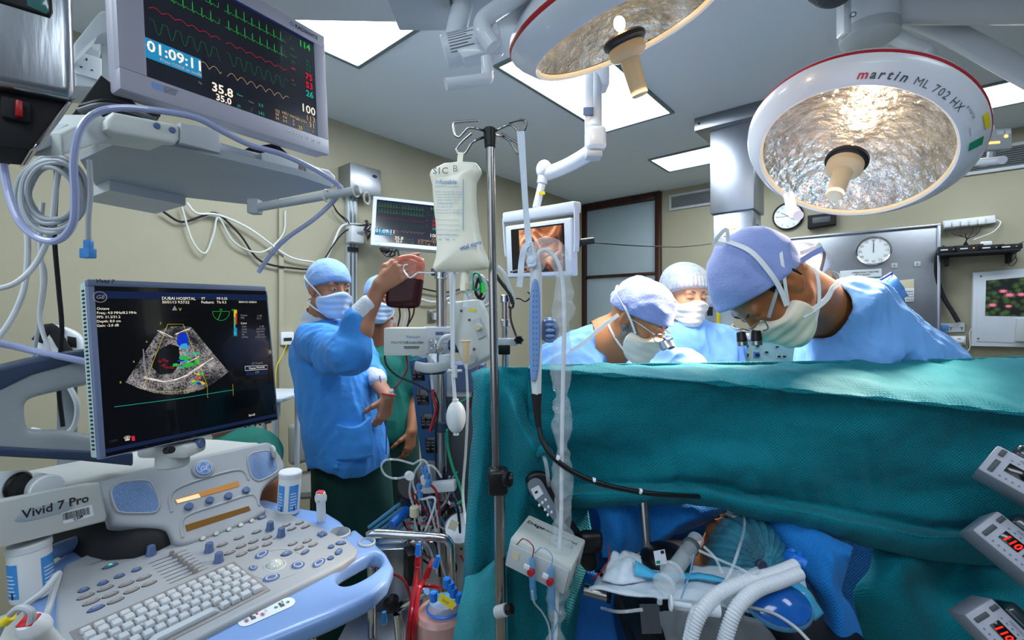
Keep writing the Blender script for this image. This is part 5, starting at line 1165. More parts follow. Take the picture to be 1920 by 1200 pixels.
# ---------------------------------------------------------------- people
class U:
    def __init__(s, k=.02): s.k = k; s.p = []
    def cap(s, a, b, ra, rb=None, k=None):
        a, b = V3(a), V3(b); rb = ra if rb is None else rb
        s.p.append((lambda p: s_cap(p, a, b, ra, rb), (a+b)/2, float(np.linalg.norm(a-b))/2+max(ra, rb), k or s.k, 1)); return s
    def ell(s, c, r, R=None, k=None, sub=False):
        s.p.append((lambda p: s_ell(p, c, r, R), V3(c), max(r), k or s.k, -1 if sub else 1)); return s
    def fn(s, f, c, r, k=None): s.p.append((f, V3(c), r, k or s.k, 1)); return s
    def __call__(s, p):
        c = p.mean(0); ext = float(np.abs(p-c).max())*1.75 if len(p) else 0; d = np.full(len(p), .5, np.float32)
        for f, cc, r, k, sg in s.p:
            if float(np.linalg.norm(cc-c)) > r+ext+.08: continue
            d = smin(d, f(p), k) if sg > 0 else smax(d, -f(p), k)
        return d
def head_prims(u, lean=1.):
    u.ell((0, -.012, .030), (.074, .094, .084), k=.02).ell((0, .022, -.030), (.058, .062, .082), k=.03)
    u.cap((-.05, .005, -.062), (-.012, .060, -.103), .020, .017, k=.03).cap((.05, .005, -.062), (.012, .060, -.103), .020, .017, k=.03).ell((0, .066, -.103), (.020, .016, .015), k=.02)
    u.ell((-.038, .058, -.030), (.024, .022, .026), k=.02).ell((.038, .058, -.030), (.024, .022, .026), k=.02)
    u.cap((-.038, .072, .022), (.038, .072, .022), .013, k=.012)
    u.ell((-.032, .094, .001), (.017, .016, .012), k=.012, sub=True).ell((.032, .094, .001), (.017, .016, .012), k=.012, sub=True)
    u.ell((-.031, .0745, .001), (.0165, .0125, .012), k=.004).ell((.031, .0745, .001), (.0165, .0125, .012), k=.004)
    u.cap((0, .085, .008), (0, .106, -.030), .008, .0115, k=.012).ell((-.012, .094, -.036), (.008, .010, .007), k=.006).ell((.012, .094, -.036), (.008, .010, .007), k=.006)
    u.cap((-.018, .082, -.066), (.018, .082, -.066), .0065, k=.006).cap((-.014, .081, -.077), (.014, .081, -.077), .007, k=.006)
    for sx in (-1, 1):
        R = rotm(0, 0, sx*.35)
        u.ell((sx*.077, -.012, -.005), (.009, .019, .031), R, k=.005).ell((sx*.088, -.006, .001), (.008, .011, .018), R, k=.005, sub=True).ell((sx*.074, -.004, -.030), (.006, .008, .010), k=.005)
    return u
_HF = U(.02); head_prims(_HF)
_FACE = U(.03); _FACE.ell((0, .022, -.030), (.060, .064, .084), k=.03).ell((0, .066, -.103), (.026, .022, .020)).ell((-.038, .056, -.035), (.028, .026, .032)).ell((.038, .056, -.035), (.028, .026, .032)).cap((0, .098, -.018), (0, .086, -.085), .014, .012, k=.035).cap((-.05, .005, -.065), (-.012, .060, -.103), .022, .019).cap((.05, .005, -.065), (.012, .060, -.103), .022, .019).ell((0, -.012, .030), (.074, .094, .084), k=.02)
def hframe(c, f, roll_up=(0, 0, 1)):
    f = Vector(f).normalized(); up = Vector(roll_up); up = (up-f*up.dot(f)).normalized(); r = f.cross(up)
    return Matrix(((r.x, f.x, up.x, c[0]), (r.y, f.y, up.y, c[1]), (r.z, f.z, up.z, c[2]), (0, 0, 0, 1)))
def locfn(M, fn, sc_=1.):
    R = np.array(M.to_3x3(), np.float32); t = np.array(M.to_translation(), np.float32)
    return lambda p: fn(((p-t)@R)/sc_)*sc_
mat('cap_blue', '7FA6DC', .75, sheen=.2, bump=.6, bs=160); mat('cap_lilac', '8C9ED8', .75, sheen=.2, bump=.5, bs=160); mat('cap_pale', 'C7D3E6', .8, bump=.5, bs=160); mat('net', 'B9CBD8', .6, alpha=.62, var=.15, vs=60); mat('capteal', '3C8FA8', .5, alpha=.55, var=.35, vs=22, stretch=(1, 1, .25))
mat('maskblue', 'B7CDE6', .8, bump=.2, bs=90); mat('maskwhite', 'F4E6CE', .8, bump=.2, bs=90); mat('tie', 'E6EAEE', .8)
mat('skin_a', 'A6745A', .5, var=.10, vs=14, sss=.08, bump=.15, bs=300); mat('skin_b', '8C5A3C', .5, var=.1, vs=14, sss=.08, bump=.15, bs=300); mat('skin_c', 'B4784E', .45, var=.1, vs=14, sss=.08, bump=.15, bs=300); mat('skin_d', 'A4653C', .42, var=.14, vs=12, sss=.08, bump=.2, bs=260); mat('skin_e', 'BF8E6E', .5, var=.08, vs=14, sss=.08)
mat('hairdark', '14100E', .6, bump=1, bs=400); mat('hairgrey', '8B8682', .8, var=.5, vs=180, bump=1.5, bs=500); mat('eyewhite', 'CFC9C0', .2); mat('iris', '1E120C', .15); mat('brow', '241812', .8)
mat('gown', '6FA6E6', .7, sheen=.08, var=.05, vs=5, bump=.25, bs=200); mat('gowndeep', '348ADC', .7, sheen=.08, var=.06, vs=5, bump=.25, bs=200); mat('scrub', '063A36', .8, var=.08, vs=6, bump=.3, bs=240); mat('scrubgreen', '0C665A', .8, var=.08, vs=6, bump=.3, bs=240); mat('cuff', 'C9D2DC', .9, bump=.6, bs=150); mat('piping', '2A3C9C', .6)
def face_bits(M, root, s=1., openeye=True, brows=True):
    T = M @ Matrix.Diagonal((s, s, s, 1))
    for sx in (-1, 1):
        if openeye:
            mb = MB(T); mb.ell((sx*.031, .0782, .0), (.0115, .0096, .0050), 'eyewhite', 16); mb.ell((sx*.031, .0866, -.0005), (.0050, .0030, .0050), 'iris', 12); mb.build('eye', root)
        if brows:
            mb = MB(T); mb.tube([(sx*.014, .0850, .0215), (sx*.028, .0842, .0270), (sx*.044, .0740, .0235)], lambda q: .0042*(1-.5*q), 'brow', 6, flat=(.6, 1)); mb.build('eyebrow', root)
def mask(M, root, s, mt, txt=None, ties='up', dz=0., label=None):
    def fn(p):
        x, y, z = p[:, 0], p[:, 1], p[:, 2]
        pl = .0011*np.sin(z*230+np.abs(x)*25)*np.clip((y-.02)*20, 0, 1)
        d = _FACE(p)-.0085-pl-.0015*wnoise(p, 45, 3)
        reg = np.maximum(-(z+.128), z-(-.006-.25*np.abs(x)-2.2*x*x))
        reg = smax(reg, -(y-.022-.10*(z+.05)**2*30), .01)
        return smax(d, reg+dz, .004)
    organic(fn, (-.1, -.02, -.16), (.1, .16, .03), .003, 'face_mask', mt, root, M=M @ Matrix.Diagonal((s, s, s, 1)), label=label)
    T = M @ Matrix.Diagonal((s, s, s, 1))
    for sx in (-1, 1):
        mb = MB(T); mb.strap([(sx*.066, .040, -.030), (sx*.081, .012, -.002), (sx*.090, -.035, .030), (sx*.066, -.095, .048), (sx*.01, -.130, .052)], .007, .0012, 'tie', side=(sx, 0, .2)); mb.build('mask_tie', root)
        mb = MB(T); mb.strap([(sx*.055, .045, -.105), (sx*.072, .0, -.085), (sx*.068, -.055, -.06), (sx*.01, -.098, -.05)], .007, .0012, 'tie', side=(sx, 0, .2)); mb.build('mask_tie', root)
    if txt:
        # printed text sits on the cheek side of the mask
        a = M.to_3x3() @ Vector((txt[1]*.8, .6, 0))
def capfn(rad=(.086, .108, .097), c=(0, -.014, .034), amp=.004, f=34, seed=0, slope=.33, z0=.006, back=0.):
    def fn(p):
        d = s_ell(p, c, rad)-amp*folds(p*np.array([1, 1, 1.5], np.float32), f, seed)-amp*.5*wnoise(p, f*2.2, seed+2)
        return smax(d, -(p[:, 2]-(z0+slope*p[:, 1])), .006)
    return fn
def surgical_cap(M, root, s, mt, label=None, **k):
    organic(capfn(**k), (-.13, -.15, -.07), (.13, .14, .17), .0032, 'surgical_cap', mt, root, M=M @ Matrix.Diagonal((s, s, s, 1)), label=label)
def hand_prims(u, M, right=True, curl=(.5, .6, .7, .8), tc=.5, s=1., spread=.06):
    """wrist at the origin, fingers +y, back of the hand +z"""
    m = -1 if right else 1      # thumb side
    T = lambda v: tuple(M @ (Vector(v)*s)); k = .008*s
    for (x, L) in ((.028*m, .088), (.010*m, .092), (-.009*m, .088), (-.027*m, .080)): u.cap(T((x*.55, .008, 0)), T((x, L, 0)), .0145*s, .0115*s, k=.014*s)
    u.cap(T((m*.012, .01, -.006)), T((m*.026, .045, -.010)), .016*s, .015*s, k=.014*s)
    for i, (x, L0, lens, r) in enumerate(((.029*m, .090, (.043, .026, .021), .0090), (.010*m, .094, (.047, .029, .022), .0092), (-.009*m, .090, (.044, .027, .021), .0087), (-.027*m, .081, (.034, .021, .019), .0077))):
        p = Vector((x, L0, 0)); a = 0.; dx = x*spread/.03
        for j, l in enumerate(lens):
            a += curl[i]*(1.0, 1.05, .7)[j]; q = p+Vector((dx*l*math.cos(a), l*math.cos(a), -l*math.sin(a))); rr = r*(1-.10*j)
            u.cap(T(p), T(q), rr*s, rr*.92*s, k=.004*s); u.ell(T(p+Vector((0, 0, .001))), (rr*1.06*s,)*3, k=.005*s); p = q
    p = Vector((m*.024, .022, -.008)); d = Vector((m*.75, .62, -.25)).normalized()
    for j, l in enumerate((.044, .033, .026)):
        q = p+d*l; rr = (.0135, .0105, .0095)[j]; u.cap(T(p), T(q), rr*s, rr*.9*s, k=.007*s); p = q; d = (d+Vector((-m*.45*tc, .15, -.55*tc))).normalized()
def basis(c, y, z):
    y = Vector(y).normalized(); z = Vector(z); z = (z-y*z.dot(y)).normalized(); x = y.cross(z)
    return Matrix(((x.x, y.x, z.x, c[0]), (x.y, y.y, z.y, c[1]), (x.z, y.z, z.z, c[2]), (0, 0, 0, 1)))
def bounds(pts, m): a = np.array([list(p) for p in pts]); return a.min(0)-m, a.max(0)+m

def cloth(p, s=0, a=1., st=(1, 1, .45)):
    q = p*np.array(st, np.float32)
    big = folds(q, 30, s); fine = folds(q, 62, s+3); tiny = wnoise(p, 110, s+5)
    return a*(.0085*big+.0042*fine+.0012*tiny)
# ---- the man in the blue gown holding up the blood bag
G = lambda x, y, D: tuple(P(x, y, D))
R1 = thing('person', 'man in long blue gown holding up a blood bag in his raised hand', 'person', (-.72, 2.06, 0))
M1 = hframe(G(618, 541, 2.05), (.80, -.58, -.10)); s1 = 1.0
sh1, el1, wr1 = G(592, 640, 1.92), G(655, 664, 1.66), G(711, 538, 1.68)
MH1 = basis(wr1, (.80, -.10, .58), (-.22, -.95, .12))
shL, elL, wrL = G(665, 640, 2.22), G(692, 700, 2.10), G(728, 744, 1.93)
MH2 = basis(wrL, (-.18, -.10, -.97), (.80, -.60, -.05))
u = U(.02); hd = locfn(M1, _HF); u.fn(hd, M1.to_translation(), .16)
u.cap(M1 @ Vector((0, -.03, -.05)), M1 @ Vector((-.0, -.055, -.17)), .056, .066, k=.03); nb = M1 @ Vector((0, -.06, -.2))
u.cap(sh1, shL, .045, k=.04).cap(nb, G(625, 760, 2.06), .075, .10, k=.05).cap(sh1, el1, .048, .040).cap(el1, wr1, .042, .027).cap(shL, elL, .046, .040).cap(elL, wrL, .040, .027)
u.ell(tuple((Vector(el1)*.65+Vector(wr1)*.35)), (.043, .043, .05), k=.03)
hand_prims(u, MH1, True, (.30, .42, .52, .62), .9, 1.08, .015); hand_prims(u, MH2, False, (.62, .70, .74, .78), 1.1, .95, .01)
lo, hi = bounds([G(560, 460, 2.2), G(790, 470, 1.6), G(720, 810, 1.8), shL, sh1, M1 @ Vector((-.1, -.1, .12))], .05)
organic(u, lo, hi, .0036, 'body', 'skin_a', R1)
face_bits(M1, R1); mask(M1, R1, 1., 'maskblue', label='pale blue pleated face mask'); surgical_cap(M1, R1, 1., 'cap_blue', rad=(.086, .112, .100), amp=.005, f=30)
mb = MB(M1); mb.strap([(-.03, -.125, .03), (-.035, -.15, .0), (-.02, -.165, -.03)], .02, .003, 'cap_blue', side=(1, 0, 0)); mb.strap([(-.02, -.125, .03), (-.0, -.155, .01), (-.01, -.165, -.005)], .018, .003, 'cap_blue', side=(1, 0, 0)); mb.build('cap_knot', R1)
mb = MB(MH1); mb.build('none', R1) if False else None
tors = U(.05)
tors.cap(G(614, 668, 2.06), G(655, 850, 2.04), .150, .168).cap(G(590, 637, 1.95), G(655, 640, 2.18), .072, .070, k=.05).cap(G(625, 700, 1.98), G(655, 850, 1.98), .10, .13, k=.05)
slv = U(.03); slv.cap(sh1, el1, .078, .070).cap(el1, G(669, 602, 1.67), .064, .047).ell(G(630, 668, 1.76), (.075, .085, .075))
slv2 = U(.03); slv2.cap(shL, elL, .07, .06).cap(elL, G(702, 706, 2.05), .055, .048)
def gown1(p):
    d = smin(tors(p), slv(p), .025); d = smin(d, slv2(p), .03)
    ver = p*np.array([1, 1, .35], np.float32)
    d = d-cloth(p, 1, 1.8, (1, 1, .35))
    w = M1 @ Vector((0, -.06, -.17)); dn = np.sqrt(((p-V3(w))**2).sum(-1))
    d = smax(d, .072-dn, .01)
    d = smax(d, -(p[:, 2]-(.845+.02*np.sin(p[:, 0]*22))), .01)
    cut = s_cap(p, G(668, 602, 1.67), G(720, 520, 1.68), .10); return smax(d, -cut, .008) if False else d
organic(gown1, *bounds([G(540, 590, 2.2), G(740, 870, 1.8), sh1, el1, G(670, 600, 1.6), G(640, 600, 2.3)], .1), .0058, 'gown', 'gowndeep', R1)
u = U(.01); u.cap(G(669, 599, 1.67), G(691, 572, 1.675), .046, .038); organic(u, *bounds([G(664, 604, 1.67), G(690, 573, 1.675)], .07), .0036, 'knitted_cuff', 'cuff', R1)
u2 = U(.01); u2.cap(G(702, 704, 2.05), G(708, 712, 2.02), .046, .04); organic(u2, *bounds([G(702, 704, 2.05), G(708, 712, 2.02)], .07), .0036, 'knitted_cuff', 'cuff', R1)
u3 = U(.02); u3.cap(M1 @ Vector((.0, -.055, -.15)), M1 @ Vector((0, -.05, -.19)), .082, .10); organic(lambda p: smax(u3(p), -(s_cap(p, tuple(M1 @ Vector((0, -.02, -.02))), tuple(M1 @ Vector((0, -.055, -.17))), .068)), .004), *bounds([M1 @ Vector((0, -.05, -.17))], .15), .0045, 'white_collar', 'cuff', R1)
sheet([Ps([(624, 792, 1.868), (650, 800, 1.84), (675, 796, 1.85), (694, 780, 1.88)]), Ps([(618, 825, 1.868), (650, 830, 1.835), (680, 828, 1.845), (700, 820, 1.875)]), Ps([(612, 862, 1.86), (650, 864, 1.832), (680, 860, 1.84), (700, 856, 1.87)])], 'gown_pocket', 'gowndeep', R1, th=.004, wr=.003, ws=18)
mb = MB(); mb.tube(Ps([(712, 705, 1.99), (718, 740, 1.95), (724, 800, 1.93), (724, 852, 1.93)]), .0022, 'piping'); mb.build('gown_piping', R1)
pn = U(.03); pn.cap(G(640, 850, 2.05), (-.77, 2.02, .12), .125, .085).cap(G(680, 850, 2.08), (-.60, 2.12, .12), .115, .085)
organic(lambda p: smax(pn(p)-.010*folds(p*np.array([1, 1, .25], np.float32), 16, 2), p[:, 2]-.93, .01), (-1.0, 1.8, .04), (-.35, 2.35, .98), .009, 'trousers', 'scrub', R1)
for (x, y) in ((-.74, 1.97), (-.57, 2.07)):
    mb = MB(); mb.ell((x, y, .045), (.13, .05, .05), 'black', 20, z0=-.85); mb.build('shoe', R1)
mb = MB(MH2); mb.tube([(math.cos(a)*.031, -.012, math.sin(a)*.025) for a in [i*PI/8 for i in range(16)]], .003, 'red', 6, closed=True, smooth=2); mb.build('bracelet', R1)

# ---- the assistant in green scrubs behind him
R2 = thing('person', 'person in green V-neck scrubs and face mask standing behind the gowned man', 'person', (-.70, 2.62, 0))
M2 = hframe(G(712, 560, 2.55), (.12, -.98, -.12)); u = U(.02); u.fn(locfn(M2, _HF), M2.to_translation(), .16)
u.cap(M2 @ Vector((0, -.03, -.05)), M2 @ Vector((0, -.05, -.19)), .055, .066, k=.03).cap(G(695, 655, 2.62), G(755, 655, 2.62), .05, .05, k=.05).cap(M2 @ Vector((0, -.03, -.2)), G(725, 720, 2.62), .08, .10, k=.06)
u.cap(G(770, 665, 2.6), G(778, 745, 2.6), .045, .04, k=.03).cap(G(778, 745, 2.6), G(772, 808, 2.48), .038, .027, k=.03); hand_prims(u, basis(G(772, 808, 2.48), (-.1, -.1, -.98), (.8, -.5, 0)), False, (.4, .45, .5, .5), .5)
organic(u, *bounds([G(640, 500, 2.7), G(800, 880, 2.4)], .05), .0046, 'body', 'skin_b', R2)
face_bits(M2, R2); mask(M2, R2, 1., 'maskblue'); surgical_cap(M2, R2, 1., 'cap_blue')
u = U(.05); u.cap(G(682, 652, 2.62), G(764, 652, 2.62), .085, .08).cap(G(722, 690, 2.62), G(728, 800, 2.62), .155, .165).cap(G(766, 655, 2.62), G(776, 720, 2.6), .07, .065, k=.03)
vn = lambda p: np.maximum(np.abs(p[:, 0]-G(705, 600, 2.5)[0])-.42*(p[:, 2]-(G(0, 655, 2.5)[2])), p[:, 1]-2.6)
def top2(p):
    d = u(p)-cloth(p, 3, 1.1, (1, 1, .4))
    d = smax(d, -vn(p), .008); dn = np.sqrt(((p-V3(M2 @ Vector((0, -.04, -.13))))**2).sum(-1)); d = smax(d, .075-dn, .01); return smax(d, -(p[:, 2]-.80), .01)
organic(top2, *bounds([G(650, 590, 2.85), G(800, 850, 2.35)], .08), .007, 'scrub_top', 'scrubgreen', R2)
u_ = U(.03); u_.cap(G(715, 810, 2.62), (-.78, 2.6, .1), .13, .085).cap(G(740, 810, 2.62), (-.60, 2.62, .1), .13, .085)
organic(lambda p: smax(u_(p)-.01*folds(p*np.array([1, 1, .3], np.float32), 15, 5), p[:, 2]-.86, .01), (-1.0, 2.4, .04), (-.35, 2.85, .9), .010, 'trousers', 'scrub', R2)
for x in (-.78, -.58): mb = MB(); mb.ell((x, 2.55, .045), (.05, .13, .05), 'black', 20, z0=-.85); mb.build('shoe', R2)

# ---- first surgeon, bending, with loupes
R3 = thing('person', 'grey-bearded surgeon in blue cap and loupes bending over the drape, left of the nurse', 'person', (.42, 1.9, 0))
M3 = hframe(G(1199, 598, 1.55), (.627, -.527, -.56)); u = U(.02); u.fn(locfn(M3, _HF), M3.to_translation(), .16)
nk = M3 @ Vector((0, -.055, -.15)); u.cap(M3 @ Vector((0, -.03, -.04)), nk, .060, .072, k=.03).cap(nk, G(1110, 700, 1.85), .09, .12, k=.05)
organic(u, *bounds([M3 @ Vector((-.12, -.12, -.2)), M3 @ Vector((.12, .13, .13)), G(1110, 720, 1.95)], .06), .0036, 'body', 'skin_c', R3)
face_bits(M3, R3, openeye=True); mask(M3, R3, 1., 'maskwhite', label='off-white pleated face mask'); surgical_cap(M3, R3, 1., 'cap_lilac', rad=(.090, .113, .104), amp=.008, f=32, seed=4, slope=.20, z0=.016, label='pale blue tied cap')
def beard(p):
    d = _HF(p)-.003-.0015*wnoise(p, 300, 1); reg = smax(-(p[:, 1]-(-.008)), p[:, 1]-.05, .01); reg = smax(reg, p[:, 2]+.018, .01); return smax(d, smax(reg, -(p[:, 2]+.125), .01), .006)
organic(beard, (-.1, -.04, -.14), (.1, .13, .02), .003, 'beard', 'hairgrey', R3, M=M3, label='short grey beard')
g3 = U(.06); g3.cap(G(1060, 700, 1.62), G(1165, 690, 1.86), .115, .09).cap(nk, G(1100, 740, 1.8), .085, .16).cap(G(1060, 700, 1.62), G(1110, 760, 1.42), .10, .09).cap(G(1170, 695, 1.84), G(1270, 740, 1.62), .085, .085).cap(G(1110, 700, 1.8), (.5, 1.95, .9), .18, .2).cap(G(1235, 700, 1.62), G(1280, 700, 1.55), .09, .08)
def gown3(p):
    d = g3(p)-cloth(p, 7, 1.9, (1, 1, .7)); c = s_cap(p, tuple(M3 @ Vector((0, -.03, -.04))), tuple(M3 @ Vector((0, -.055, -.175))), .078); d = smax(d, -c, .01)
    c2 = s_ell(p, tuple(M3 @ Vector((0, .03, -.03))), (.13, .13, .13)); d = smax(d, -c2, .01); return smax(d, -(p[:, 2]-.75), .01)
organic(gown3, (-.2, 1.2, .72), (.85, 2.35, 1.62), .0062, 'gown', 'gown', R3)
# loupes
def loupes(M, root, s=1.):
    T = M @ Matrix.Diagonal((s, s, s, 1))
    for sx in (-1, 1):
        mb = MB(T); mb.tube([(sx*.078, .0, .004), (sx*.072, .05, .006), (sx*.062, .095, .004)], .0018, 'chromed', 8); mb.tube([(sx*.062, .095, .006), (sx*.040, .104, .012), (sx*.012, .106, .006), (sx*.012, .105, -.012), (sx*.04, .103, -.018), (sx*.06, .096, -.008)], .0014, 'chrome', 8, closed=True); mb.build('glasses_frame', root)
        mb = MB(T); mb.cyl((sx*.030, .112, -.008), (sx*.026, .136, -.022), .0115, 'steelb', 20, r2=.014); mb.cyl((sx*.026, .136, -.022), (sx*.0257, .1375, -.0228), .011, 'black', 20); mb.cyl((sx*.030, .112, .004), (sx*.030, .122, .004), .004, 'gelogo', 12); mb.build('loupe_barrel', root)
    mb = MB(T); mb.box((0, .116, .0), (.055, .006, .012), 'steelb', .002); mb.build('loupe_bridge', root)
loupes(M3, R3)
mb = MB(M3); mb.strap([(-.055, -.10, .045), (-.075, -.135, .04), (-.09, -.16, .02)], .016, .002, 'tie', side=(0, 0, 1)); mb.strap([(-.055, -.10, .04), (-.09, -.13, .05), (-.085, -.15, .055), (-.06, -.12, .05)], .014, .002, 'tie', side=(0, 0, 1)); mb.build('mask_bow', R3)
mb = MB(); mb.strap(Ps([(1160, 590, 1.5), (1130, 612, 1.5), (1098, 640, 1.5), (1070, 658, 1.5)]), .012, .002, 'tie', side=(0, 1, 0)); mb.build('gown_tie', R3)

# ---- the nurse
R4 = thing('person', 'person in white net bouffant cap and white mask between the two surgeons', 'person', (.78, 2.2, 0))
M4 = hframe(G(1287, 552, 2.05), (.20, -.93, -.22)); u = U(.02); u.fn(locfn(M4, _HF), M4.to_translation(), .16)
u.cap(M4 @ Vector((0, -.03, -.04)), M4 @ Vector((0, -.05, -.19)), .048, .058, k=.03).cap(M4 @ Vector((0, -.05, -.2)), G(1290, 720, 2.1), .1, .12, k=.05)
organic(u, *bounds([M4 @ Vector((-.12, -.14, -.25)), M4 @ Vector((.12, .13, .13)), G(1290, 730, 2.1)], .06), .004, 'body', 'skin_e', R4)
face_bits(M4, R4, openeye=False); mask(M4, R4, 1., 'maskwhite')
for sx in (-1, 1): mb = MB(M4); mb.tube([(sx*.018, .0855, -.001), (sx*.031, .0880, -.005), (sx*.044, .0800, -.002)], .0014, 'brow', 6); mb.build('eyelashes', R4)
organic(lambda p: smax(s_ell(p, (0, -.015, .02), (.0765, .098, .098)), -(p[:, 2]-(.014+.36*p[:, 1])), .006), (-.1, -.13, -.07), (.1, .1, .13), .004, 'hair', 'hairdark', R4, M=M4)
organic(lambda p: smax(s_ell(p, (0, -.02, .04), (.106, .122, .102))-.003*np.sin(np.arctan2(p[:, 0], p[:, 1]+.02)*42)*np.clip(1-(p[:, 2]-.02)*8, .2, 1)-.003*wnoise(p, 40, 1), -(p[:, 2]-(.008+.42*p[:, 1])), .012), (-.14, -.16, -.08), (.14, .13, .17), .0036, 'bouffant_cap', 'net', R4, M=M4, label='white net bouffant cap')
g4 = U(.06); g4.cap(G(1222, 655, 2.12), G(1345, 652, 2.12), .10, .10).cap(G(1285, 640, 2.1), G(1290, 760, 2.1), .12, .19).cap(G(1350, 655, 2.12), G(1375, 740, 1.98), .085, .08)
organic(lambda p: smax(smax(g4(p)-cloth(p, 9, 1.9, (1, 1, .6)), .062-np.sqrt(((p-V3(M4 @ Vector((0, -.045, -.12))))**2).sum(-1)), .01), -(p[:, 2]-.75), .01), (.4, 1.75, .72), (1.2, 2.4, 1.5), .007, 'gown', 'gown', R4)
organic(lambda p: smax(s_cap(p, tuple(M4 @ Vector((0, -.045, -.14))), tuple(M4 @ Vector((0, -.05, -.22))), .066, .085), -s_cap(p, tuple(M4 @ Vector((0, -.04, -.05))), tuple(M4 @ Vector((0, -.05, -.2))), .056), .005), *bounds([M4 @ Vector((0, -.05, -.18))], .14), .005, 'scrub_collar', 'scrubgreen', R4)

# ---- second surgeon in profile
R5 = thing('person', 'dark-haired surgeon in profile with lilac cap, bending over the drape at the right', 'person', (.95, 1.35, 0))
M5 = hframe(G(1434, 540, 1.17), (-.40, -.10, -.91), (-.95, 0, .42)); s5 = 1.08; S5 = Matrix.Diagonal((s5, s5, s5, 1)); M5s = M5 @ S5
u = U(.02); u.fn(locfn(M5, _HF, s5), M5.to_translation(), .17)
nk5 = Vector(G(1556, 596, 1.36)); u.cap(M5s @ Vector((0, -.02, -.03)), nk5, .066, .074, k=.04).cap(nk5, G(1640, 700, 1.45), .06, .09, k=.05).cap(M5s @ Vector((0, -.055, -.03)), G(1562, 568, 1.36), .046, .055, k=.03)
organic(u, *bounds([M5s @ Vector((-.12, -.12, -.15)), M5s @ Vector((.12, .14, .13)), G(1640, 720, 1.5), G(1600, 540, 1.2)], .07), .0034, 'body', 'skin_d', R5)
face_bits(M5, R5, s5, openeye=False); mask(M5, R5, s5, 'maskwhite', label='off-white face mask hanging loosely below the nose')
surgical_cap(M5, R5, s5, 'cap_lilac', rad=(.092, .116, .100), c=(0, -.016, .040), amp=.007, f=30, seed=9, slope=.62, z0=.012, label='lilac blue tied cap')
organic(lambda p: smax(smax(_HF(p)-.0045-.001*wnoise(p, 240, 1), smax(-(p[:, 1]+.105), p[:, 1]+.025, .01), .01), smax(-(p[:, 2]+.052), p[:, 2]-.05, .01), .006), (-.1, -.12, -.08), (.1, .02, .08), .003, 'hair', 'hairdark', R5, M=M5s)
organic(lambda p: smax(smax(_HF(p)-.0035-.001*wnoise(p, 240, 1), smax(-(p[:, 1]-.004), p[:, 1]-.028, .006), .006), smax(-(p[:, 2]+.012), p[:, 2]-.05, .01), .006), (-.1, -.02, -.03), (.1, .05, .07), .003, 'sideburn', 'hairdark', R5, M=M5s)
mb = MB(M5s)
for sx in (-1,): mb.strap([(sx*.078, -.004, .012), (sx*.080, .04, .012), (sx*.070, .085, .004)], .007, .003, 'greyp', side=(sx, 0, 0))
mb.build('glasses_arm', R5)
for sx in (-1, 1): mb = MB(M5s); mb.tube([(sx*.064, .095, .010), (sx*.04, .108, .014), (sx*.012, .108, .004), (sx*.014, .106, -.014), (sx*.05, .102, -.014)], .0016, 'chromed', 8, closed=True); mb.build('glasses_rim', R5); mb = MB(M5s); mb.cyl((sx*.032, .112, .0), (sx*.03, .132, -.010), .010, 'black', 18, r2=.012); mb.cyl((sx*.03, .132, -.010), (sx*.0297, .142, -.015), .012, 'chromed', 18); mb.build('loupe_barrel', R5)
mb = MB(M5s); mb.strap([(-.074, .045, -.022), (-.086, .022, .01), (-.095, -.0, .05), (-.085, -.03, .10), (-.04, -.05, .135), (-.02, -.055, .15)], .011, .0015, 'tie', side=(-1, 0, .2)); mb.strap([(-.04, -.05, .136), (-.05, -.07, .155), (-.03, -.04, .160), (-.03, -.045, .14)], .009, .0015, 'tie', side=(-1, 0, 0)); mb.build('mask_tie', R5)
mb = MB(); mb.strap(Ps([(1505, 592, 1.09), (1530, 577, 1.09), (1550, 560, 1.10), (1562, 540, 1.12), (1575, 530, 1.2)]), .013, .0015, 'tie', side=(0, -1, 0)); mb.build('mask_tie', R5)
mb = MB(); mb.strap(Ps([(1470, 505, 1.10), (1500, 490, 1.12), (1520, 478, 1.14), (1543, 466, 1.15)]), .014, .002, 'cap_lilac', side=(0, -1, .1)); mb.strap(Ps([(1478, 503, 1.10), (1505, 508, 1.14), (1530, 520, 1.18)]), .012, .002, 'cap_lilac', side=(0, -1, .1)); mb.strap(Ps([(1500, 475, 1.2), (1520, 468, 1.2), (1538, 456, 1.2), (1530, 466, 1.19)]), .011, .0015, 'tie', side=(0, -1, 0)); mb.build('cap_ties', R5)
g5 = U(.05); g5.cap(G(1592, 596, 1.41), G(1575, 690, 1.40), .095, .11); g5.cap(G(1605, 590, 1.33), G(1675, 720, 1.38), .10, .175).cap(G(1575, 585, 1.30), G(1600, 650, 1.30), .075, .10).cap(G(1605, 640, 1.40), G(1600, 760, 1.42), .11, .12).cap(G(1566, 655, 1.34), G(1560, 780, 1.36), .080, .09).cap(G(1580, 600, 1.48), G(1560, 740, 1.55), .08, .1).cap(G(1670, 710, 1.42), (1.2, 1.42, .85), .17, .18)
def gown5(p):
    d = g5(p)-cloth(p, 11, 2.1, (1.1, 1, .6))
    d = smax(d, -s_cap(p, tuple(M5s @ Vector((0, -.03, -.03))), tuple(nk5+Vector((-.005, -.02, .0))), .078, .076), .012)
    d = smax(d, -s_ell(p, tuple(M5s @ Vector((0, .02, -.02))), (.16, .15, .15)), .01); return smax(d, -(p[:, 2]-.72), .01)
organic(gown5, (.55, .95, .70), (1.62, 1.95, 1.64), .0058, 'gown', 'gown', R5)
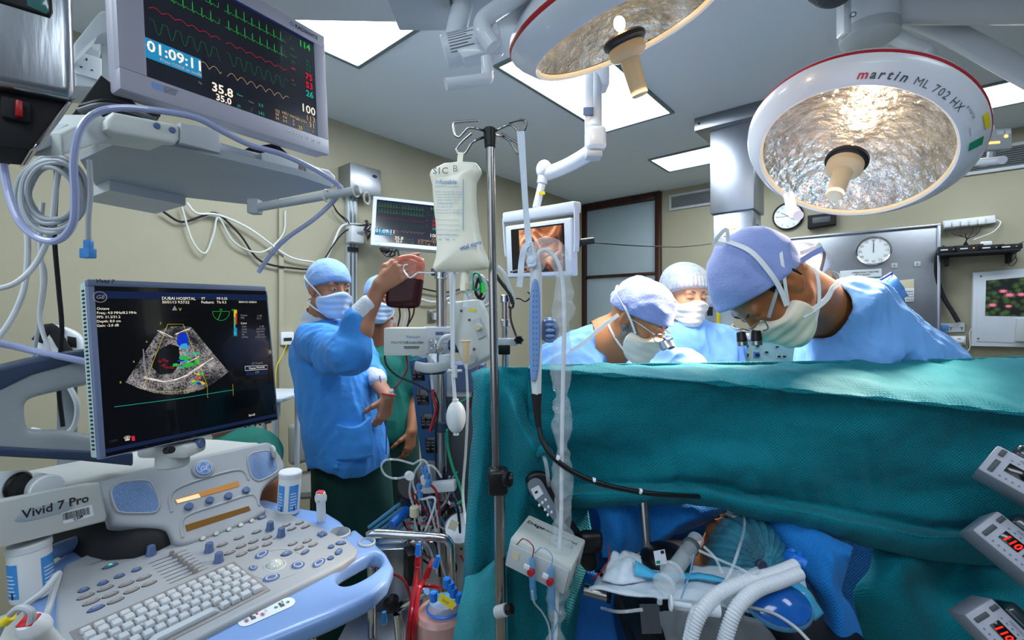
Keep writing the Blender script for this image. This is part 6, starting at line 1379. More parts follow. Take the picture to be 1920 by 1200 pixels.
sheet([Ps([(1625, 528, 1.38), (1650, 522, 1.36), (1672, 512, 1.34)]), Ps([(1645, 545, 1.33), (1668, 536, 1.31), (1686, 525, 1.3)]), Ps([(1690, 572, 1.34), (1696, 560, 1.33), (1705, 555, 1.33)])], 'gown_flap', 'gown', R5, th=.003, wr=.004, ws=20)
mb = MB(); mb.tube(Ps([(1632, 530, 1.37), (1650, 525, 1.33), (1672, 512, 1.33)]), .004, 'piping'); mb.build('flap_edge', R5)

# ---- third surgeon behind, only the lit cap shows
R6 = thing('person', 'person in brightly lit pale cap bending behind the surgeon in profile', 'person', (1.05, 1.9, 0))
M6 = hframe(G(1512, 528, 1.76), (-.55, -.30, -.75), (-.75, 0, .6)); u = U(.02); u.fn(locfn(M6, _HF), M6.to_translation(), .16); nk6 = Vector(G(1590, 600, 1.92)); u.cap(M6 @ Vector((0, -.03, -.03)), nk6, .058, .07, k=.03).cap(nk6, G(1610, 700, 2.08), .09, .12)
organic(u, *bounds([M6 @ Vector((-.13, -.13, -.15)), M6 @ Vector((.13, .13, .13)), G(1610, 720, 2.15)], .07), .0045, 'body', 'skin_e', R6)
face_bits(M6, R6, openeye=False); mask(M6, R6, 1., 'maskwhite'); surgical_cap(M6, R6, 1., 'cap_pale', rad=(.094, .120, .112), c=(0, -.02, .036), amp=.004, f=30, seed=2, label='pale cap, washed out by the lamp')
mb = MB(M6); mb.tube([(-.092, .06, .02), (-.098, 0, .03), (-.095, -.06, .04), (-.07, -.10, .04)], .006, 'hairdark', 8, flat=(1, .5)); mb.build('headlight_band', R6)
g6 = U(.05); g6.cap(nk6, G(1600, 720, 2.1), .1, .17).cap(G(1560, 660, 1.92), G(1560, 760, 1.92), .1, .1)
organic(lambda p: smax(smax(g6(p)-cloth(p, 3), -(p[:, 2]-.75), .01), -s_cap(p, tuple(M6 @ Vector((0, -.02, -.02))), tuple(nk6), .075), .01), (.9, 1.65, .72), (1.8, 2.45, 1.6), .008, 'gown', 'gown', R6)

# ---- the patient's head, seen from the crown
R7 = thing('person', 'patient lying under the drapes, head in a teal see-through cap, crown towards the camera', 'person', (.46, .95, .85))
M7 = hframe(G(1386, 1042, 1.08), (.05, .45, .89), (0, -.89, .45)); M7s = M7 @ Matrix.Diagonal((.94, .94, .94, 1)); u = U(.02); u.fn(locfn(M7, _HF, .94), M7.to_translation(), .15); u.cap(M7s @ Vector((0, -.02, -.05)), M7s @ Vector((0, -.05, -.28)), .055, .08, k=.03)
organic(u, *bounds([M7s @ Vector((-.12, -.12, -.3)), M7s @ Vector((.12, .13, .13))], .07), .004, 'body', 'skin_b', R7)
face_bits(M7, R7, .94, openeye=False)
organic(lambda p: smax(s_ell(p, (0, -.014, .032), (.077, .097, .088)), -(p[:, 2]-(.02+.3*p[:, 1])), .006), (-.1, -.13, -.07), (.1, .1, .13), .0042, 'hair', 'hairdark', R7, M=M7s, label='short dark hair')
organic(lambda p: smax(s_ell(p, (0, -.016, .036), (.090, .112, .100))-.0035*np.sin(np.arctan2(p[:, 0], p[:, 1]+.016)*26+np.sin(p[:, 2]*40))-.003*wnoise(p, 40, 3), -(p[:, 2]-(.0+.42*p[:, 1])), .012), (-.13, -.15, -.08), (.13, .12, .16), .0034, 'bouffant_cap', 'capteal', R7, M=M7s, label='teal see-through cap')
mb = MB(M7s); mb.strap([(-.035, .088, .055), (0, .098, .055), (.035, .088, .055)], .04, .001, 'tape' if 'tape' in MATS else 'tie', side=(0, 1, .3)); mb.build('forehead_tape', R7)

# ---- somebody crouching behind the console
R8 = thing('person', 'person in green scrubs half hidden behind the ultrasound console', 'person', (-.85, 1.55, 0))
u = U(.03); u.cap(G(508, 905, 1.62), G(522, 950, 1.60), .034, .028).cap(G(480, 850, 1.75), G(508, 905, 1.62), .045, .04).ell(G(430, 790, 1.8), (.06, .08, .09)).cap(G(455, 860, 1.75), G(465, 960, 1.7), .09, .10)
hand_prims(u, basis(G(522, 950, 1.60), (.4, -.2, -.9), (.2, -.9, .1)), True, (.5, .5, .5, .5))
organic(u, *bounds([G(440, 740, 1.8), G(560, 1100, 1.25)], .1), .0055, 'body', 'skin_b', R8)
u_b = U(.06); u_b.cap(G(440, 838, 1.80), G(480, 850, 1.76), .085, .075).cap(G(460, 870, 1.78), G(465, 1050, 1.74), .12, .16).cap(G(482, 852, 1.74), G(505, 890, 1.66), .06, .05)
organic(lambda p: u_b(p)-.008*folds(p, 16, 6), *bounds([G(430, 780, 1.9), G(530, 1120, 1.35)], .22), .007, 'scrub_top', 'scrubgreen', R8)
# ---------------------------------------------------------------- drapes, table head and patient things
def drapemat(name, col, bump=.6, sc_=60):
    m = mat(name, col, .72, sheen=.06, spec=.2); nt = m.node_tree; b = nt.nodes['Principled BSDF']; tc = nt.nodes.new('ShaderNodeTexCoord')
    hs = []
    for ang in (.78, -.78):
        mp = nt.nodes.new('ShaderNodeMapping'); mp.inputs['Rotation'].default_value = (0, ang, 0); w = nt.nodes.new('ShaderNodeTexWave'); w.inputs['Scale'].default_value = sc_; w.inputs['Distortion'].default_value = 2.2; w.inputs['Detail Scale'].default_value = 1.2
        nt.links.new(tc.outputs['Object'], mp.inputs[0]); nt.links.new(mp.outputs[0], w.inputs[0]); hs.append(w)
    mx = nt.nodes.new('ShaderNodeMath'); mx.operation = 'MAXIMUM'; nt.links.new(hs[0].outputs[1], mx.inputs[0]); nt.links.new(hs[1].outputs[1], mx.inputs[1])
    n = nt.nodes.new('ShaderNodeTexNoise'); n.inputs['Scale'].default_value = 14; n.inputs['Detail'].default_value = 5; n.inputs['Distortion'].default_value = 1.; nt.links.new(tc.outputs['Object'], n.inputs[0])
    m2 = nt.nodes.new('ShaderNodeMath'); m2.operation = 'MULTIPLY_ADD'; m2.inputs[1].default_value = .38; nt.links.new(mx.outputs[0], m2.inputs[0]); nt.links.new(n.outputs[0], m2.inputs[2])
    bp = nt.nodes.new('ShaderNodeBump'); bp.inputs['Strength'].default_value = bump; bp.inputs['Distance'].default_value = .006; nt.links.new(m2.outputs[0], bp.inputs['Height']); nt.links.new(bp.outputs[0], b.inputs['Normal'])
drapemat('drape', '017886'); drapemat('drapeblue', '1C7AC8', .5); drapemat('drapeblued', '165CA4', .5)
mat('pad', 'D2DDE8', .8, bump=.8, bs=45); mat('padblue', '49B2DC', .7, bump=.4, bs=60); mat('tableblack', '0F1015', .55, bump=.2, bs=90)
def clear(name, col='E8F2F8', alpha=.28, rough=.12): return mat(name, col, rough, alpha=alpha, coat=.6)
clear('clear'); clear('clearblue', '5FA8D8', .5); mat('film', 'DCE6EE', .3, alpha=.07); clear('sleevefilm', 'E6EEF4', .20, .08); mat('tubewhite', 'DDE3EA', .35, alpha=.9); mat('blood', '34060B', .35, coat=.1, spec=.3); mat('bloodtube', '8A0E1A', .2, coat=.6); clear('bloodclear', 'D8705A', .62)
mat('bagfluid', 'FCF8E4', .35, alpha=.97, coat=.2, sss=.4); mat('tubelav', 'A9B2DA', .25, alpha=.85, coat=.5); mat('cablegrey', 'A7ADB2', .45); mat('cablewhite', 'C9CDCF', .45); mat('blueplug', '3F8FD8', .4); mat('bluebright', '1B6FD0', .35); mat('tape', 'D8D2C4', .7, alpha=.8)
DT = thing('surgical_drape', 'large teal surgical drape screen across the foreground hiding the operating field', 'drape', (.55, 1.0, .3))
cols = [990, 1040, 1100, 1200, 1310, 1400, 1500, 1620, 1740, 1850, 1960]
def yl(tab, x):
    for (x0, y0), (x1, y1) in zip(tab, tab[1:]):
        if x <= x1: return y0+(y1-y0)*(x-x0)/(x1-x0)
    return tab[-1][1]
back = [(900, 689), (1000, 686), (1060, 684), (1400, 681), (1700, 678), (1960, 671)]
crease = [(900, 689), (1000, 690), (1070, 696), (1160, 702), (1280, 711), (1400, 721), (1613, 741), (1753, 755), (1960, 777)]
hem = [(900, 925), (1082, 922), (1220, 918), (1310, 916), (1400, 935), (1473, 948), (1613, 978), (1735, 1001), (1847, 1004), (1960, 1004)]
Dx = lambda x: 1.03-.10*(x-990)/930
rows = []
rows.append([P(x, yl(back, x)+60, 1.225) for x in cols]); rows.append([P(x, yl(back, x)+6, 1.215) for x in cols]); rows.append([P(x, yl(back, x), 1.20) for x in cols]); rows.append([P(x, (yl(back, x)*.5+yl(crease, x)*.5), (1.14+Dx(x))/2) for x in cols])
rows.append([P(x, yl(crease, x), Dx(x)) for x in cols]); rows.append([P(x, yl(crease, x)+8, Dx(x)+.004) for x in cols])
for k, (t_, dd) in enumerate(((.14, .022), (.32, .030), (.52, .040), (.72, .050), (.88, .060), (.955, .072))):
    rows.append([P(x, yl(crease, x)+t_*(yl(hem, x)-yl(crease, x)), Dx(x)+dd+.010*math.sin(x*.014+k*1.3)*(1 if x > 1060 else .3)+(.02*math.sin((x-1000)*.009+1) if k > 2 else 0)) for x in cols])
rows.append([P(x, yl(hem, x), Dx(x)+.028) for x in cols]); rows.append([P(x, yl(hem, x)+9, Dx(x)+.020) for x in cols]); rows.append([P(x, yl(hem, x)+22+.012*max(0, x-1350)*2, Dx(x)+.03) for x in cols]); rows.append([P(x, yl(hem, x)+32+.05*max(0, x-1350), Dx(x)+.07) for x in cols]); rows.append([P(x, yl(hem, x)+20+.05*max(0, x-1350), Dx(x)+.13) for x in cols])
sheet(rows, 'screen_panel', 'drape', DT, th=.0025, su=14, sv=10, wr=.0065, ws=8, seed=1)
# left hanging part with a diagonal gather
L = [
 [(884, 700, 1.14), (905, 690, 1.12), (925, 687, 1.10), (955, 688, 1.08), (985, 688, 1.07), (1012, 691, 1.06), (1060, 695, 1.05)],
 [(888, 722, 1.10), (900, 706, 1.06), (925, 702, 1.06), (960, 712, 1.08), (990, 715, 1.07), (1020, 715, 1.07), (1060, 715, 1.065)],
 [(886, 790, 1.10), (905, 760, 1.03), (940, 765, 1.06), (968, 775, 1.01), (990, 790, 1.07), (1025, 790, 1.08), (1075, 790, 1.09)],
 [(882, 850, 1.11), (905, 830, 1.04), (940, 835, 1.09), (980, 830, 1.01), (1004, 835, .99), (1032, 840, 1.09), (1085, 850, 1.10)],
 [(876, 910, 1.12), (900, 900, 1.05), (935, 900, 1.10), (975, 900, 1.05), (1012, 880, 1.03), (1050, 905, 1.11), (1095, 910, 1.12)],
 [(872, 980, 1.12), (890, 975, 1.06), (930, 975, 1.10), (970, 980, 1.04), (1010, 970, 1.09), (1055, 980, 1.10), (1105, 970, 1.14)],
 [(868, 1050, 1.12), (886, 1062, 1.05), (925, 1050, 1.09), (970, 1040, 1.05), (1010, 1045, 1.10), (1060, 1050, 1.08), (1115, 1040, 1.16)],
 [(866, 1130, 1.16), (880, 1120, 1.12), (920, 1110, 1.10), (970, 1120, 1.07), (1015, 1120, 1.10), (1060, 1120, 1.09), (1110, 1120, 1.17)],
 [(856, 1260, 1.18), (875, 1260, 1.13), (920, 1260, 1.12), (970, 1260, 1.08), (1015, 1260, 1.11), (1060, 1260, 1.10), (1105, 1260, 1.18)]]
sheet([Ps(r) for r in L], 'side_panel', 'drape', DT, th=.0025, su=14, sv=14, wr=.004, ws=8, seed=4)
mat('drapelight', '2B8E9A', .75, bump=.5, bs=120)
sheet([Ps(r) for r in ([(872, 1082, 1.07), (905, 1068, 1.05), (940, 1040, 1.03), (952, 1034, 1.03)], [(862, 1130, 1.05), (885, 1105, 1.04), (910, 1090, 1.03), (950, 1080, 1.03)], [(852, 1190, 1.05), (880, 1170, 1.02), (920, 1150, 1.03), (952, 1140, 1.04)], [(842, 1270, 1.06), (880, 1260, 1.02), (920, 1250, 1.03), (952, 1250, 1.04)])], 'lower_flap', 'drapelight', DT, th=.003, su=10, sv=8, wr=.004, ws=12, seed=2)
mb = MB(); mb.tube(Ps([(1016, 846, 1.0), (1024, 870, .99), (1028, 900, 1.0), (1030, 915, 1.02)]), .0045, 'clear', 10); mb.tube(Ps([(1010, 850, 1.0), (1020, 842, .985), (1030, 850, 1.0)]), .010, 'drape', 10); mb.build('tie_loop', DT)
# lower right part of the drape
R_ = [[(1640, 1000, 1.10), (1700, 1015, 1.08), (1780, 1035, 1.07), (1860, 1040, 1.06), (1960, 1040, 1.02)], [(1630, 1060, 1.06), (1700, 1050, 1.02), (1790, 1060, 1.07), (1860, 1065, 1.0), (1960, 1075, 1.01)],
      [(1600, 1110, 1.05), (1680, 1110, 1.0), (1770, 1100, 1.06), (1860, 1110, 1.0), (1960, 1120, .98)], [(1610, 1180, 1.06), (1700, 1170, 1.0), (1780, 1150, 1.02), (1860, 1160, .97), (1960, 1170, .95)], [(1600, 1280, 1.1), (1700, 1260, 1.03), (1780, 1260, .99), (1860, 1260, .96), (1960, 1260, .93)]]
sheet([Ps(r) for r in R_], 'lower_panel', 'drape', DT, th=.0025, su=10, sv=10, wr=.006, ws=7, seed=8)
# far back and side closing of the tented part
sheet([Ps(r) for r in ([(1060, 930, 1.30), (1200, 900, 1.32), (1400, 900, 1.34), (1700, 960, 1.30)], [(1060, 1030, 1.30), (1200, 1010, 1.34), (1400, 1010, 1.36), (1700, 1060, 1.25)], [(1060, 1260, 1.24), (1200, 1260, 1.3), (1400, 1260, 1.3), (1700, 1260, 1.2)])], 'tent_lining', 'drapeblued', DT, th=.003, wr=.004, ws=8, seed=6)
BD = thing('blue_under_drape', 'blue inner drape hanging around the patient under the teal drape', 'drape', (.5, 1.05, .4))
sheet([Ps(r) for r in ([(1092, 925, 1.12), (1150, 922, 1.10), (1230, 925, 1.12), (1330, 935, 1.14), (1385, 948, 1.16)], [(1120, 960, 1.10), (1160, 965, 1.08), (1225, 960, 1.13), (1300, 965, 1.10), (1360, 960, 1.14)], [(1126, 1000, 1.10), (1165, 1010, 1.07), (1215, 1005, 1.12), (1262, 995, 1.10), (1335, 972, 1.15)], [(1130, 1045, 1.10), (1165, 1045, 1.08), (1200, 1035, 1.12), (1235, 1015, 1.12), (1310, 985, 1.16)])], 'left_panel', 'drapeblue', BD, th=.003, su=10, sv=10, wr=.005, ws=9, seed=5)
sheet([Ps(r) for r in ([(1425, 960, 1.08), (1480, 975, 1.04), (1540, 995, 1.01), (1600, 1025, 1.0)], [(1445, 1000, 1.06), (1490, 1010, 1.01), (1550, 1020, .98), (1596, 1040, .97)], [(1470, 1035, 1.03), (1505, 1045, .99), (1560, 1050, .95), (1590, 1062, .98)], [(1500, 1075, 1.0), (1530, 1090, .96), (1562, 1100, .94), (1580, 1110, .98)], [(1540, 1140, .98), (1560, 1150, .94), (1585, 1160, .93), (1605, 1150, .96)], [(1560, 1260, .96), (1580, 1260, .92), (1605, 1260, .93), (1630, 1250, .96)])], 'right_panel', 'drapeblue', BD, th=.003, su=10, sv=8, wr=.005, ws=10, seed=3)
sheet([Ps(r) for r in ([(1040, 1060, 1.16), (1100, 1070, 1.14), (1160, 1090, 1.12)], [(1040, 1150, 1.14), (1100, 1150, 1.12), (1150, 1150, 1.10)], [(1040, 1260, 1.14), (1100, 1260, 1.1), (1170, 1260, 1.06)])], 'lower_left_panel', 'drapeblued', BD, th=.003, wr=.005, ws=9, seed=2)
mb = MB(); mb.cyl(P(1206, 935, 1.05), P(1214, 1040, 1.02), .0095, 'chromed', 16); tag(mb.build('support_rod'), 'short steel rod standing under the drape left of the patient head', 'rod')
# operating table head
TB = thing('operating_table', 'black padded operating table head end under the patient', 'operating table', (.45, 1.0, 0))
TF = Fr((.50, 1.02, .855), (1, .0, -.04), (0, 1, 0)); a = TF.uv(1140, 1100); b_ = TF.uv(1556, 1100)
mb = MB(TF.M); mb.box(((a[0]+b_[0])/2+.0, .05, -.035), (.46, .52, .07), 'tableblack', .022, 4); mb.build('upper_pad', TB)
mb = MB(TF.M); mb.box(((a[0]+b_[0])/2+.01, .07, -.105), (.47, .50, .06), 'tableblack', .02, 4); mb.build('lower_pad', TB)
mb = MB(TF.M); mb.box(((a[0]+b_[0])/2+.01, .12, -.15), (.40, .5, .03), 'dgrey', .005); mb.build('base_plate', TB)
mb = MB(); mb.box((.48, 1.35, .34), (.25, .4, .68), 'panelsteel', .02); mb.build('column', TB)
mb = MB(); mb.cyl(P(1095, 1105, 1.0), P(1145, 1118, .98), .012, 'chromed', 16); mb.build('side_rail', TB)
# absorbent pad
PA = thing('absorbent_pad', 'white and blue absorbent pad under the patient head, hanging over the table edge', 'pad', P(1320, 1120, .9))
sheet([Ps(r) for r in ([(1150, 1040, 1.02), (1230, 1055, 1.0), (1330, 1060, 1.0), (1440, 1060, 1.0), (1500, 1070, 1.0)], [(1128, 1068, .98), (1220, 1080, .93), (1330, 1085, .93), (1430, 1085, .93), (1510, 1090, .94)], [(1112, 1096, .93), (1200, 1100, .88), (1300, 1100, .872), (1400, 1105, .87), (1512, 1105, .89)], [(1105, 1100, .91), (1180, 1108, .86), (1300, 1118, .852), (1400, 1130, .85), (1500, 1125, .86)], [(1106, 1104, .90), (1185, 1114, .85), (1300, 1127, .846), (1400, 1148, .845), (1500, 1168, .85)])], 'sheet', 'pad', PA, th=.004, su=8, sv=6, wr=.004, ws=16, seed=2)
sheet([Ps(r) for r in ([(1150, 1035, .97), (1175, 1032, .97), (1202, 1040, .96)], [(1135, 1060, .94), (1170, 1062, .90), (1205, 1062, .92)], [(1125, 1085, .92), (1165, 1095, .88), (1210, 1090, .90)])], 'crumpled_corner', 'pad', PA, th=.005, wr=.007, ws=22, seed=5)
sheet([Ps(r) for r in ([(1192, 1050, .91), (1240, 1072, .90), (1320, 1074, .90), (1360, 1085, .90)], [(1190, 1078, .89), (1245, 1085, .88), (1320, 1084, .885), (1362, 1092, .88)])], 'blue_backing', 'padblue', PA, th=.003, wr=.003, ws=20)
sheet([Ps(r) for r in ([(1490, 1085, .90), (1520, 1110, .88), (1545, 1150, .87)], [(1480, 1110, .88), (1505, 1140, .86), (1530, 1165, .86)])], 'blue_backing', 'padblue', PA, th=.003, wr=.003, ws=20)
# breathing tubes
for k, (pts, lab) in enumerate(((((1492, 1060, .86), (1455, 1075, .84), (1400, 1090, .82), (1350, 1112, .80), (1320, 1140, .78), (1300, 1180, .77), (1285, 1240, .76)), 'upper of the two white corrugated breathing tubes over the table'), (((1500, 1075, .84), (1460, 1090, .82), (1420, 1105, .80), (1390, 1130, .78), (1370, 1165, .77), (1345, 1250, .76)), 'lower of the two white corrugated breathing tubes over the table'))):
    cord(Ps(pts), .0125, 'tubewhite', 'breathing_tube', lab, 'tube', 'breathing tubes', n=16, ridges=.0052)
mb = MB(); mb.tube(Ps([(1480, 1045, .89), (1492, 1050, .87), (1510, 1060, .86)]), .012, 'bluebright', 12); mb.cyl(P(1478, 1040, .9), P(1490, 1032, .9), .008, 'bluebright', 12); mb.cyl(P(1495, 1052, .86), P(1500, 1038, .88), .006, 'bluebright', 12); tag(mb.build('tube_connector'), 'blue plastic connector joining the two breathing tubes', 'connector')
t = thing('anaesthesia_mask', 'see-through blue rubber face mask lying at the right end of the pad', 'mask', P(1460, 1150, .83)); T = Matrix.Translation(P(1462, 1132, .83)) @ Matrix.Rotation(.5, 4, 'X')
mat('maskblueclear', '1464C0', .15, alpha=.8, coat=.6); mb = MB(); mb.lathe([(.050, -.010), (.056, -.004), (.052, .006), (.034, .016), (.012, .024)], 'maskblueclear', 32, T @ Matrix.Diagonal((1, .75, 1, 1))); mb.build('shell', t)
mb = MB(T @ Matrix.Diagonal((1, .75, 1, 1))); mb.tube([(math.cos(a)*.051, math.sin(a)*.051, -.007) for a in [i*PI/12 for i in range(24)]], .008, 'clearblue', 10, closed=True, smooth=2); mb.build('cushion', t)
# clear syringe-like canister
t = thing('clear_suction_tube', 'large clear plastic cylinder lying tilted beside the teal patient cap', 'cylinder', P(1270, 1060, .88)); a_, b_ = P(1246, 1095, .83), P(1306, 1010, .95)
mb = MB(); mb.cyl(a_, a_.lerp(b_, .78), .0155, 'clear', 24); mb.build('barrel', t); mb = MB(); mb.cyl(a_.lerp(b_, .20), a_.lerp(b_, .24), .024, 'clear', 24); mb.build('flange', t); mb = MB(); mb.cyl(a_.lerp(b_, .76), a_.lerp(b_, .84), .018, 'dgrey', 24); mb.cyl(a_.lerp(b_, .84), b_, .016, 'clear', 24); mb.build('plunger_cap', t); mb = MB(); mb.cyl(a_.lerp(b_, -.03), a_.lerp(b_, .02), .021, 'clear', 24); mb.build('end_cap', t)
t = thing('black_bag', 'black rubber breathing bag with a paper label under the blue drape', 'bag', P(1240, 1060, 1.0)); mb = MB(); mb.ell(P(1248, 1052, 1.0), (.055, .06, .034), 'black', 24); mb.build('bag', t)
mb = MB(Fr(P(1238, 1045, .925), (1, .1, .12), (0, .2, 1)).M); mb.rect((0, 0, .0), .024, .027, 'sticker'); mb.box((.006, .009, .0005), (.007, .006, .0004), 'ink'); mb.box((-.006, -.008, .0005), (.008, .005, .0004), 'green'); mb.build('label', t)
t = thing('syringe', 'clear syringe lying on the black table pad with a white tip', 'syringe', P(1310, 1135, .80)); a_, b_ = P(1255, 1130, .80), P(1325, 1141, .79); mb = MB(); mb.cyl(a_, b_, .0095, 'clear', 20); mb.build('barrel', t); mb = MB(); mb.cyl(a_, a_.lerp(b_, .08), .013, 'pad', 20); mb.cyl(a_.lerp(b_, .02), a_.lerp(b_, .6), .004, 'pad', 12); mb.build('plunger', t); mb = MB(); mb.cyl(b_, b_.lerp(a_, -.35), .011, 'pad', 16); mb.build('white_cap', t)
mb = MB(); mb.cyl(P(1237, 1122, .82), P(1237, 1132, .82), .005, 'clear', 14); tag(mb.build('vial_cap'), 'tiny clear cap on the black table pad', 'cap')
for (pts, r, m_, lab) in (
    (((1392, 945, 1.1), (1396, 985, 1.0), (1385, 1030, .86), (1368, 1075, .84), (1345, 1105, .82), (1300, 1140, .78), (1283, 1200, .75), (1280, 1250, .75)), .0028, 'clear', 'clear line running down over the teal patient cap'),
    (((1310, 1032, .87), (1350, 1050, .85), (1385, 1065, .84), (1405, 1075, .83)), .0026, 'clear', 'clear line crossing the teal patient cap to the small connector'),
    (((1320, 1025, .87), (1340, 1045, .85), (1355, 1075, .84)), .0026, 'clear', 'short clear line on the left of the teal patient cap'),
    (((1300, 1040, .88), (1295, 1070, .86), (1285, 1100, .84), (1276, 1125, .81)), .0018, 'clearblue', 'thin blue line hanging over the white pad'),
    (((1406, 1138, .82), (1450, 1150, .80), (1490, 1175, .78), (1520, 1205, .76)), .0028, 'greyl', 'thin grey wire bending across the black pad at the right'),
    (((1140, 1020, .97), (1142, 1045, .95), (1130, 1070, .93), (1110, 1085, .92)), .0015, 'bloodtube', 'thin dark red line at the left corner of the white pad'),
    (((1128, 1140, .93), (1160, 1147, .84), (1205, 1143, .82)), .003, 'clear', 'clear line lying across the left of the black pad')):
    cord(Ps(pts), r, m_, 'infusion_line', lab, 'tube', 'thin lines around the patient head')
mb = MB(); mb.cyl(P(1402, 1077, .83), P(1422, 1068, .82), .006, 'clear', 14); mb.box(P(1395, 1082, .83), (.022, .004, .010), 'pad', .002); tag(mb.build('line_connector'), 'small clear connector with white tab on the pad edge', 'connector')
mb = MB(); mb.cyl(P(1424, 1058, .85), P(1430, 1062, .84), .010, 'navy', 14); tag(mb.build('blue_valve'), 'dark blue valve beside the small connector on the patient cap', 'valve')
# plastic film in front
t = sheet([Ps(r) for r in ([(1236, 1148, .79), (1290, 1135, .77), (1350, 1128, .755), (1400, 1150, .75)], [(1240, 1180, .77), (1300, 1160, .75), (1370, 1160, .735), (1440, 1178, .735)], [(1270, 1250, .74), (1330, 1240, .73), (1400, 1240, .72), (1490, 1250, .72)])], 'plastic_film', 'film', None, th=.001, su=10, sv=10, wr=.007, ws=22, seed=3); tag(t, 'crumpled clear plastic film over the front of the black pad', 'plastic film')
mb = MB(Fr(P(1220, 1160, .795), (1, .1, -.05), (-.1, .4, 1)).M); mb.rect((0, 0, 0), .036, .044, 'film'); tag(mb.build('adhesive_patch'), 'square see-through adhesive patch on the front of the black pad', 'patch')
# infusion pumps at the right edge
mat('pumpgrey', 'A7AAB6', .4); mat('pumpdark', '1D3038', .2, coat=.4); glow('led', 'FF2A1E', 1.6)
def pump(tl, roll, D, digits, lab):
    r = Vector((math.cos(roll)*.60, -math.cos(roll)*.80, -math.sin(roll))).normalized(); up = Vector((math.sin(roll)*.8+.2, .2-math.sin(roll)*.3, math.cos(roll))); o = P(*tl, D); fr = Fr(o, r, up)
    t = thing('infusion_pump', lab, 'infusion pump', fr.w(.07, -.06, -.05), 'infusion pumps at the right edge')
    mb = MB(fr.M); mb.box((.085, -.029, -.05), (.17, .058, .10), 'pumpgrey', .004); mb.build('case', t)
    mb = MB(fr.M); mb.box((.095, .014, -.06), (.15, .030, .09), 'pumpdark', .010, 3); mb.build('top_cover', t)
    mb = MB(fr.M); mb.cyl((.06, .024, -.06), (.16, .024, -.06), .013, 'clear', 18); mb.build('syringe_barrel', t)
    for k in range(2):
        mb = MB(fr.M); mb.box((.043+k*.037, -.029, .0008), (.031, .018, .0016), 'screenk', .0006); 
        if digits: mb.text(digits[k], .031+k*.037, -.0355, .017, 'led', .0021, bold=.03, shear=.15)
        mb.build('display', t)
    mb = MB(fr.M); mb.box((.012, -.010, .001), (.008, .014, .003), 'dgrey', .002); mb.build('rocker', t); mb = MB(fr.M); mb.box((.014, -.038, .001), (.008, .026, .003), 'dgrey', .002); mb.build('key_strip', t)
    mb = MB(fr.M)
    for k in range(9): mb.box((.028+k*.009, -.049, .0005), (.003, .002, .001), 'bluegrey'); mb.box((.028+k*.009, -.014, .0005), (.003, .0015, .001), 'bluegrey')
    mb.text('PERFUSOR', .036, -.010, .006, 'bluegrey', .0006); mb.build('keys', t)
pump((1871, 834), .48, .86, None, 'top infusion pump at the right edge, its display windows dark')
pump((1871, 957), .66, .85, ('110', '333'), 'middle infusion pump at the right edge with red digits')
pump((1860, 1121), .74, .84, ('110', '3'), 'bottom infusion pump at the right edge, cut by the photo corner')
# ---------------------------------------------------------------- infusion stand and what hangs from it
def pillow(fr, pts, th, edge, h, name, mt, parent, mfun=None, mnames=None, **k):
    def fn(p):
        d = s_poly(p[:, 0], p[:, 1], pts); q = np.clip(-d/edge, 0, 1)
        ht = .0018+th*np.sqrt(np.maximum(0, 1-(1-q)**2))*(1+.08*wnoise(p, 60, 2))
        return np.maximum(d, np.abs(p[:, 2])-ht)*.8
    xs = [q[0] for q in pts]; ys = [q[1] for q in pts]
    return organic(fn, (min(xs)-.01, min(ys)-.01, -th*1.3-.01), (max(xs)+.01, max(ys)+.01, th*1.3+.01), h, name, mt, parent, M=fr.M, mfun=mfun, mnames=mnames, relax=2, **k)
t = thing('infusion_stand', 'tall steel infusion stand with four hooks and black clamps in front of the teal drape', 'infusion stand', P(940, 1290, .95))
mb = MB(); mb.cyl(P(919, 262, .95), P(931, 905, .95), .0088, 'chromed', 24); mb.build('upper_tube', t)
mb = MB(); mb.cyl(P(936, 885, .95), P(942, 1500, .95), .0115, 'chromed', 24); mb.cyl(P(942, 1480, .95), P(942, 2000, .95), .0115, 'chromed', 16); mb.build('lower_tube', t)
mb = MB(); mb.cyl(P(918, 241, .95), P(919, 277, .95), .0135, 'black', 24, r2=.0115); mb.build('collar', t)
for h_, D_ in ((((910, 246), (893, 241), (878, 240), (868, 250), (860, 257), (851, 250), (851, 232), (860, 229), (898, 226)), .93), (((908, 257), (895, 262), (884, 269), (876, 282), (869, 289), (858, 288), (857, 278), (868, 264), (884, 250)), .93), (((929, 246), (942, 239), (956, 234), (966, 240), (973, 247), (983, 244), (987, 229), (978, 225), (954, 230)), .94), (((929, 254), (942, 257), (954, 263), (962, 275), (970, 288), (978, 284), (972, 270), (956, 260), (940, 250)), .99)):
    mb = MB(); mb.tube([P(*h_[0], .95)]+[P(a, b_, D_) for a, b_ in h_[1:]], .0028, 'chromed', 10, smooth=4); mb.build('hook', t)
mb = MB(); mb.box(P(934, 901, .945), (.040, .042, .052), 'black', .008, 3); mb.cyl(P(948, 899, .93), P(955, 899, .925), .016, 'black', 24); mb.cyl(P(940, 897, .935), P(962, 898, .935), .012, 'black', 20); mb.build('height_clamp', t)
mb = MB(); mb.cyl(P(932, 1148, .93), P(950, 1143, .915), .012, 'greyl', 24); mb.cyl(P(950, 1143, .915), P(960, 1141, .91), .010, 'black', 20); mb.build('lower_knob', t)
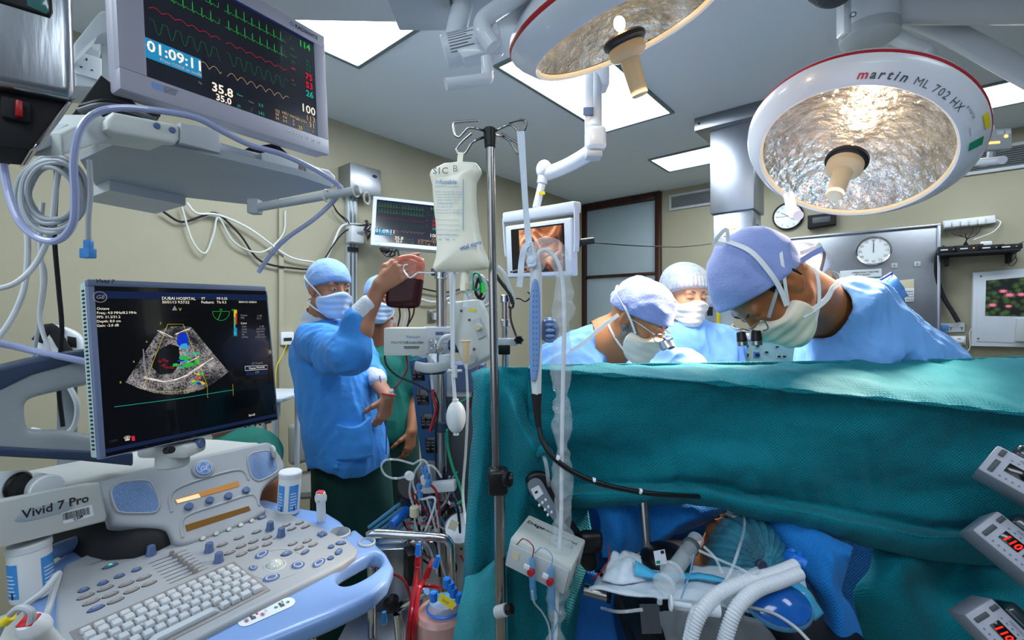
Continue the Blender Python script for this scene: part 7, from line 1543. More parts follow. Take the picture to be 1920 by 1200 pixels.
for k in range(5): a = k*2*PI/5; c = P(942, 2000, .95); mb = MB(); mb.tube([Vector((c.x, c.y, .13)), Vector((c.x+math.cos(a)*.12, c.y+math.sin(a)*.12, .11)), Vector((c.x+math.cos(a)*.27, c.y+math.sin(a)*.27, .07))], .012, 'chromed', 10); mb.ell((c.x+math.cos(a)*.27, c.y+math.sin(a)*.27, .03), (.03, .03, .03), 'black', 14); mb.build('foot', t)
BF = Fr(P(860, 410, .925), (1, 0, 0), (0, 0, 1)); bq = lambda L: [BF.uv(*p) for p in L]
t = thing('infusion_bag', 'large milky white infusion bag with blue print hanging from the stand', 'infusion bag', P(863, 510, .925))
out = [(805, 327), (810, 318), (822, 313), (835, 306), (860, 304), (892, 305), (899, 314), (905, 322), (900, 334), (894, 343), (893, 370), (895, 402), (900, 435), (906, 460), (918, 492), (916, 505), (875, 510), (817, 510), (811, 503), (818, 480), (819, 455), (817, 420), (813, 384), (811, 350), (808, 338)]
pillow(BF, bq(out), .024, .045, .0036, 'bag', 'bagfluid', t)
mat('printblue', '7FA6C8', .6); mat('printgrey', '8E9390', .6)
mb = MB(BF.M); zf = .0285
def bt(s, px, py, hh, m_='printblue', b_=0., rot=0.): u, v = BF.uv(px, py); mb.text(s, u, v, hh, m_, zf, bold=b_, rot=rot)
bt('infusable', 821, 352, .012, b_=.02); bt('Disposable Pressure Infusor', 820, 358, .0042)
for k in range(5): bt('Sodium chloride 0.9% solution for infusion'[:30-k*2], 820+k, 368+k*5, .0044)
for k in range(2): bt('See Insert for Use', 823, 390+k*5, .0042)
for k in range(2): bt('Manufactured for vital signs Inc', 822, 401+k*5, .0042)
for k in range(4): u, v = BF.uv(823, 418+k*9); mb.box((u+.021, v, zf), (.044, .0005, .0003), 'printblue')
for k in range(3): bt('mmHg', 822+k*13, 446, .0045); bt(('150', '300', '0')[k], 825+k*14, 455, .005, b_=.02)
bt('vital signs', 866, 473, .0115, 'gelogo', .02, .3)
u, v = BF.uv(871, 348); mb.box((u, v-.045, zf-.001), (.0016, .10, .0003), 'printblue')
bt('S1C', 816, 334, .018, 'printgrey', .02); bt('B', 852, 330, .018, 'printgrey', .0); mb.build('printing', t)
mb = MB(); mb.strap(Ps([(862, 306, .925), (863, 295, .925), (864, 286, .925)]), .011, .003, 'bagfluid', side=(0, 1, 0)); mb.build('hanger_tab', t)
for (x, y1, r, m_) in ((852, 700, .0030, 'tubewhite'), (872, 546, .0085, 'bagfluid'), (883, 556, .0045, 'clear')): mb = MB(); mb.cyl(P(x, 505, .93), P(x-2, y1, .93), r, m_, 14); mb.build('outlet_tube', t)
mb = MB(); mb.cyl(P(876, 530, .93), P(876, 544, .93), .0085, 'creamgrey', 16); mb.cyl(P(876, 544, .93), P(873, 576, .93), .0065, 'clear', 16); mb.build('drip_chamber', t)
# white gauze strap and echo probe
t = thing('hanging_strap', 'long white gauze strap tied from the stand hook down to the probe', 'strap', P(985, 480, .94))
mb = MB(); mb.strap(Ps([(976, 246, .935), (980, 300, .93), (985, 380, .925), (990, 440, .92), (995, 482, .915)]), lambda s: .016-.004*math.sin(s*3), .0015, 'pad', side=(0, 1, 0)); mb.build('band', t)
mb = MB(); mb.strap(Ps([(993, 455, .90), (983, 465, .895), (978, 490, .90), (976, 515, .90), (974, 538, .905)]), .012, .0015, 'pad', side=(.3, 1, 0)); mb.build('loose_end', t)
mb = MB(); mb.ell(P(997, 490, .905), (.011, .010, .012), 'pad', 12); mb.tube(Ps([(985, 470, .90), (995, 455, .90), (1000, 470, .90), (1003, 495, .90), (990, 500, .9)]), .004, 'pad', 8); mb.build('knot', t)
t = thing('echo_probe', 'white hand-held echo probe with blue grip hanging by its neck, black shaft below', 'ultrasound probe', P(1006, 810, .92))
mb = MB(); PR = [(1004, 492), (1005, 520), (1005, 600), (1005, 690), (1006, 738)]; mb.tube(Ps(PR, .92), lambda s: .0125+.0035*math.sin(s*PI)-.001*s, 'white', 24, flat=(.8, 1), smooth=8); mb.build('handle', t)
GFr = Fr(P(1003, 620, .904), (1, .0, 0), (.0, .0, 1)); q = [GFr.uv(*p) for p in ((996, 540), (1003, 522), (1012, 545), (1013, 650), (1008, 705), (1000, 716), (994, 700), (992, 600))]
plateform(GFr, sm2(q, 4), [], -.006, .004, .004, .0022, 'blue_grip', 'usblue', t)
mb = MB(GFr.M)
for r in range(16):
    for c in range(2): u, v = GFr.uv(1000+c*6, 545+r*10); mb.ell((u, v, .004), (.0013, .0013, .0008), 'knobblue', 8)
mb.build('grip_dots', t)
mb = MB(); c = P(1030, 619, .93); mb.cyl(c+Vector((-.012, .0, 0)), c+Vector((.012, .01, 0)), .022, 'knobblue', 24)
for k in range(12): a = k*PI/6; mb.ell(c+Vector((0, math.cos(a)*.022, math.sin(a)*.022)), (.010, .004, .004), 'usblue', 8)
mb.build('control_wheel', t)
mb = MB(); mb.tube(Ps([(1006, 737), (1007, 765), (1010, 800)], .92), lambda s: .0115-.0055*s, 'blackm', 20); mb.build('strain_relief', t)
mb = MB(); mb.tube(Ps([(1010, 798, .92), (1018, 828, .91), (1040, 860, .90), (1080, 888, .90), (1130, 908, .905), (1190, 921, .92), (1250, 928, .94), (1310, 931, .985)]), .0052, 'black', 14, smooth=10); sh = mb.build('shaft', t)
for (a_, b_, c_, d_, e_) in ((1043, 857, .90, 1048, 861), (1110, 900, .903, 1116, 902), (1198, 920, .921, 1203, 922)): mb = MB(); mb.cyl(P(a_, b_, c_), P(d_, e_, c_), .0058, 'hilite', 14); mb.build('depth_ring', sh)
t = thing('sleeved_cord', 'white cord in a crumpled clear plastic sleeve hanging beside the echo probe', 'cord', P(1050, 1200, .90))
cp_ = [(1008, 500), (1010, 475), (1026, 470), (1046, 492), (1056, 540), (1058, 620), (1056, 700), (1054, 800), (1053, 900), (1052, 980), (1047, 1060), (1044, 1140), (1040, 1230)]
mb = MB(); mb.tube(Ps(cp_, .915), .0042, 'tubewhite', 12, smooth=6); mb.build('cord', t)
sp = cr(Ps([(1004, 500), (1008, 476), (1026, 462), (1048, 485), (1058, 540), (1054, 620), (1052, 720), (1055, 800), (1054, 900), (1056, 970), (1050, 1060), (1046, 1120), (1040, 1230)], .915), 10)
def sleeve(p, pts=np.array([list(q) for q in sp[::3]], np.float32)):
    d2 = ((p[:, None, :]-pts[None])**2).sum(-1); i = d2.argmin(1); d = np.full(len(p), 9., np.float32)
    for o_ in (-1, 0):
        j = np.clip(i+o_, 0, len(pts)-2); a = pts[j]; b_ = pts[j+1]; ba = b_-a; h = np.clip(((p-a)*ba).sum(-1)/(ba*ba).sum(-1), 0, 1); d = np.minimum(d, np.sqrt(((p-a-h[:, None]*ba)**2).sum(-1)))
    r = .0165+.0035*np.sin(p[:, 2]*55)+.009*folds(p, 95, 4); return d-r
organic(sleeve, *bounds(sp, .035), .0028, 'plastic_sleeve', 'sleevefilm', t, relax=1)
# handset remote
RF = Fr(P(1050, 980, 1.0), (1, .0, 0), (0, .12, 1)); rq = lambda L: [RF.uv(*p) for p in L]
t = thing('table_remote', 'dark grey handset remote with a small screen hanging diagonally on the drape', 'remote control', P(1060, 1075, 1.0))
plateform(RF, sm2(rq([(985, 905), (992, 890), (1008, 884), (1028, 890), (1040, 910), (1062, 955), (1090, 1000), (1118, 1035), (1122, 1060), (1112, 1074), (1096, 1070), (1070, 1030), (1035, 975), (1000, 935)]), 3), [], -.02, 0, .009, .0036, 'body', 'black', t)
mat('remoteface', '6E7984', .4); mb = MB(RF.M); mb.prism(sm2(rq([(989, 908), (1000, 897), (1014, 900), (1028, 925), (1052, 968), (1062, 990), (1050, 990), (1022, 955), (997, 928)]), 3), -.002, .0012, 'remoteface', .0005); mb.build('face_plate', t)
mb = MB(RF.M); mb.prism(rq([(995, 917), (1010, 909), (1019, 925), (1004, 937)]), .001, .0018, 'sticker'); mb.prism(rq([(1002, 922), (1007, 919), (1009, 923), (1004, 926)]), .0018, .002, 'ink'); mb.build('screen', t)
for (a_, b_) in ((1011, 947), (1017, 942), (1023, 937), (1022, 955), (1028, 950), (1034, 960), (1027, 965)): mb = MB(RF.M); u, v = RF.uv(a_, b_); mb.ell((u, v, .0012), (.0028, .0035, .0012), 'sticker', 14); mb.build('button', t)
mb = MB(); mb.box(P(1108, 1015, .985), (.05, .03, .045), 'black', .012, 3); mb.build('hanging_hook', t)
mb = MB(); mb.tube(Ps([(1122, 1070, .97), (1132, 1085, .94), (1140, 1110, .93), (1141, 1130, .93)]), .004, 'black'); mb.build('cable', t)
# pressure module
hr = Vector((.9, -.38, -.24)).normalized(); HM = Fr(P(1008, 1060, .90), hr, (.1, -.12, .98)); t = thing('pressure_module', 'white blood pressure module box with two clear transducers clipped on its front', 'module', P(1010, 1120, .92))
ww, hh_, dd_ = .132, .060, .10
mb = MB(HM.M); mb.box((.0, 0, -dd_/2), (ww, hh_, dd_), 'offwhite', .004, 2); bx = mb.build('case', t)
top_ = Fr(HM.w(0, hh_/2, -dd_/2), hr, -HM.n)
mb = MB(HM.M); mb.box((0, -.002, .004), (ww*.96, hh_*.85, .008), 'greyl', .003); mb.box((-.045, .004, .0085), (.014, .016, .001), 'creamgrey'); mb.build('front_panel', t)
mb = MB(top_.M); mb.text('Dräger', -.058, .018, .014, 'ink', .0008, bold=.02); mb.text('Infinity HemoMed', -.022, .018, .0105, 'ink', .0008); mb.prism(rrect(.016, .014, .002, 3, .018, .004), 0, .0006, 'greyl'); mb.prism(rrect(.016, .014, .002, 3, .042, .004), 0, .0006, 'greyl'); mb.text('+', .014, .0, .008, 'ink', .001); mb.build('top_lettering', bx, label='Dräger Infinity HemoMed lettering')
sd = Fr(HM.w(ww/2, 0, -dd_/2), -HM.n, HM.u); mb = MB(sd.M); mb.text('S1CB', -.010, .020, .020, 'ink', .0008, bold=.02, rot=-PI/2); mb.build('side_marking', bx)
for (x, k) in ((-.005, 0), (.034, 1)):
    mb = MB(HM.M); mb.tube([(x-.004, .022, .018), (x+.002, .0, .022), (x+.010, -.03, .022), (x+.016, -.055, .018)], .0065, 'clearblue', 12); tr = mb.build('transducer', t)
    mb = MB(HM.M); mb.cyl((x+.003, .002, .024), (x+.002, .004, .036), .0065, 'red', 16); mb.build('red_cap', tr)
    mb = MB(HM.M); mb.box((x-.009, .006, .026), (.012, .010, .004), 'pad', .001); mb.build('white_tag', tr)
    mb = MB(HM.M); mb.tube([(x-.004, .024, .018), (x-.008, .045, .016), (x-.03, .05, .014), (x-.042, .03, .012)], .0012, 'bloodtube' if k == 0 else 'clearblue'); mb.build('pressure_line', tr)
cord(Ps([(998, 1108, .87), (1002, 1130, .88), (1018, 1150, .89), (1030, 1180, .90), (1032, 1240, .90)]), .002, 'clear', 'pressure_line', 'thin clear line hanging from the left transducer', 'tube')
cord(Ps([(1030, 1120, .87), (1040, 1140, .88), (1048, 1160, .89), (1036, 1190, .90), (1030, 1240, .90)]), .002, 'clearblue', 'pressure_line', 'thin bluish line hanging from the right transducer', 'tube')
# ---------------------------------------------------------------- blood bag and heart-lung equipment
B2 = Fr(P(760, 530, 1.69), (1, .05, 0), (0, 0, 1)); t = thing('blood_bag', 'blood bag, dark red below and clear pink above, hanging from a chrome hook', 'blood bag', P(757, 578, 1.60))
o_ = [(742, 484), (752, 479), (771, 476), (790, 483), (797, 494), (795, 520), (790, 560), (787, 572), (778, 578), (735, 577), (724, 570), (724, 550), (727, 525), (732, 500)]
ysep = B2.uv(760, 524)[1]
pillow(B2, sm2([B2.uv(*p) for p in o_], 3), .017, .03, .0036, 'bag', 'blood', t, mfun=lambda c: np.where(c[:, 2]*0+np.array((c-V3((0, 0, 0)))[:, 1]) > ysep+.004*np.sin(c[:, 0]*60), 1, 0), mnames=['blood', 'bloodclear'])
for (a_, m_) in ((736, 'clear'), (748, 'blood'), (758, 'clear'), (766, 'blood'), (777, 'blood')): mb = MB(); mb.tube(Ps([(a_, 576, 1.69), (a_+(2 if a_ < 770 else -3), 592, 1.68), (a_-(2 if a_ < 770 else 14), 612, 1.68)]), .0055 if m_ == 'clear' else .003, m_, 10); mb.build('port_tube', t)
mb = MB(); mb.box(P(738, 600, 1.67), (.022, .004, .022), 'clear', .002); mb.cyl(P(735, 597, 1.665), P(735, 597, 1.655), .005, 'redtext', 12); mb.build('port_clamp', t)
t = thing('chrome_pole', 'thick vertical chrome pole with hook arms, left of the infusion stand', 'pole', P(832, 1250, 1.5))
mb = MB(); mb.cyl(P(827, 518, 1.52), P(833, 1300, 1.50), .0165, 'chromed', 28); mb.build('tube', t)
mb = MB(); mb.cyl(P(827, 508, 1.52), P(827, 523, 1.52), .022, 'chrome', 28); mb.box(P(812, 510, 1.52), (.012, .02, .024), 'dgrey', .003); mb.build('top_clamp', t)
mb = MB(); mb.tube([P(a, b_, 1.50) for a, b_ in ((765, 496), (759, 497), (757, 504), (760, 513), (768, 520), (774, 518), (784, 511), (800, 511), (815, 511))], .0036, 'chrome', 10, smooth=5); mb.build('hook', t)
mb = MB(); mb.tube([P(a, b_, 1.5) for a, b_ in ((836, 510), (852, 511), (862, 512))], .0036, 'chrome', 10); mb.build('hook', t)
for y in (800, 895): mb = MB(); mb.cyl(P(830, y-9, 1.5), P(830, y+9, 1.5), .022, 'navy', 24); mb.build('blue_collar', t)
VF = Fr(P(760, 641, 1.46), (1, .02, 0), (0, 0, 1)); t = thing('vacuum_controller', 'white vacuum controller box with printed name on the chrome pole', 'controller', P(770, 668, 1.46))
mb = MB(VF.M); mb.box((0, 0, -.05), (.137, .088, .10), 'offwhite', .003); bx = mb.build('case', t)
mb = MB(VF.M); mb.text('POLYSTAN', -.045, -.006, .011, 'navy', .0008); mb.text('Vacuum', .002, .012, .014, 'gelogo', .0008, bold=.01); mb.text('Controller', .003, -.006, .013, 'navy', .0008, bold=.01); mb.box((.02, -.016, .0006), (.05, .003, .0006), 'ink'); mb.box((.02, -.021, .0006), (.045, .002, .0006), 'ink'); mb.build('lettering', bx, label='Polystan Vacuum Controller lettering')
V2 = Fr(P(829, 638, 1.47), (1, .35, 0), (0, 0, 1)); mb = MB(V2.M); mb.box((0, 0, -.045), (.098, .084, .09), 'bezelw', .003); mb.box((-.008, .022, .001), (.026, .01, .002), 'bluegrey'); mb.text('CAUTION', -.02, .002, .008, 'navy', .0008); mb.text('Polystan', .008, .02, .01, 'navy', .0008); mb.text('vacuum max 100', .0, -.012, .006, 'navy', .0008); mb.build('side_unit', t)
for (a_, b_) in ((808, 640), (814, 650), (808, 655), (820, 655)): mb = MB(); mb.cyl(P(a_, b_, 1.45), P(a_+5, b_+1, 1.41), .010, 'chrome', 18); mb.build('fitting', t)
mb = MB(); mb.tube(Ps([(822, 648, 1.40), (830, 634, 1.38), (845, 629, 1.38), (862, 627, 1.38)]), .006, 'tubewhite', 12); mb.build('outlet_hose', t)
mb = MB(); c = P(860, 647, 1.42); mb.cyl(c+Vector((-.02, .02, 0)), c+Vector((.012, -.01, 0)), .024, 'navy', 24); mb.cyl(c+Vector((.012, -.01, 0)), c+Vector((.02, -.018, 0)), .019, 'knobblue', 24); mb.build('blue_knob', t)
t = thing('mounting_bracket', 'curved grey bracket clamped round the chrome pole under the controller', 'bracket', P(815, 695, 1.46)); mb = MB(); mb.tube([P(780, 686, 1.44), P(800, 690, 1.40), P(825, 688, 1.40), P(846, 680, 1.42)], .012, 'greyl', 12, flat=(1.3, .5)); mb.build('arm', t); mb = MB(); mb.box(P(834, 680, 1.42), (.035, .02, .05), 'bezelw', .003); mb.build('plate', t); mb = MB(); mb.cyl(P(810, 690, 1.47), P(810, 700, 1.47), .045, 'navy', 24); mb.build('blue_disc', t)
CF = Fr(P(795, 775, 1.78), (1, -.1, -.05), (-.135, .05, 1)); t = thing('perfusion_console', 'tall blue console column with four small dark displays beside the green scrubs', 'console', P(800, 880, 1.78))
mat('consoleblue', '1E4E7E', .45); mb = MB(CF.M); mb.prism([CF.uv(*p) for p in ((766, 676), (799, 670), (824, 876), (790, 866))], -.12, 0, 'consoleblue', .006); mb.build('front', t)
mb = MB(CF.M); mb.prism([CF.uv(*p) for p in ((768, 668), (800, 662), (832, 700), (836, 878), (826, 880), (800, 672))], -.14, -.01, 'greyp', .004); mb.build('side', t)
for k in range(4):
    cx_, cy_ = 783+k*8.2, 700+k*45; q = [CF.uv(cx_-11, cy_-14), CF.uv(cx_+11, cy_-15), CF.uv(cx_+14, cy_+14), CF.uv(cx_-8, cy_+14)]; mb = MB(CF.M); mb.prism(q, -.001, .003, 'screenk', .001)
    for r in range(3):
        for c in range(2): u, v = CF.uv(cx_-6+c*10+k*.3, cy_-6+r*6); mb.box((u, v, .0035), (.012, .005, .0008), 'g_dim')
    mb.build('display', t)
AF = Fr(P(884, 625, 1.30), (.80, -.25, -.18), (-.22, .2, 1)); t = thing('ventilator_screen_back', 'white plastic back of a tilted screen unit on a bracket, behind the infusion stand', 'screen unit', P(880, 690, 1.3))
mb = MB(AF.M); mb.prism([AF.uv(*p) for p in ((837, 566), (895, 560), (906, 585), (925, 664), (870, 692), (852, 640))], -.05, 0, 'offwhite', .008, 3); bk = mb.build('rear_shell', t)
mb = MB(AF.M); u, v = AF.uv(886, 582); mb.box((u, v, .001), (.022, .008, .001), 'yellow'); mb.build('yellow_label', bk)
mb = MB(AF.M); mb.prism([AF.uv(*p) for p in ((886, 600), (900, 595), (912, 630), (898, 637))], 0, .008, 'greyl', .002); u, v = AF.uv(901, 615); mb.cyl((u, v, .006), (u, v, .028), .010, 'creamgrey', 20); mb.build('pivot', t)
for (a_, b_) in ((865, 583), (889, 655), (880, 600)): mb = MB(AF.M); u, v = AF.uv(a_, b_); mb.cyl((u, v, 0), (u, v, .002), .004, 'dgrey', 12); mb.build('screw', bk)
mb = MB(AF.M); u, v = AF.uv(886, 674); mb.cyl((u, v, 0), (u, v, .012), .014, 'greyl', 20); mb.build('lower_boss', t)
mb = MB(); mb.box(P(874, 660, 1.24), (.018, .018, .058), 'cream', .003, taper=None); mb.box(P(874, 640, 1.24), (.028, .02, .006), 'cream', .002); tag(mb.build('line_clip'), 'cream plastic line clip in front of the tilted white screen unit', 'clip')
t = thing('instrument_pole', 'short chrome pole with clamps and bracket rail right of the infusion stand', 'pole', P(948, 1200, 1.42)); mb = MB(); mb.cyl(P(947, 553, 1.42), P(949, 1350, 1.42), .0105, 'chromed', 24); mb.build('tube', t)
for y, m_ in ((560, 'chrome'), (606, 'chrome')): mb = MB(); mb.cyl(P(947, y-7, 1.42), P(947, y+7, 1.42), .0145, m_, 24); mb.build('clamp', t)
mb = MB(); mb.box(P(940, 641, 1.39), (.10, .03, .022), 'bezelw', .004); mb.box(P(935, 655, 1.39), (.07, .03, .03), 'black', .003); mb.build('bracket_rail', t)
mb = MB(); c = P(973, 637, 1.36)
mb.cyl(c+Vector((0, .02, 0)), c, .010, 'black', 14)
for k in range(6): a = k*PI/3; mb.ell(c+Vector((math.cos(a)*.009, 0, math.sin(a)*.009)), (.006, .008, .006), 'black', 10)
mb.build('lobed_knob', t)
mb = MB(); mb.tube(Ps([(965, 560, 1.42), (975, 560, 1.42), (985, 565, 1.42), (994, 558, 1.42), (993, 550, 1.42), (989, 547, 1.42)]), .0025, 'black'); mb.build('wire_hook', t)
rr = random.Random(11)
for k, (c, R_, m_, r, lab) in enumerate((((876, 530), 20, 'green', .0035, 'green looped cable hanging behind the infusion bag outlet, left loop'), ((893, 528), 16, 'green', .0035, 'green looped cable hanging beside the stand, right loop'), ((898, 545), 28, 'cablewhite', .006, 'white coiled hose behind the infusion stand'), ((890, 540), 24, 'black', .005, 'black coiled cable behind the infusion bag outlet'), ((903, 540), 20, 'black', .005, 'black coiled cable touching the infusion stand'), ((910, 550), 24, 'cablegrey', .005, 'grey coiled cable behind the infusion stand'), ((958, 570), 8, 'black', .004, 'small black cable coil on the instrument pole'))):
    mb = MB(); D_ = 1.38+.02*k; pts = [P(c[0]+math.cos(a)*R_*.55*(1+.1*math.sin(3*a)), c[1]+math.sin(a)*R_, D_+.01*math.sin(2*a)) for a in [i*PI/6 for i in range(12)]]; mb.tube(pts, r, m_, 10, closed=True); mb.build('coiled_cable', label=lab, cat='cable', group='coiled cables around the poles')
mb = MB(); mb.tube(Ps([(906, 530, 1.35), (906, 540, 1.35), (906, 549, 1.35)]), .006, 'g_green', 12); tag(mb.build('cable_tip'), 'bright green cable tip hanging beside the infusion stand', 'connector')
for (pts, r, m_, lab) in (
    (((932, 500, 1.4), (945, 515, 1.4), (955, 540, 1.4), (964, 565, 1.41)), .007, 'cablewhite', 'white hose bending from the stand down to the instrument pole'),
    (((930, 515, 1.4), (940, 530, 1.4), (955, 550, 1.4), (962, 570, 1.4)), .006, 'black', 'black cable bending from the stand down to the instrument pole'),
    (((957, 575, 1.4), (958, 600, 1.39), (966, 625, 1.37), (970, 635, 1.36)), .0035, 'black', 'black wire dropping from the small coil to the lobed knob'),
    (((846, 512, 1.3), (847, 560, 1.3), (848, 620, 1.3), (849, 690, 1.3)), .0062, 'tubewhite', 'straight white hose hanging left of the tilted screen unit'),
    (((849, 700, 1.3), (851, 725, 1.3), (853, 752, 1.3)), .0055, 'white', 'short white hose joining the connector to the squeeze bulb'),
    (((874, 680, 1.25), (877, 760, 1.2), (873, 850, 1.2), (868, 930, 1.2), (878, 1000, 1.15), (884, 1040, 1.1)), .0035, 'clear', 'clear line falling from the cream clip along the drape edge'),
    (((897, 688, 1.45), (895, 720, 1.45), (886, 740, 1.5), (878, 765, 1.55)), .005, 'bloodtube', 'pink line under the tilted white screen unit'),
    (((900, 730, 1.5), (880, 745, 1.5), (862, 755, 1.5)), .004, 'green', 'green line passing behind the squeeze bulb'),
    (((721, 667, 1.5), (725, 685, 1.48), (745, 705, 1.46), (780, 720, 1.46), (806, 735, 1.45)), .0032, 'black', 'black line curving from the controller to the red junction'),
    (((762, 668, 1.5), (764, 690, 1.48), (755, 708, 1.47), (745, 722, 1.47), (737, 731, 1.46)), .003, 'bloodtube', 'dark red line ending in a white tip over the green scrubs'),
    (((808, 660, 1.44), (809, 700, 1.43), (811, 730, 1.42)), .004, 'clear', 'clear line from the controller down to the red junction'),
    (((811, 730, 1.42), (813, 750, 1.42), (818, 765, 1.42), (812, 790, 1.42), (806, 810, 1.42)), .0055, 'bloodtube', 'dark red line running down the front of the blue console'),
    (((815, 735, 1.42), (822, 760, 1.42), (818, 800, 1.42), (816, 850, 1.42), (820, 890, 1.42)), .003, 'black', 'black line running down beside the chrome pole'),
    (((838, 805, 1.45), (840, 840, 1.45), (850, 880, 1.42), (862, 910, 1.4), (868, 935, 1.38), (858, 945, 1.38)), .0045, 'green', 'green hose running down right of the chrome pole')):
    cord(Ps(pts), r, m_, 'line', lab, 'tube', 'lines around the heart-lung equipment')
t = thing('squeeze_bulb', 'white oval squeeze bulb hanging beside the chrome pole', 'bulb', P(855, 812, 1.3)); mb = MB(); mb.ell(P(855, 782, 1.3), (.028, .028, .046), 'white', 28); mb.build('bulb', t); mb = MB(); mb.cyl(P(855, 810, 1.3), P(855, 816, 1.3), .008, 'white', 14); mb.build('outlet', t); mb = MB(); mb.cyl(P(854, 748, 1.3), P(854, 756, 1.3), .009, 'white', 14); mb.build('neck', t)
mb = MB(); c = P(853, 695, 1.3); mb.cyl(c+Vector((0, 0, .014)), c-Vector((0, 0, .02)), .007, 'white', 12); mb.cyl(c-Vector((.02, 0, 0)), c+Vector((.02, 0, 0)), .004, 'white', 12); tag(mb.build('three_way_connector'), 'white cross-shaped connector above the squeeze bulb', 'connector')
mb = MB(); mb.cyl(P(737, 731, 1.46), P(731, 736, 1.45), .006, 'white', 12); tag(mb.build('line_tip'), 'white tip at the end of the dark red line', 'connector')
# heart-lung machine base with rails, reservoir and manifold
t = thing('heart_lung_machine', 'dark steel heart-lung machine base with chrome rails, low between console and drape', 'heart-lung machine', (-.28, 1.7, 0))
mb = MB(); mb.box((-.25, 1.90, .36), (.50, .44, .62), 'steel', .02); mb.build('base_cabinet', t)
mb = MB(); mb.tube(Ps([(690, 1005, 1.30), (705, 1000, 1.30), (760, 1003, 1.30), (825, 1008, 1.30), (842, 1018, 1.30), (845, 1040, 1.30), (846, 1130, 1.30), (846, 1250, 1.30)]), .0125, 'chrome', 18, smooth=6); mb.build('front_rail', t)
mb = MB(); mb.cyl(P(697, 1060, 1.31), P(698, 1300, 1.31), .012, 'chrome', 18); mb.build('rail_leg', t)
mb = MB(Fr(P(745, 1090, 1.42), (1, .1, 0), (0, 0, 1)).M); mb.box((0, 0, -.02), (.15, .20, .04), 'steel', .004); mb.build('steel_panel', t)
mb = MB(Fr(P(770, 1060, 1.36), (1, .5, 0), (0, 0, 1)).M); mb.box((0, 0, 0), (.03, .09, .06), 'black', .003); mb.build('black_bracket', t)
mb = MB(); mb.cyl(P(745, 1140, 1.28), P(800, 1108, 1.24), .012, 'chrome', 16); mb.cyl(P(745, 1150, 1.26), P(752, 1230, 1.26), .012, 'chrome', 16); mb.build('clamp_arm', t)
mb = MB(); c = P(733, 1135, 1.26); mb.cyl(c+Vector((0, .03, 0)), c, .016, 'black', 20); mb.ell(c, (.024, .012, .024), 'black', 20)
mb.build('black_knob', t)
mb = MB(); mb.box(P(740, 1185, 1.34), (.3, .2, .02), 'panelsteel', .004); mb.build('lower_tray', t)
for (a_, b_, D_, r, m_) in ((772, 930, 1.62, .05, 'black'), (805, 905, 1.6, .04, 'dgrey'), (815, 960, 1.58, .045, 'black'), (862, 1010, 1.5, .05, 'steelb')): mb = MB(); mb.cyl(P(a_, b_, D_), P(a_, b_-20, D_-.09), r, m_, 28); mb.build('pump_head', t)
mb = MB(); mb.box(P(870, 850, 1.65), (.14, .2, .45), 'dgrey', .01); mb.build('rear_cabinet', t)
mb = MB(); mb.box(P(880, 730, 1.7), (.12, .12, .20), 'bluegrey', .01); mb.build('rear_screen', t)
for k in range(5): mb = MB(); mb.cyl(P(690+k*3, 990+k*8, 1.5), P(775+k*4, 925+k*9, 1.6), .0055, 'clearblue', 10); mb.build('clear_tubing', t)
mb = MB(); mb.cyl(P(735, 985, 1.48), P(765, 955, 1.55), .016, 'bluebright', 16); mb.build('blue_clamp', t)
rr = random.Random(21)
for k in range(26):
    x = rr.uniform(772, 858); y = rr.uniform(870, 960); D_ = rr.uniform(1.38, 1.6); mb = MB(); mb.tube([P(x+rr.uniform(-26, 26)*j*.6, y+j*rr.uniform(18, 40), D_+rr.uniform(-.04, .04)) for j in range(5)], rr.uniform(.002, .005), rr.choice(('clear', 'clear', 'tubewhite', 'clearblue', 'bloodtube', 'black', 'chrome')), 8); mb.build('tubing', t)
t = thing('blood_reservoir', 'clear cylindrical blood reservoir with a blue lid and yellow label at the bottom', 'reservoir', P(826, 1260, 1.12)); mat('reservoirpink', 'C99C98', .15, alpha=.75, coat=.6)
mb = MB(); c = P(826, 1200, 1.14); mb.lathe([(.052, -.10), (.058, 0), (.062, .065), (.055, .075)], 'reservoirpink', 36, Matrix.Translation(c)); mb.build('jar', t)
mb = MB(); mb.lathe([(.040, .070), (.042, .086), (.036, .098), (.012, .104), (0, .104)], 'clearblue', 32, Matrix.Translation(c+Vector((.01, 0, 0)))); mb.lathe([(.043, .078), (.046, .082), (.043, .086)], 'bluebright', 32, Matrix.Translation(c+Vector((.01, 0, 0))), closed=False); mb.build('blue_lid', t)
mb = MB(Fr(P(838, 1128, 1.06), (.8, 0, -.55), (.3, .5, .8)).M); mb.box((0, 0, 0), (.04, .016, .001), 'yellow'); mb.text('DATE', -.012, -.004, .007, 'ink', .0008); mb.build('yellow_label', t)
for (a_, b_) in ((813, 1118), (838, 1092), (850, 1110), (860, 1120), (845, 1100)): mb = MB(); mb.cyl(P(a_, b_+9, 1.10), P(a_, b_-8, 1.10), .009, 'bluebright', 16); mb.build('blue_port', t)
t = thing('stopcock_manifold', 'white bracket manifold with blue stopcocks and clear looped lines on the chrome pole', 'manifold', P(820, 935, 1.42))
mb = MB(Fr(P(822, 912, 1.42), (1, -.1, .12), (0, 0, 1)).M); mb.box((0, 0, 0), (.11, .03, .03), 'white', .004); mb.box((-.035, .02, 0), (.03, .04, .03), 'white', .004); mb.build('bracket', t)
for (a_, b_) in ((800, 893), (803, 907), (785, 913), (787, 928), (798, 880)): mb = MB(); mb.cyl(P(a_-4, b_, 1.38), P(a_+6, b_, 1.38), .008, 'bluebright', 14); mb.cyl(P(a_, b_-7, 1.37), P(a_, b_+7, 1.37), .0045, 'clearblue', 12); mb.build('stopcock', t)
mb = MB(); mb.cyl(P(766, 891, 1.37), P(769, 893, 1.35), .013, 'white', 20); mb.build('filter_disc', t)
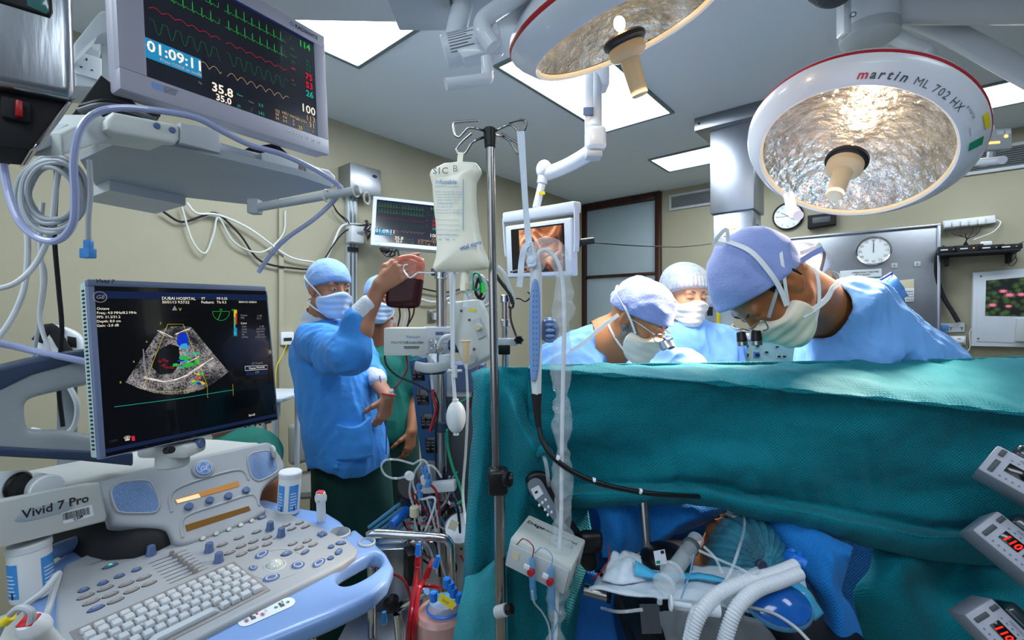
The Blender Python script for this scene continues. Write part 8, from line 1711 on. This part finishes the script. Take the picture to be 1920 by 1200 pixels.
mb = MB(); mb.cyl(P(777, 950, 1.36), P(777, 968, 1.36), .014, 'creamgrey', 20); mb.build('drip_chamber', t)
for pts in (((766, 893), (740, 897), (722, 890), (715, 875), (722, 863), (745, 862), (775, 870)), ((775, 870), (790, 862), (800, 868), (805, 885)), ((770, 900), (768, 925), (775, 948)), ((777, 968), (780, 990), (792, 1010), (806, 1030), (820, 1075)), ((800, 935), (808, 960), (818, 1000), (826, 1050), (838, 1090)), ((815, 945), (822, 985), (824, 1040), (818, 1075)), ((788, 870), (778, 885), (774, 905), (780, 925)), ((808, 872), (818, 880), (828, 895))): mb = MB(); mb.tube(Ps(pts, 1.35), .0032, 'clear', 8); mb.build('clear_line', t)
for k, (pts, r) in enumerate(((((785, 1040, 1.25), (782, 1070, 1.2), (777, 1110, 1.15), (768, 1170, 1.1), (762, 1250, 1.1)), .0075), (((812, 1050, 1.25), (796, 1085, 1.2), (784, 1110, 1.15), (777, 1170, 1.1), (776, 1250, 1.1)), .0075), (((775, 1140, 1.2), (760, 1092, 1.22), (735, 1075, 1.25), (700, 1060, 1.3)), .0035), (((784, 1100, 1.18), (800, 1098, 1.18), (825, 1102, 1.15)), .005))):
    cord(Ps(pts), r, 'bloodtube', 'blood_line', ['left of two thick red blood lines running to the bottom edge', 'right of two thick red blood lines running to the bottom edge', 'thin dark red line crossing the steel panel', 'short red line running to the reservoir lid'][k], 'tube', 'red blood lines')
for k, (a_, b_, m_) in enumerate(((784, 1030, 'bluebright'), (783, 1050, 'red'), (800, 1072, 'red'), (816, 1052, 'bluebright'), (720, 1157, 'blueplug'))):
    mb = MB(); mb.cyl(P(a_, b_+10, 1.2), P(a_+(6 if k in (2, 3) else 0), b_-10, 1.2), .009, m_, 16, r2=.006); mb.cyl(P(a_, b_+12, 1.2), P(a_, b_+8, 1.2), .007, 'white', 12); mb.build('connector', label=['blue connector above the thick red lines', 'dark red connector on the left thick red line', 'dark red connector on the right thick red line', 'blue connector beside the reservoir lines', 'light blue connector low on the steel tray'][k], cat='connector', group='small tube connectors')
mb = MB(Fr(P(850, 985, 1.3), (.9, 0, -.4), (.4, 0, .9)).M); mb.box((0, 0, 0), (.024, .028, .001), 'creamgrey'); tag(mb.build('hanging_tag'), 'small cream tag hanging beside the chrome pole', 'tag')
# ---------------------------------------------------------------- tubs, probes, cables at the left, stool
def tub(M, lab, loc):
    t = thing('wipes_tub', lab, 'tub', loc, 'white wipes tubs on the ultrasound machine')
    mb = MB(M); mb.lathe([(.029, 0), (.030, .003), (.030, .105), (.0285, .108)], 'white', 36); b_ = mb.build('tub_body', t)
    mb = MB(M); mb.lathe([(.031, .104), (.0315, .107), (.0315, .116), (.029, .119), (.020, .1195), (0, .1195)], 'white', 36, closed=False); mb.build('lid', t)
    for a0, a1 in ((-1.75, -.85), (-2.9, -2.15), (.2, 1.2)):
        mb = MB(M); mb.lathe([(.0303, .012), (.0303, .085)], 'blueplug', 16, a0=a0, a1=a1, closed=False)
        for k in range(6): mb.lathe([(.0305, .020+k*.008), (.0305, .0225+k*.008)], 'sticker', 10, a0=a0+.12, a1=a1-.15-.05*(k % 3), closed=False)
        mb.lathe([(.0305, .012), (.0305, .026)], 'navy', 6, a0=a0+.45, a1=a0+.6, closed=False); mb.build('blue_label', b_)
    return t
u, v = DK.uv(62, 1118, -.012); o = DK.w(u, v, -.010); tub(Matrix.Translation(o) @ Matrix.Rotation(-.08, 4, 'Y') @ Matrix.Rotation(-.5, 4, 'Z') @ Matrix.Diagonal((1.1, 1.1, .92, 1)), 'white wipes tub standing upright at the left front of the console', o)
u, v = DK.uv(540, 962, -.012); o = DK.w(u, v, -.008); tub(Matrix.Translation(o) @ Matrix.Rotation(.06, 4, 'Y') @ Matrix.Rotation(.6, 4, 'Z'), 'white wipes tub standing at the rear right corner of the console', o)
o = P(40, 908, 1.06); tub(Matrix.Translation(o) @ Matrix.Rotation(PI/2-.05, 4, 'Y') @ Matrix.Rotation(.4, 4, 'X') @ Matrix.Rotation(1, 4, 'Z'), 'white wipes tub lying on its side on top of the console', o)
mb = MB(); mb.cyl(P(-20, 915, 1.0), P(38, 912, 1.0), .034, 'greyl', 28); mb.cyl(P(30, 912, .99), P(39, 912, .99), .030, 'black', 24); tag(mb.build('gel_cup'), 'grey holder cup with dark opening beside the lying wipes tub', 'cup')
def probe(M, lab, loc, tx):
    t = thing('ultrasound_probe', lab, 'ultrasound probe', loc, 'white ultrasound probes with red tips')
    mb = MB(M); mb.lathe([(.0, -.05), (.010, -.05), (.0125, -.03), (.0125, .012), (.016, .022), (.0165, .032), (.012, .046), (.0, .047)], 'white', 28, Matrix.Diagonal((1, .85, 1, 1))); b_ = mb.build('grip', t)
    mb = MB(M); mb.box((0, 0, .047), (.018, .014, .004), 'redtext', .001); mb.build('red_tip', t)
    mb = MB(M @ Matrix.Translation((0, -.0145, .024)) @ Matrix.Rotation(PI/2, 4, 'X')); mb.text(tx, -.004, 0, .008, 'greytext', .0008); mb.build('marking', b_); return t
u, v = DK.uv(600, 980, -.012); o = DK.w(u, v, .035); probe(Matrix.Translation(o) @ Matrix.Rotation(.08, 4, 'Y') @ Matrix.Rotation(.25, 4, 'X'), 'white ultrasound probe marked 7S upright in the rear right holder', o, '7S')
o = P(82, 1195, .62); probe(Matrix.Translation(o) @ Matrix.Rotation(-.1, 4, 'Y') @ Matrix.Rotation(.45, 4, 'X') @ Matrix.Diagonal((1.15, 1.15, .8, 1)), 'white ultrasound probe marked 5S at the lower left corner', o, '5S')
for k, pts in enumerate((((20, 1160, .62), (40, 1140, .62), (80, 1110, .64), (105, 1080, .68), (110, 1075, .7)), ((110, 1076, .7), (100, 1110, .66), (90, 1145, .63), (80, 1172, .62)), ((-10, 1200, .6), (8, 1165, .6), (35, 1140, .6), (60, 1150, .6), (50, 1190, .6)))):
    cord(Ps(pts), .0042, 'cablegrey', 'probe_cable', ['grey probe cable running up beside the upright wipes tub', 'grey probe cable dropping to the lower left probe', 'grey probe cable looped at the lower left corner'][k], group='grey probe cables')
mb = MB(); mb.cyl(P(8, 1168, .6), P(22, 1155, .6), .006, 'yellow', 14); tag(mb.build('cable_marker'), 'yellow marker sleeve on a probe cable at the lower left', 'marker')
cbl = (
 (((640, 352, 1.24), (628, 342, 1.22), (590, 318, 1.18), (530, 290, 1.12), (470, 272, 1.07), (420, 248, 1.03), (370, 222, .99), (300, 208, .95), (230, 202, .92), (180, 212, .90), (150, 245, .88), (138, 300, .87), (140, 370, .87), (136, 420, .87), (110, 450, .87), (75, 448, .87), (40, 420, .87), (18, 370, .87), (4, 300, .87)), .0066, 'tubelav', 'thick lavender see-through tube draped along the ceiling-hung shelf'),
 (((638, 352, 1.24), (630, 372, 1.25), (590, 410, 1.27), (540, 445, 1.3), (510, 475, 1.32), (485, 510, 1.34)), .0062, 'tubelav', 'lavender tube running from the shelf end down behind the ultrasound monitor'),
 (((-20, 545, .95), (30, 530, .97), (70, 490, 1.0), (95, 430, 1.0), (105, 350, 1.0), (115, 290, 1.0)), .0055, 'cablewhite', 'white cable sweeping from the left edge up to the coil'),
 (((-20, 655, .98), (20, 600, 1.0), (45, 540, 1.02), (52, 470, 1.02), (50, 380, 1.02), (70, 300, 1.02)), .0055, 'cablewhite', 'second white cable hanging left of the coil'),
 (((80, 380, 1.06), (75, 450, 1.06), (80, 530, 1.06), (75, 600, 1.06), (95, 665, 1.06)), .0045, 'cablewhite', 'white cable dropping to the white portable device'),
 (((68, 400, 1.1), (72, 470, 1.1), (85, 520, 1.1), (72, 610, 1.1), (60, 690, 1.1)), .0040, 'cablegrey', 'grey cable dropping behind the white portable device'),
 (((104, 250, 1.03), (106, 340, 1.03), (102, 440, 1.04), (110, 540, 1.06), (116, 620, 1.08), (110, 720, 1.1), (118, 800, 1.1)), .0045, 'blackm', 'black cable hanging vertically through the coil'),
 (((128, 720, 1.2), (145, 760, 1.2), (138, 800, 1.2), (110, 815, 1.2), (60, 805, 1.2)), .0062, 'cablewhite', 'white cable curving inside the loop arm of the ultrasound machine'),
 (((167, 300, .93), (170, 360, .93), (166, 410, .93), (166, 455, .93)), .0045, 'cablegrey', 'grey cable ending in the blue plug'),
 (((-20, 640, .97), (30, 650, 1.0), (80, 662, 1.02), (130, 672, 1.04), (170, 680, 1.06)), .0075, 'tubelav', 'lavender tube crossing above the loop arm'))
for pts, r, m_, lab in cbl: cord(Ps(pts), r, m_, 'cable', lab, 'cable', 'cables hanging at the left', n=10)
cord(Ps([(4, 240, .87), (6, 270, .87), (5, 306, .87)]), .0095, 'navy', 'blue_hose_end', 'dark blue ribbed hose end at the left edge', 'hose', n=14, ridges=.006)
rr = random.Random(3)
pts = []
for k in range(7*12):
    a = k*PI/6; R = 52+10*math.sin(k*.31)+3*rr.random(); pts.append(P(98+4*math.sin(k*.17)+math.cos(a)*R, 365+math.sin(a)*R*1.12+3*math.sin(k*.4), .98+.004*(k/12)+.006*math.sin(k*.9)))
cord(pts, .0048, 'cablegrey', 'coiled_cable', 'thick coil of grey cable hanging from the shelf at the left', smooth=3)
t = thing('blue_plug', 'sky blue rectangular plug hanging on a grey cable left of the ultrasound monitor', 'plug', P(165, 490, .93))
mb = MB(); mb.box(P(166, 460, .93), (.014, .012, .022), 'blueplug', .003); mb.build('strain_relief', t); mb = MB(Fr(P(165, 475, .93), (1, -.15, .0), (0, 0, 1)).M); mb.box((0, 0, 0), (.024, .020, .016), 'blueplug', .002); mb.build('shell', t)
t = thing('portable_defibrillator', 'white portable medical device with black strap on the wall side behind the loop arm', 'medical device', P(110, 700, 1.5)); DF = Fr(P(110, 655, 1.45), (.75, .66, 0), (0, 0, 1))
plateform(DF, sm2([DF.uv(*p) for p in ((62, 690), (70, 640), (88, 612), (115, 612), (150, 628), (164, 660), (162, 692), (110, 702))], 3), [sm2([DF.uv(*p) for p in ((92, 622), (112, 618), (122, 628), (98, 634))], 2)], -.08, 0, .012, .006, 'case', 'white', t)
mb = MB(DF.M); mb.prism([DF.uv(*p) for p in ((126, 630), (143, 633), (144, 652), (128, 650))], 0, .004, 'black', .001); mb.build('screen', t); mb = MB(DF.M); mb.tube([Vector((*DF.uv(a, b_), .012)) for a, b_ in ((70, 640), (95, 614), (120, 650), (150, 690))], .014, 'blackm', 8, flat=(.3, 1)); mb.build('strap', t); mb = MB(DF.M); mb.prism([DF.uv(*p) for p in ((78, 675), (96, 672), (98, 684), (80, 686))], 0, .002, 'green'); mb.build('green_label', t)
# the device stands on a wall bracket table
mb = MB(); c = P(110, 700, 1.5); mb.box((c.x-.02, c.y+.03, c.z-.02), (.34, .30, .02), 'greyp', .004); mb.cyl((c.x-.02, c.y+.05, c.z-.03), (c.x-.02, c.y+.05, .02), .025, 'greyp', 16); mb.box((c.x-.02, c.y+.05, .012), (.36, .3, .024), 'greyp', .006); tag(mb.build('side_table'), 'small grey side table behind the loop arm, carrying the white device', 'table')
# stool behind the gowned man
t = thing('office_chair', 'grey upholstered chair standing at the wall behind the gowned man', 'chair', (-1.25, 2.62, 0)); mat('seatgrey', '8E8F88', .8, bump=.3, bs=200)
CHF = Fr(P(582, 826, 2.78), (.62, .78, 0), (0, .05, 1)); mb = MB(CHF.M); mb.box((0.02, .0, 0), (.30, .24, .06), 'seatgrey', .028, 4); mb.build('backrest', t)
sc0 = P(590, 905, 2.72); mb = MB(); mb.lathe([(0, -.03), (.17, -.03), (.19, -.01), (.19, .015), (.16, .03), (0, .032)], 'seatgrey', 36, Matrix.Translation(sc0)); mb.build('seat', t)
mb = MB(); mb.tube([P(582, 850, 2.82), P(580, 895, 2.84), sc0-Vector((0, 0, .03))], .012, 'blackm', 10); mb.cyl(sc0-Vector((0, 0, .03)), (sc0.x, sc0.y, .1), .025, 'blackm', 16); mb.build('column', t)
for k in range(5): a = k*2*PI/5; mb = MB(); mb.tube([Vector((sc0.x, sc0.y, .1)), Vector((sc0.x+math.cos(a)*.24, sc0.y+math.sin(a)*.24, .07))], .018, 'blackm', 8, smooth=0); mb.ell((sc0.x+math.cos(a)*.24, sc0.y+math.sin(a)*.24, .03), (.03, .03, .03), 'black', 12); mb.build('foot', t)
# white trolley behind the monitor
t = thing('instrument_trolley', 'white trolley with a flat tray top, partly hidden behind the ultrasound monitor', 'trolley', P(515, 1000, 2.2)); c = P(528, 742, 2.25)
mb = MB(); mb.box((c.x-.06, c.y+.02, c.z), (.26, .3, .018), 'bezelw', .004); mb.build('tray_top', t)
mb = MB(); mb.box(P(518, 768, 2.25)+Vector((-.04, 0, 0)), (.10, .06, .09), 'bezelw', .01); mb.build('side_box', t)
for dx in (-.15, .02):
    for dy in (-.1, .12): mb = MB(); mb.cyl((c.x+dx, c.y+dy, c.z), (c.x+dx, c.y+dy, .04), .012, 'bezelw', 12); mb.ell((c.x+dx, c.y+dy, .03), (.02, .02, .03), 'black', 10); mb.build('leg', t)
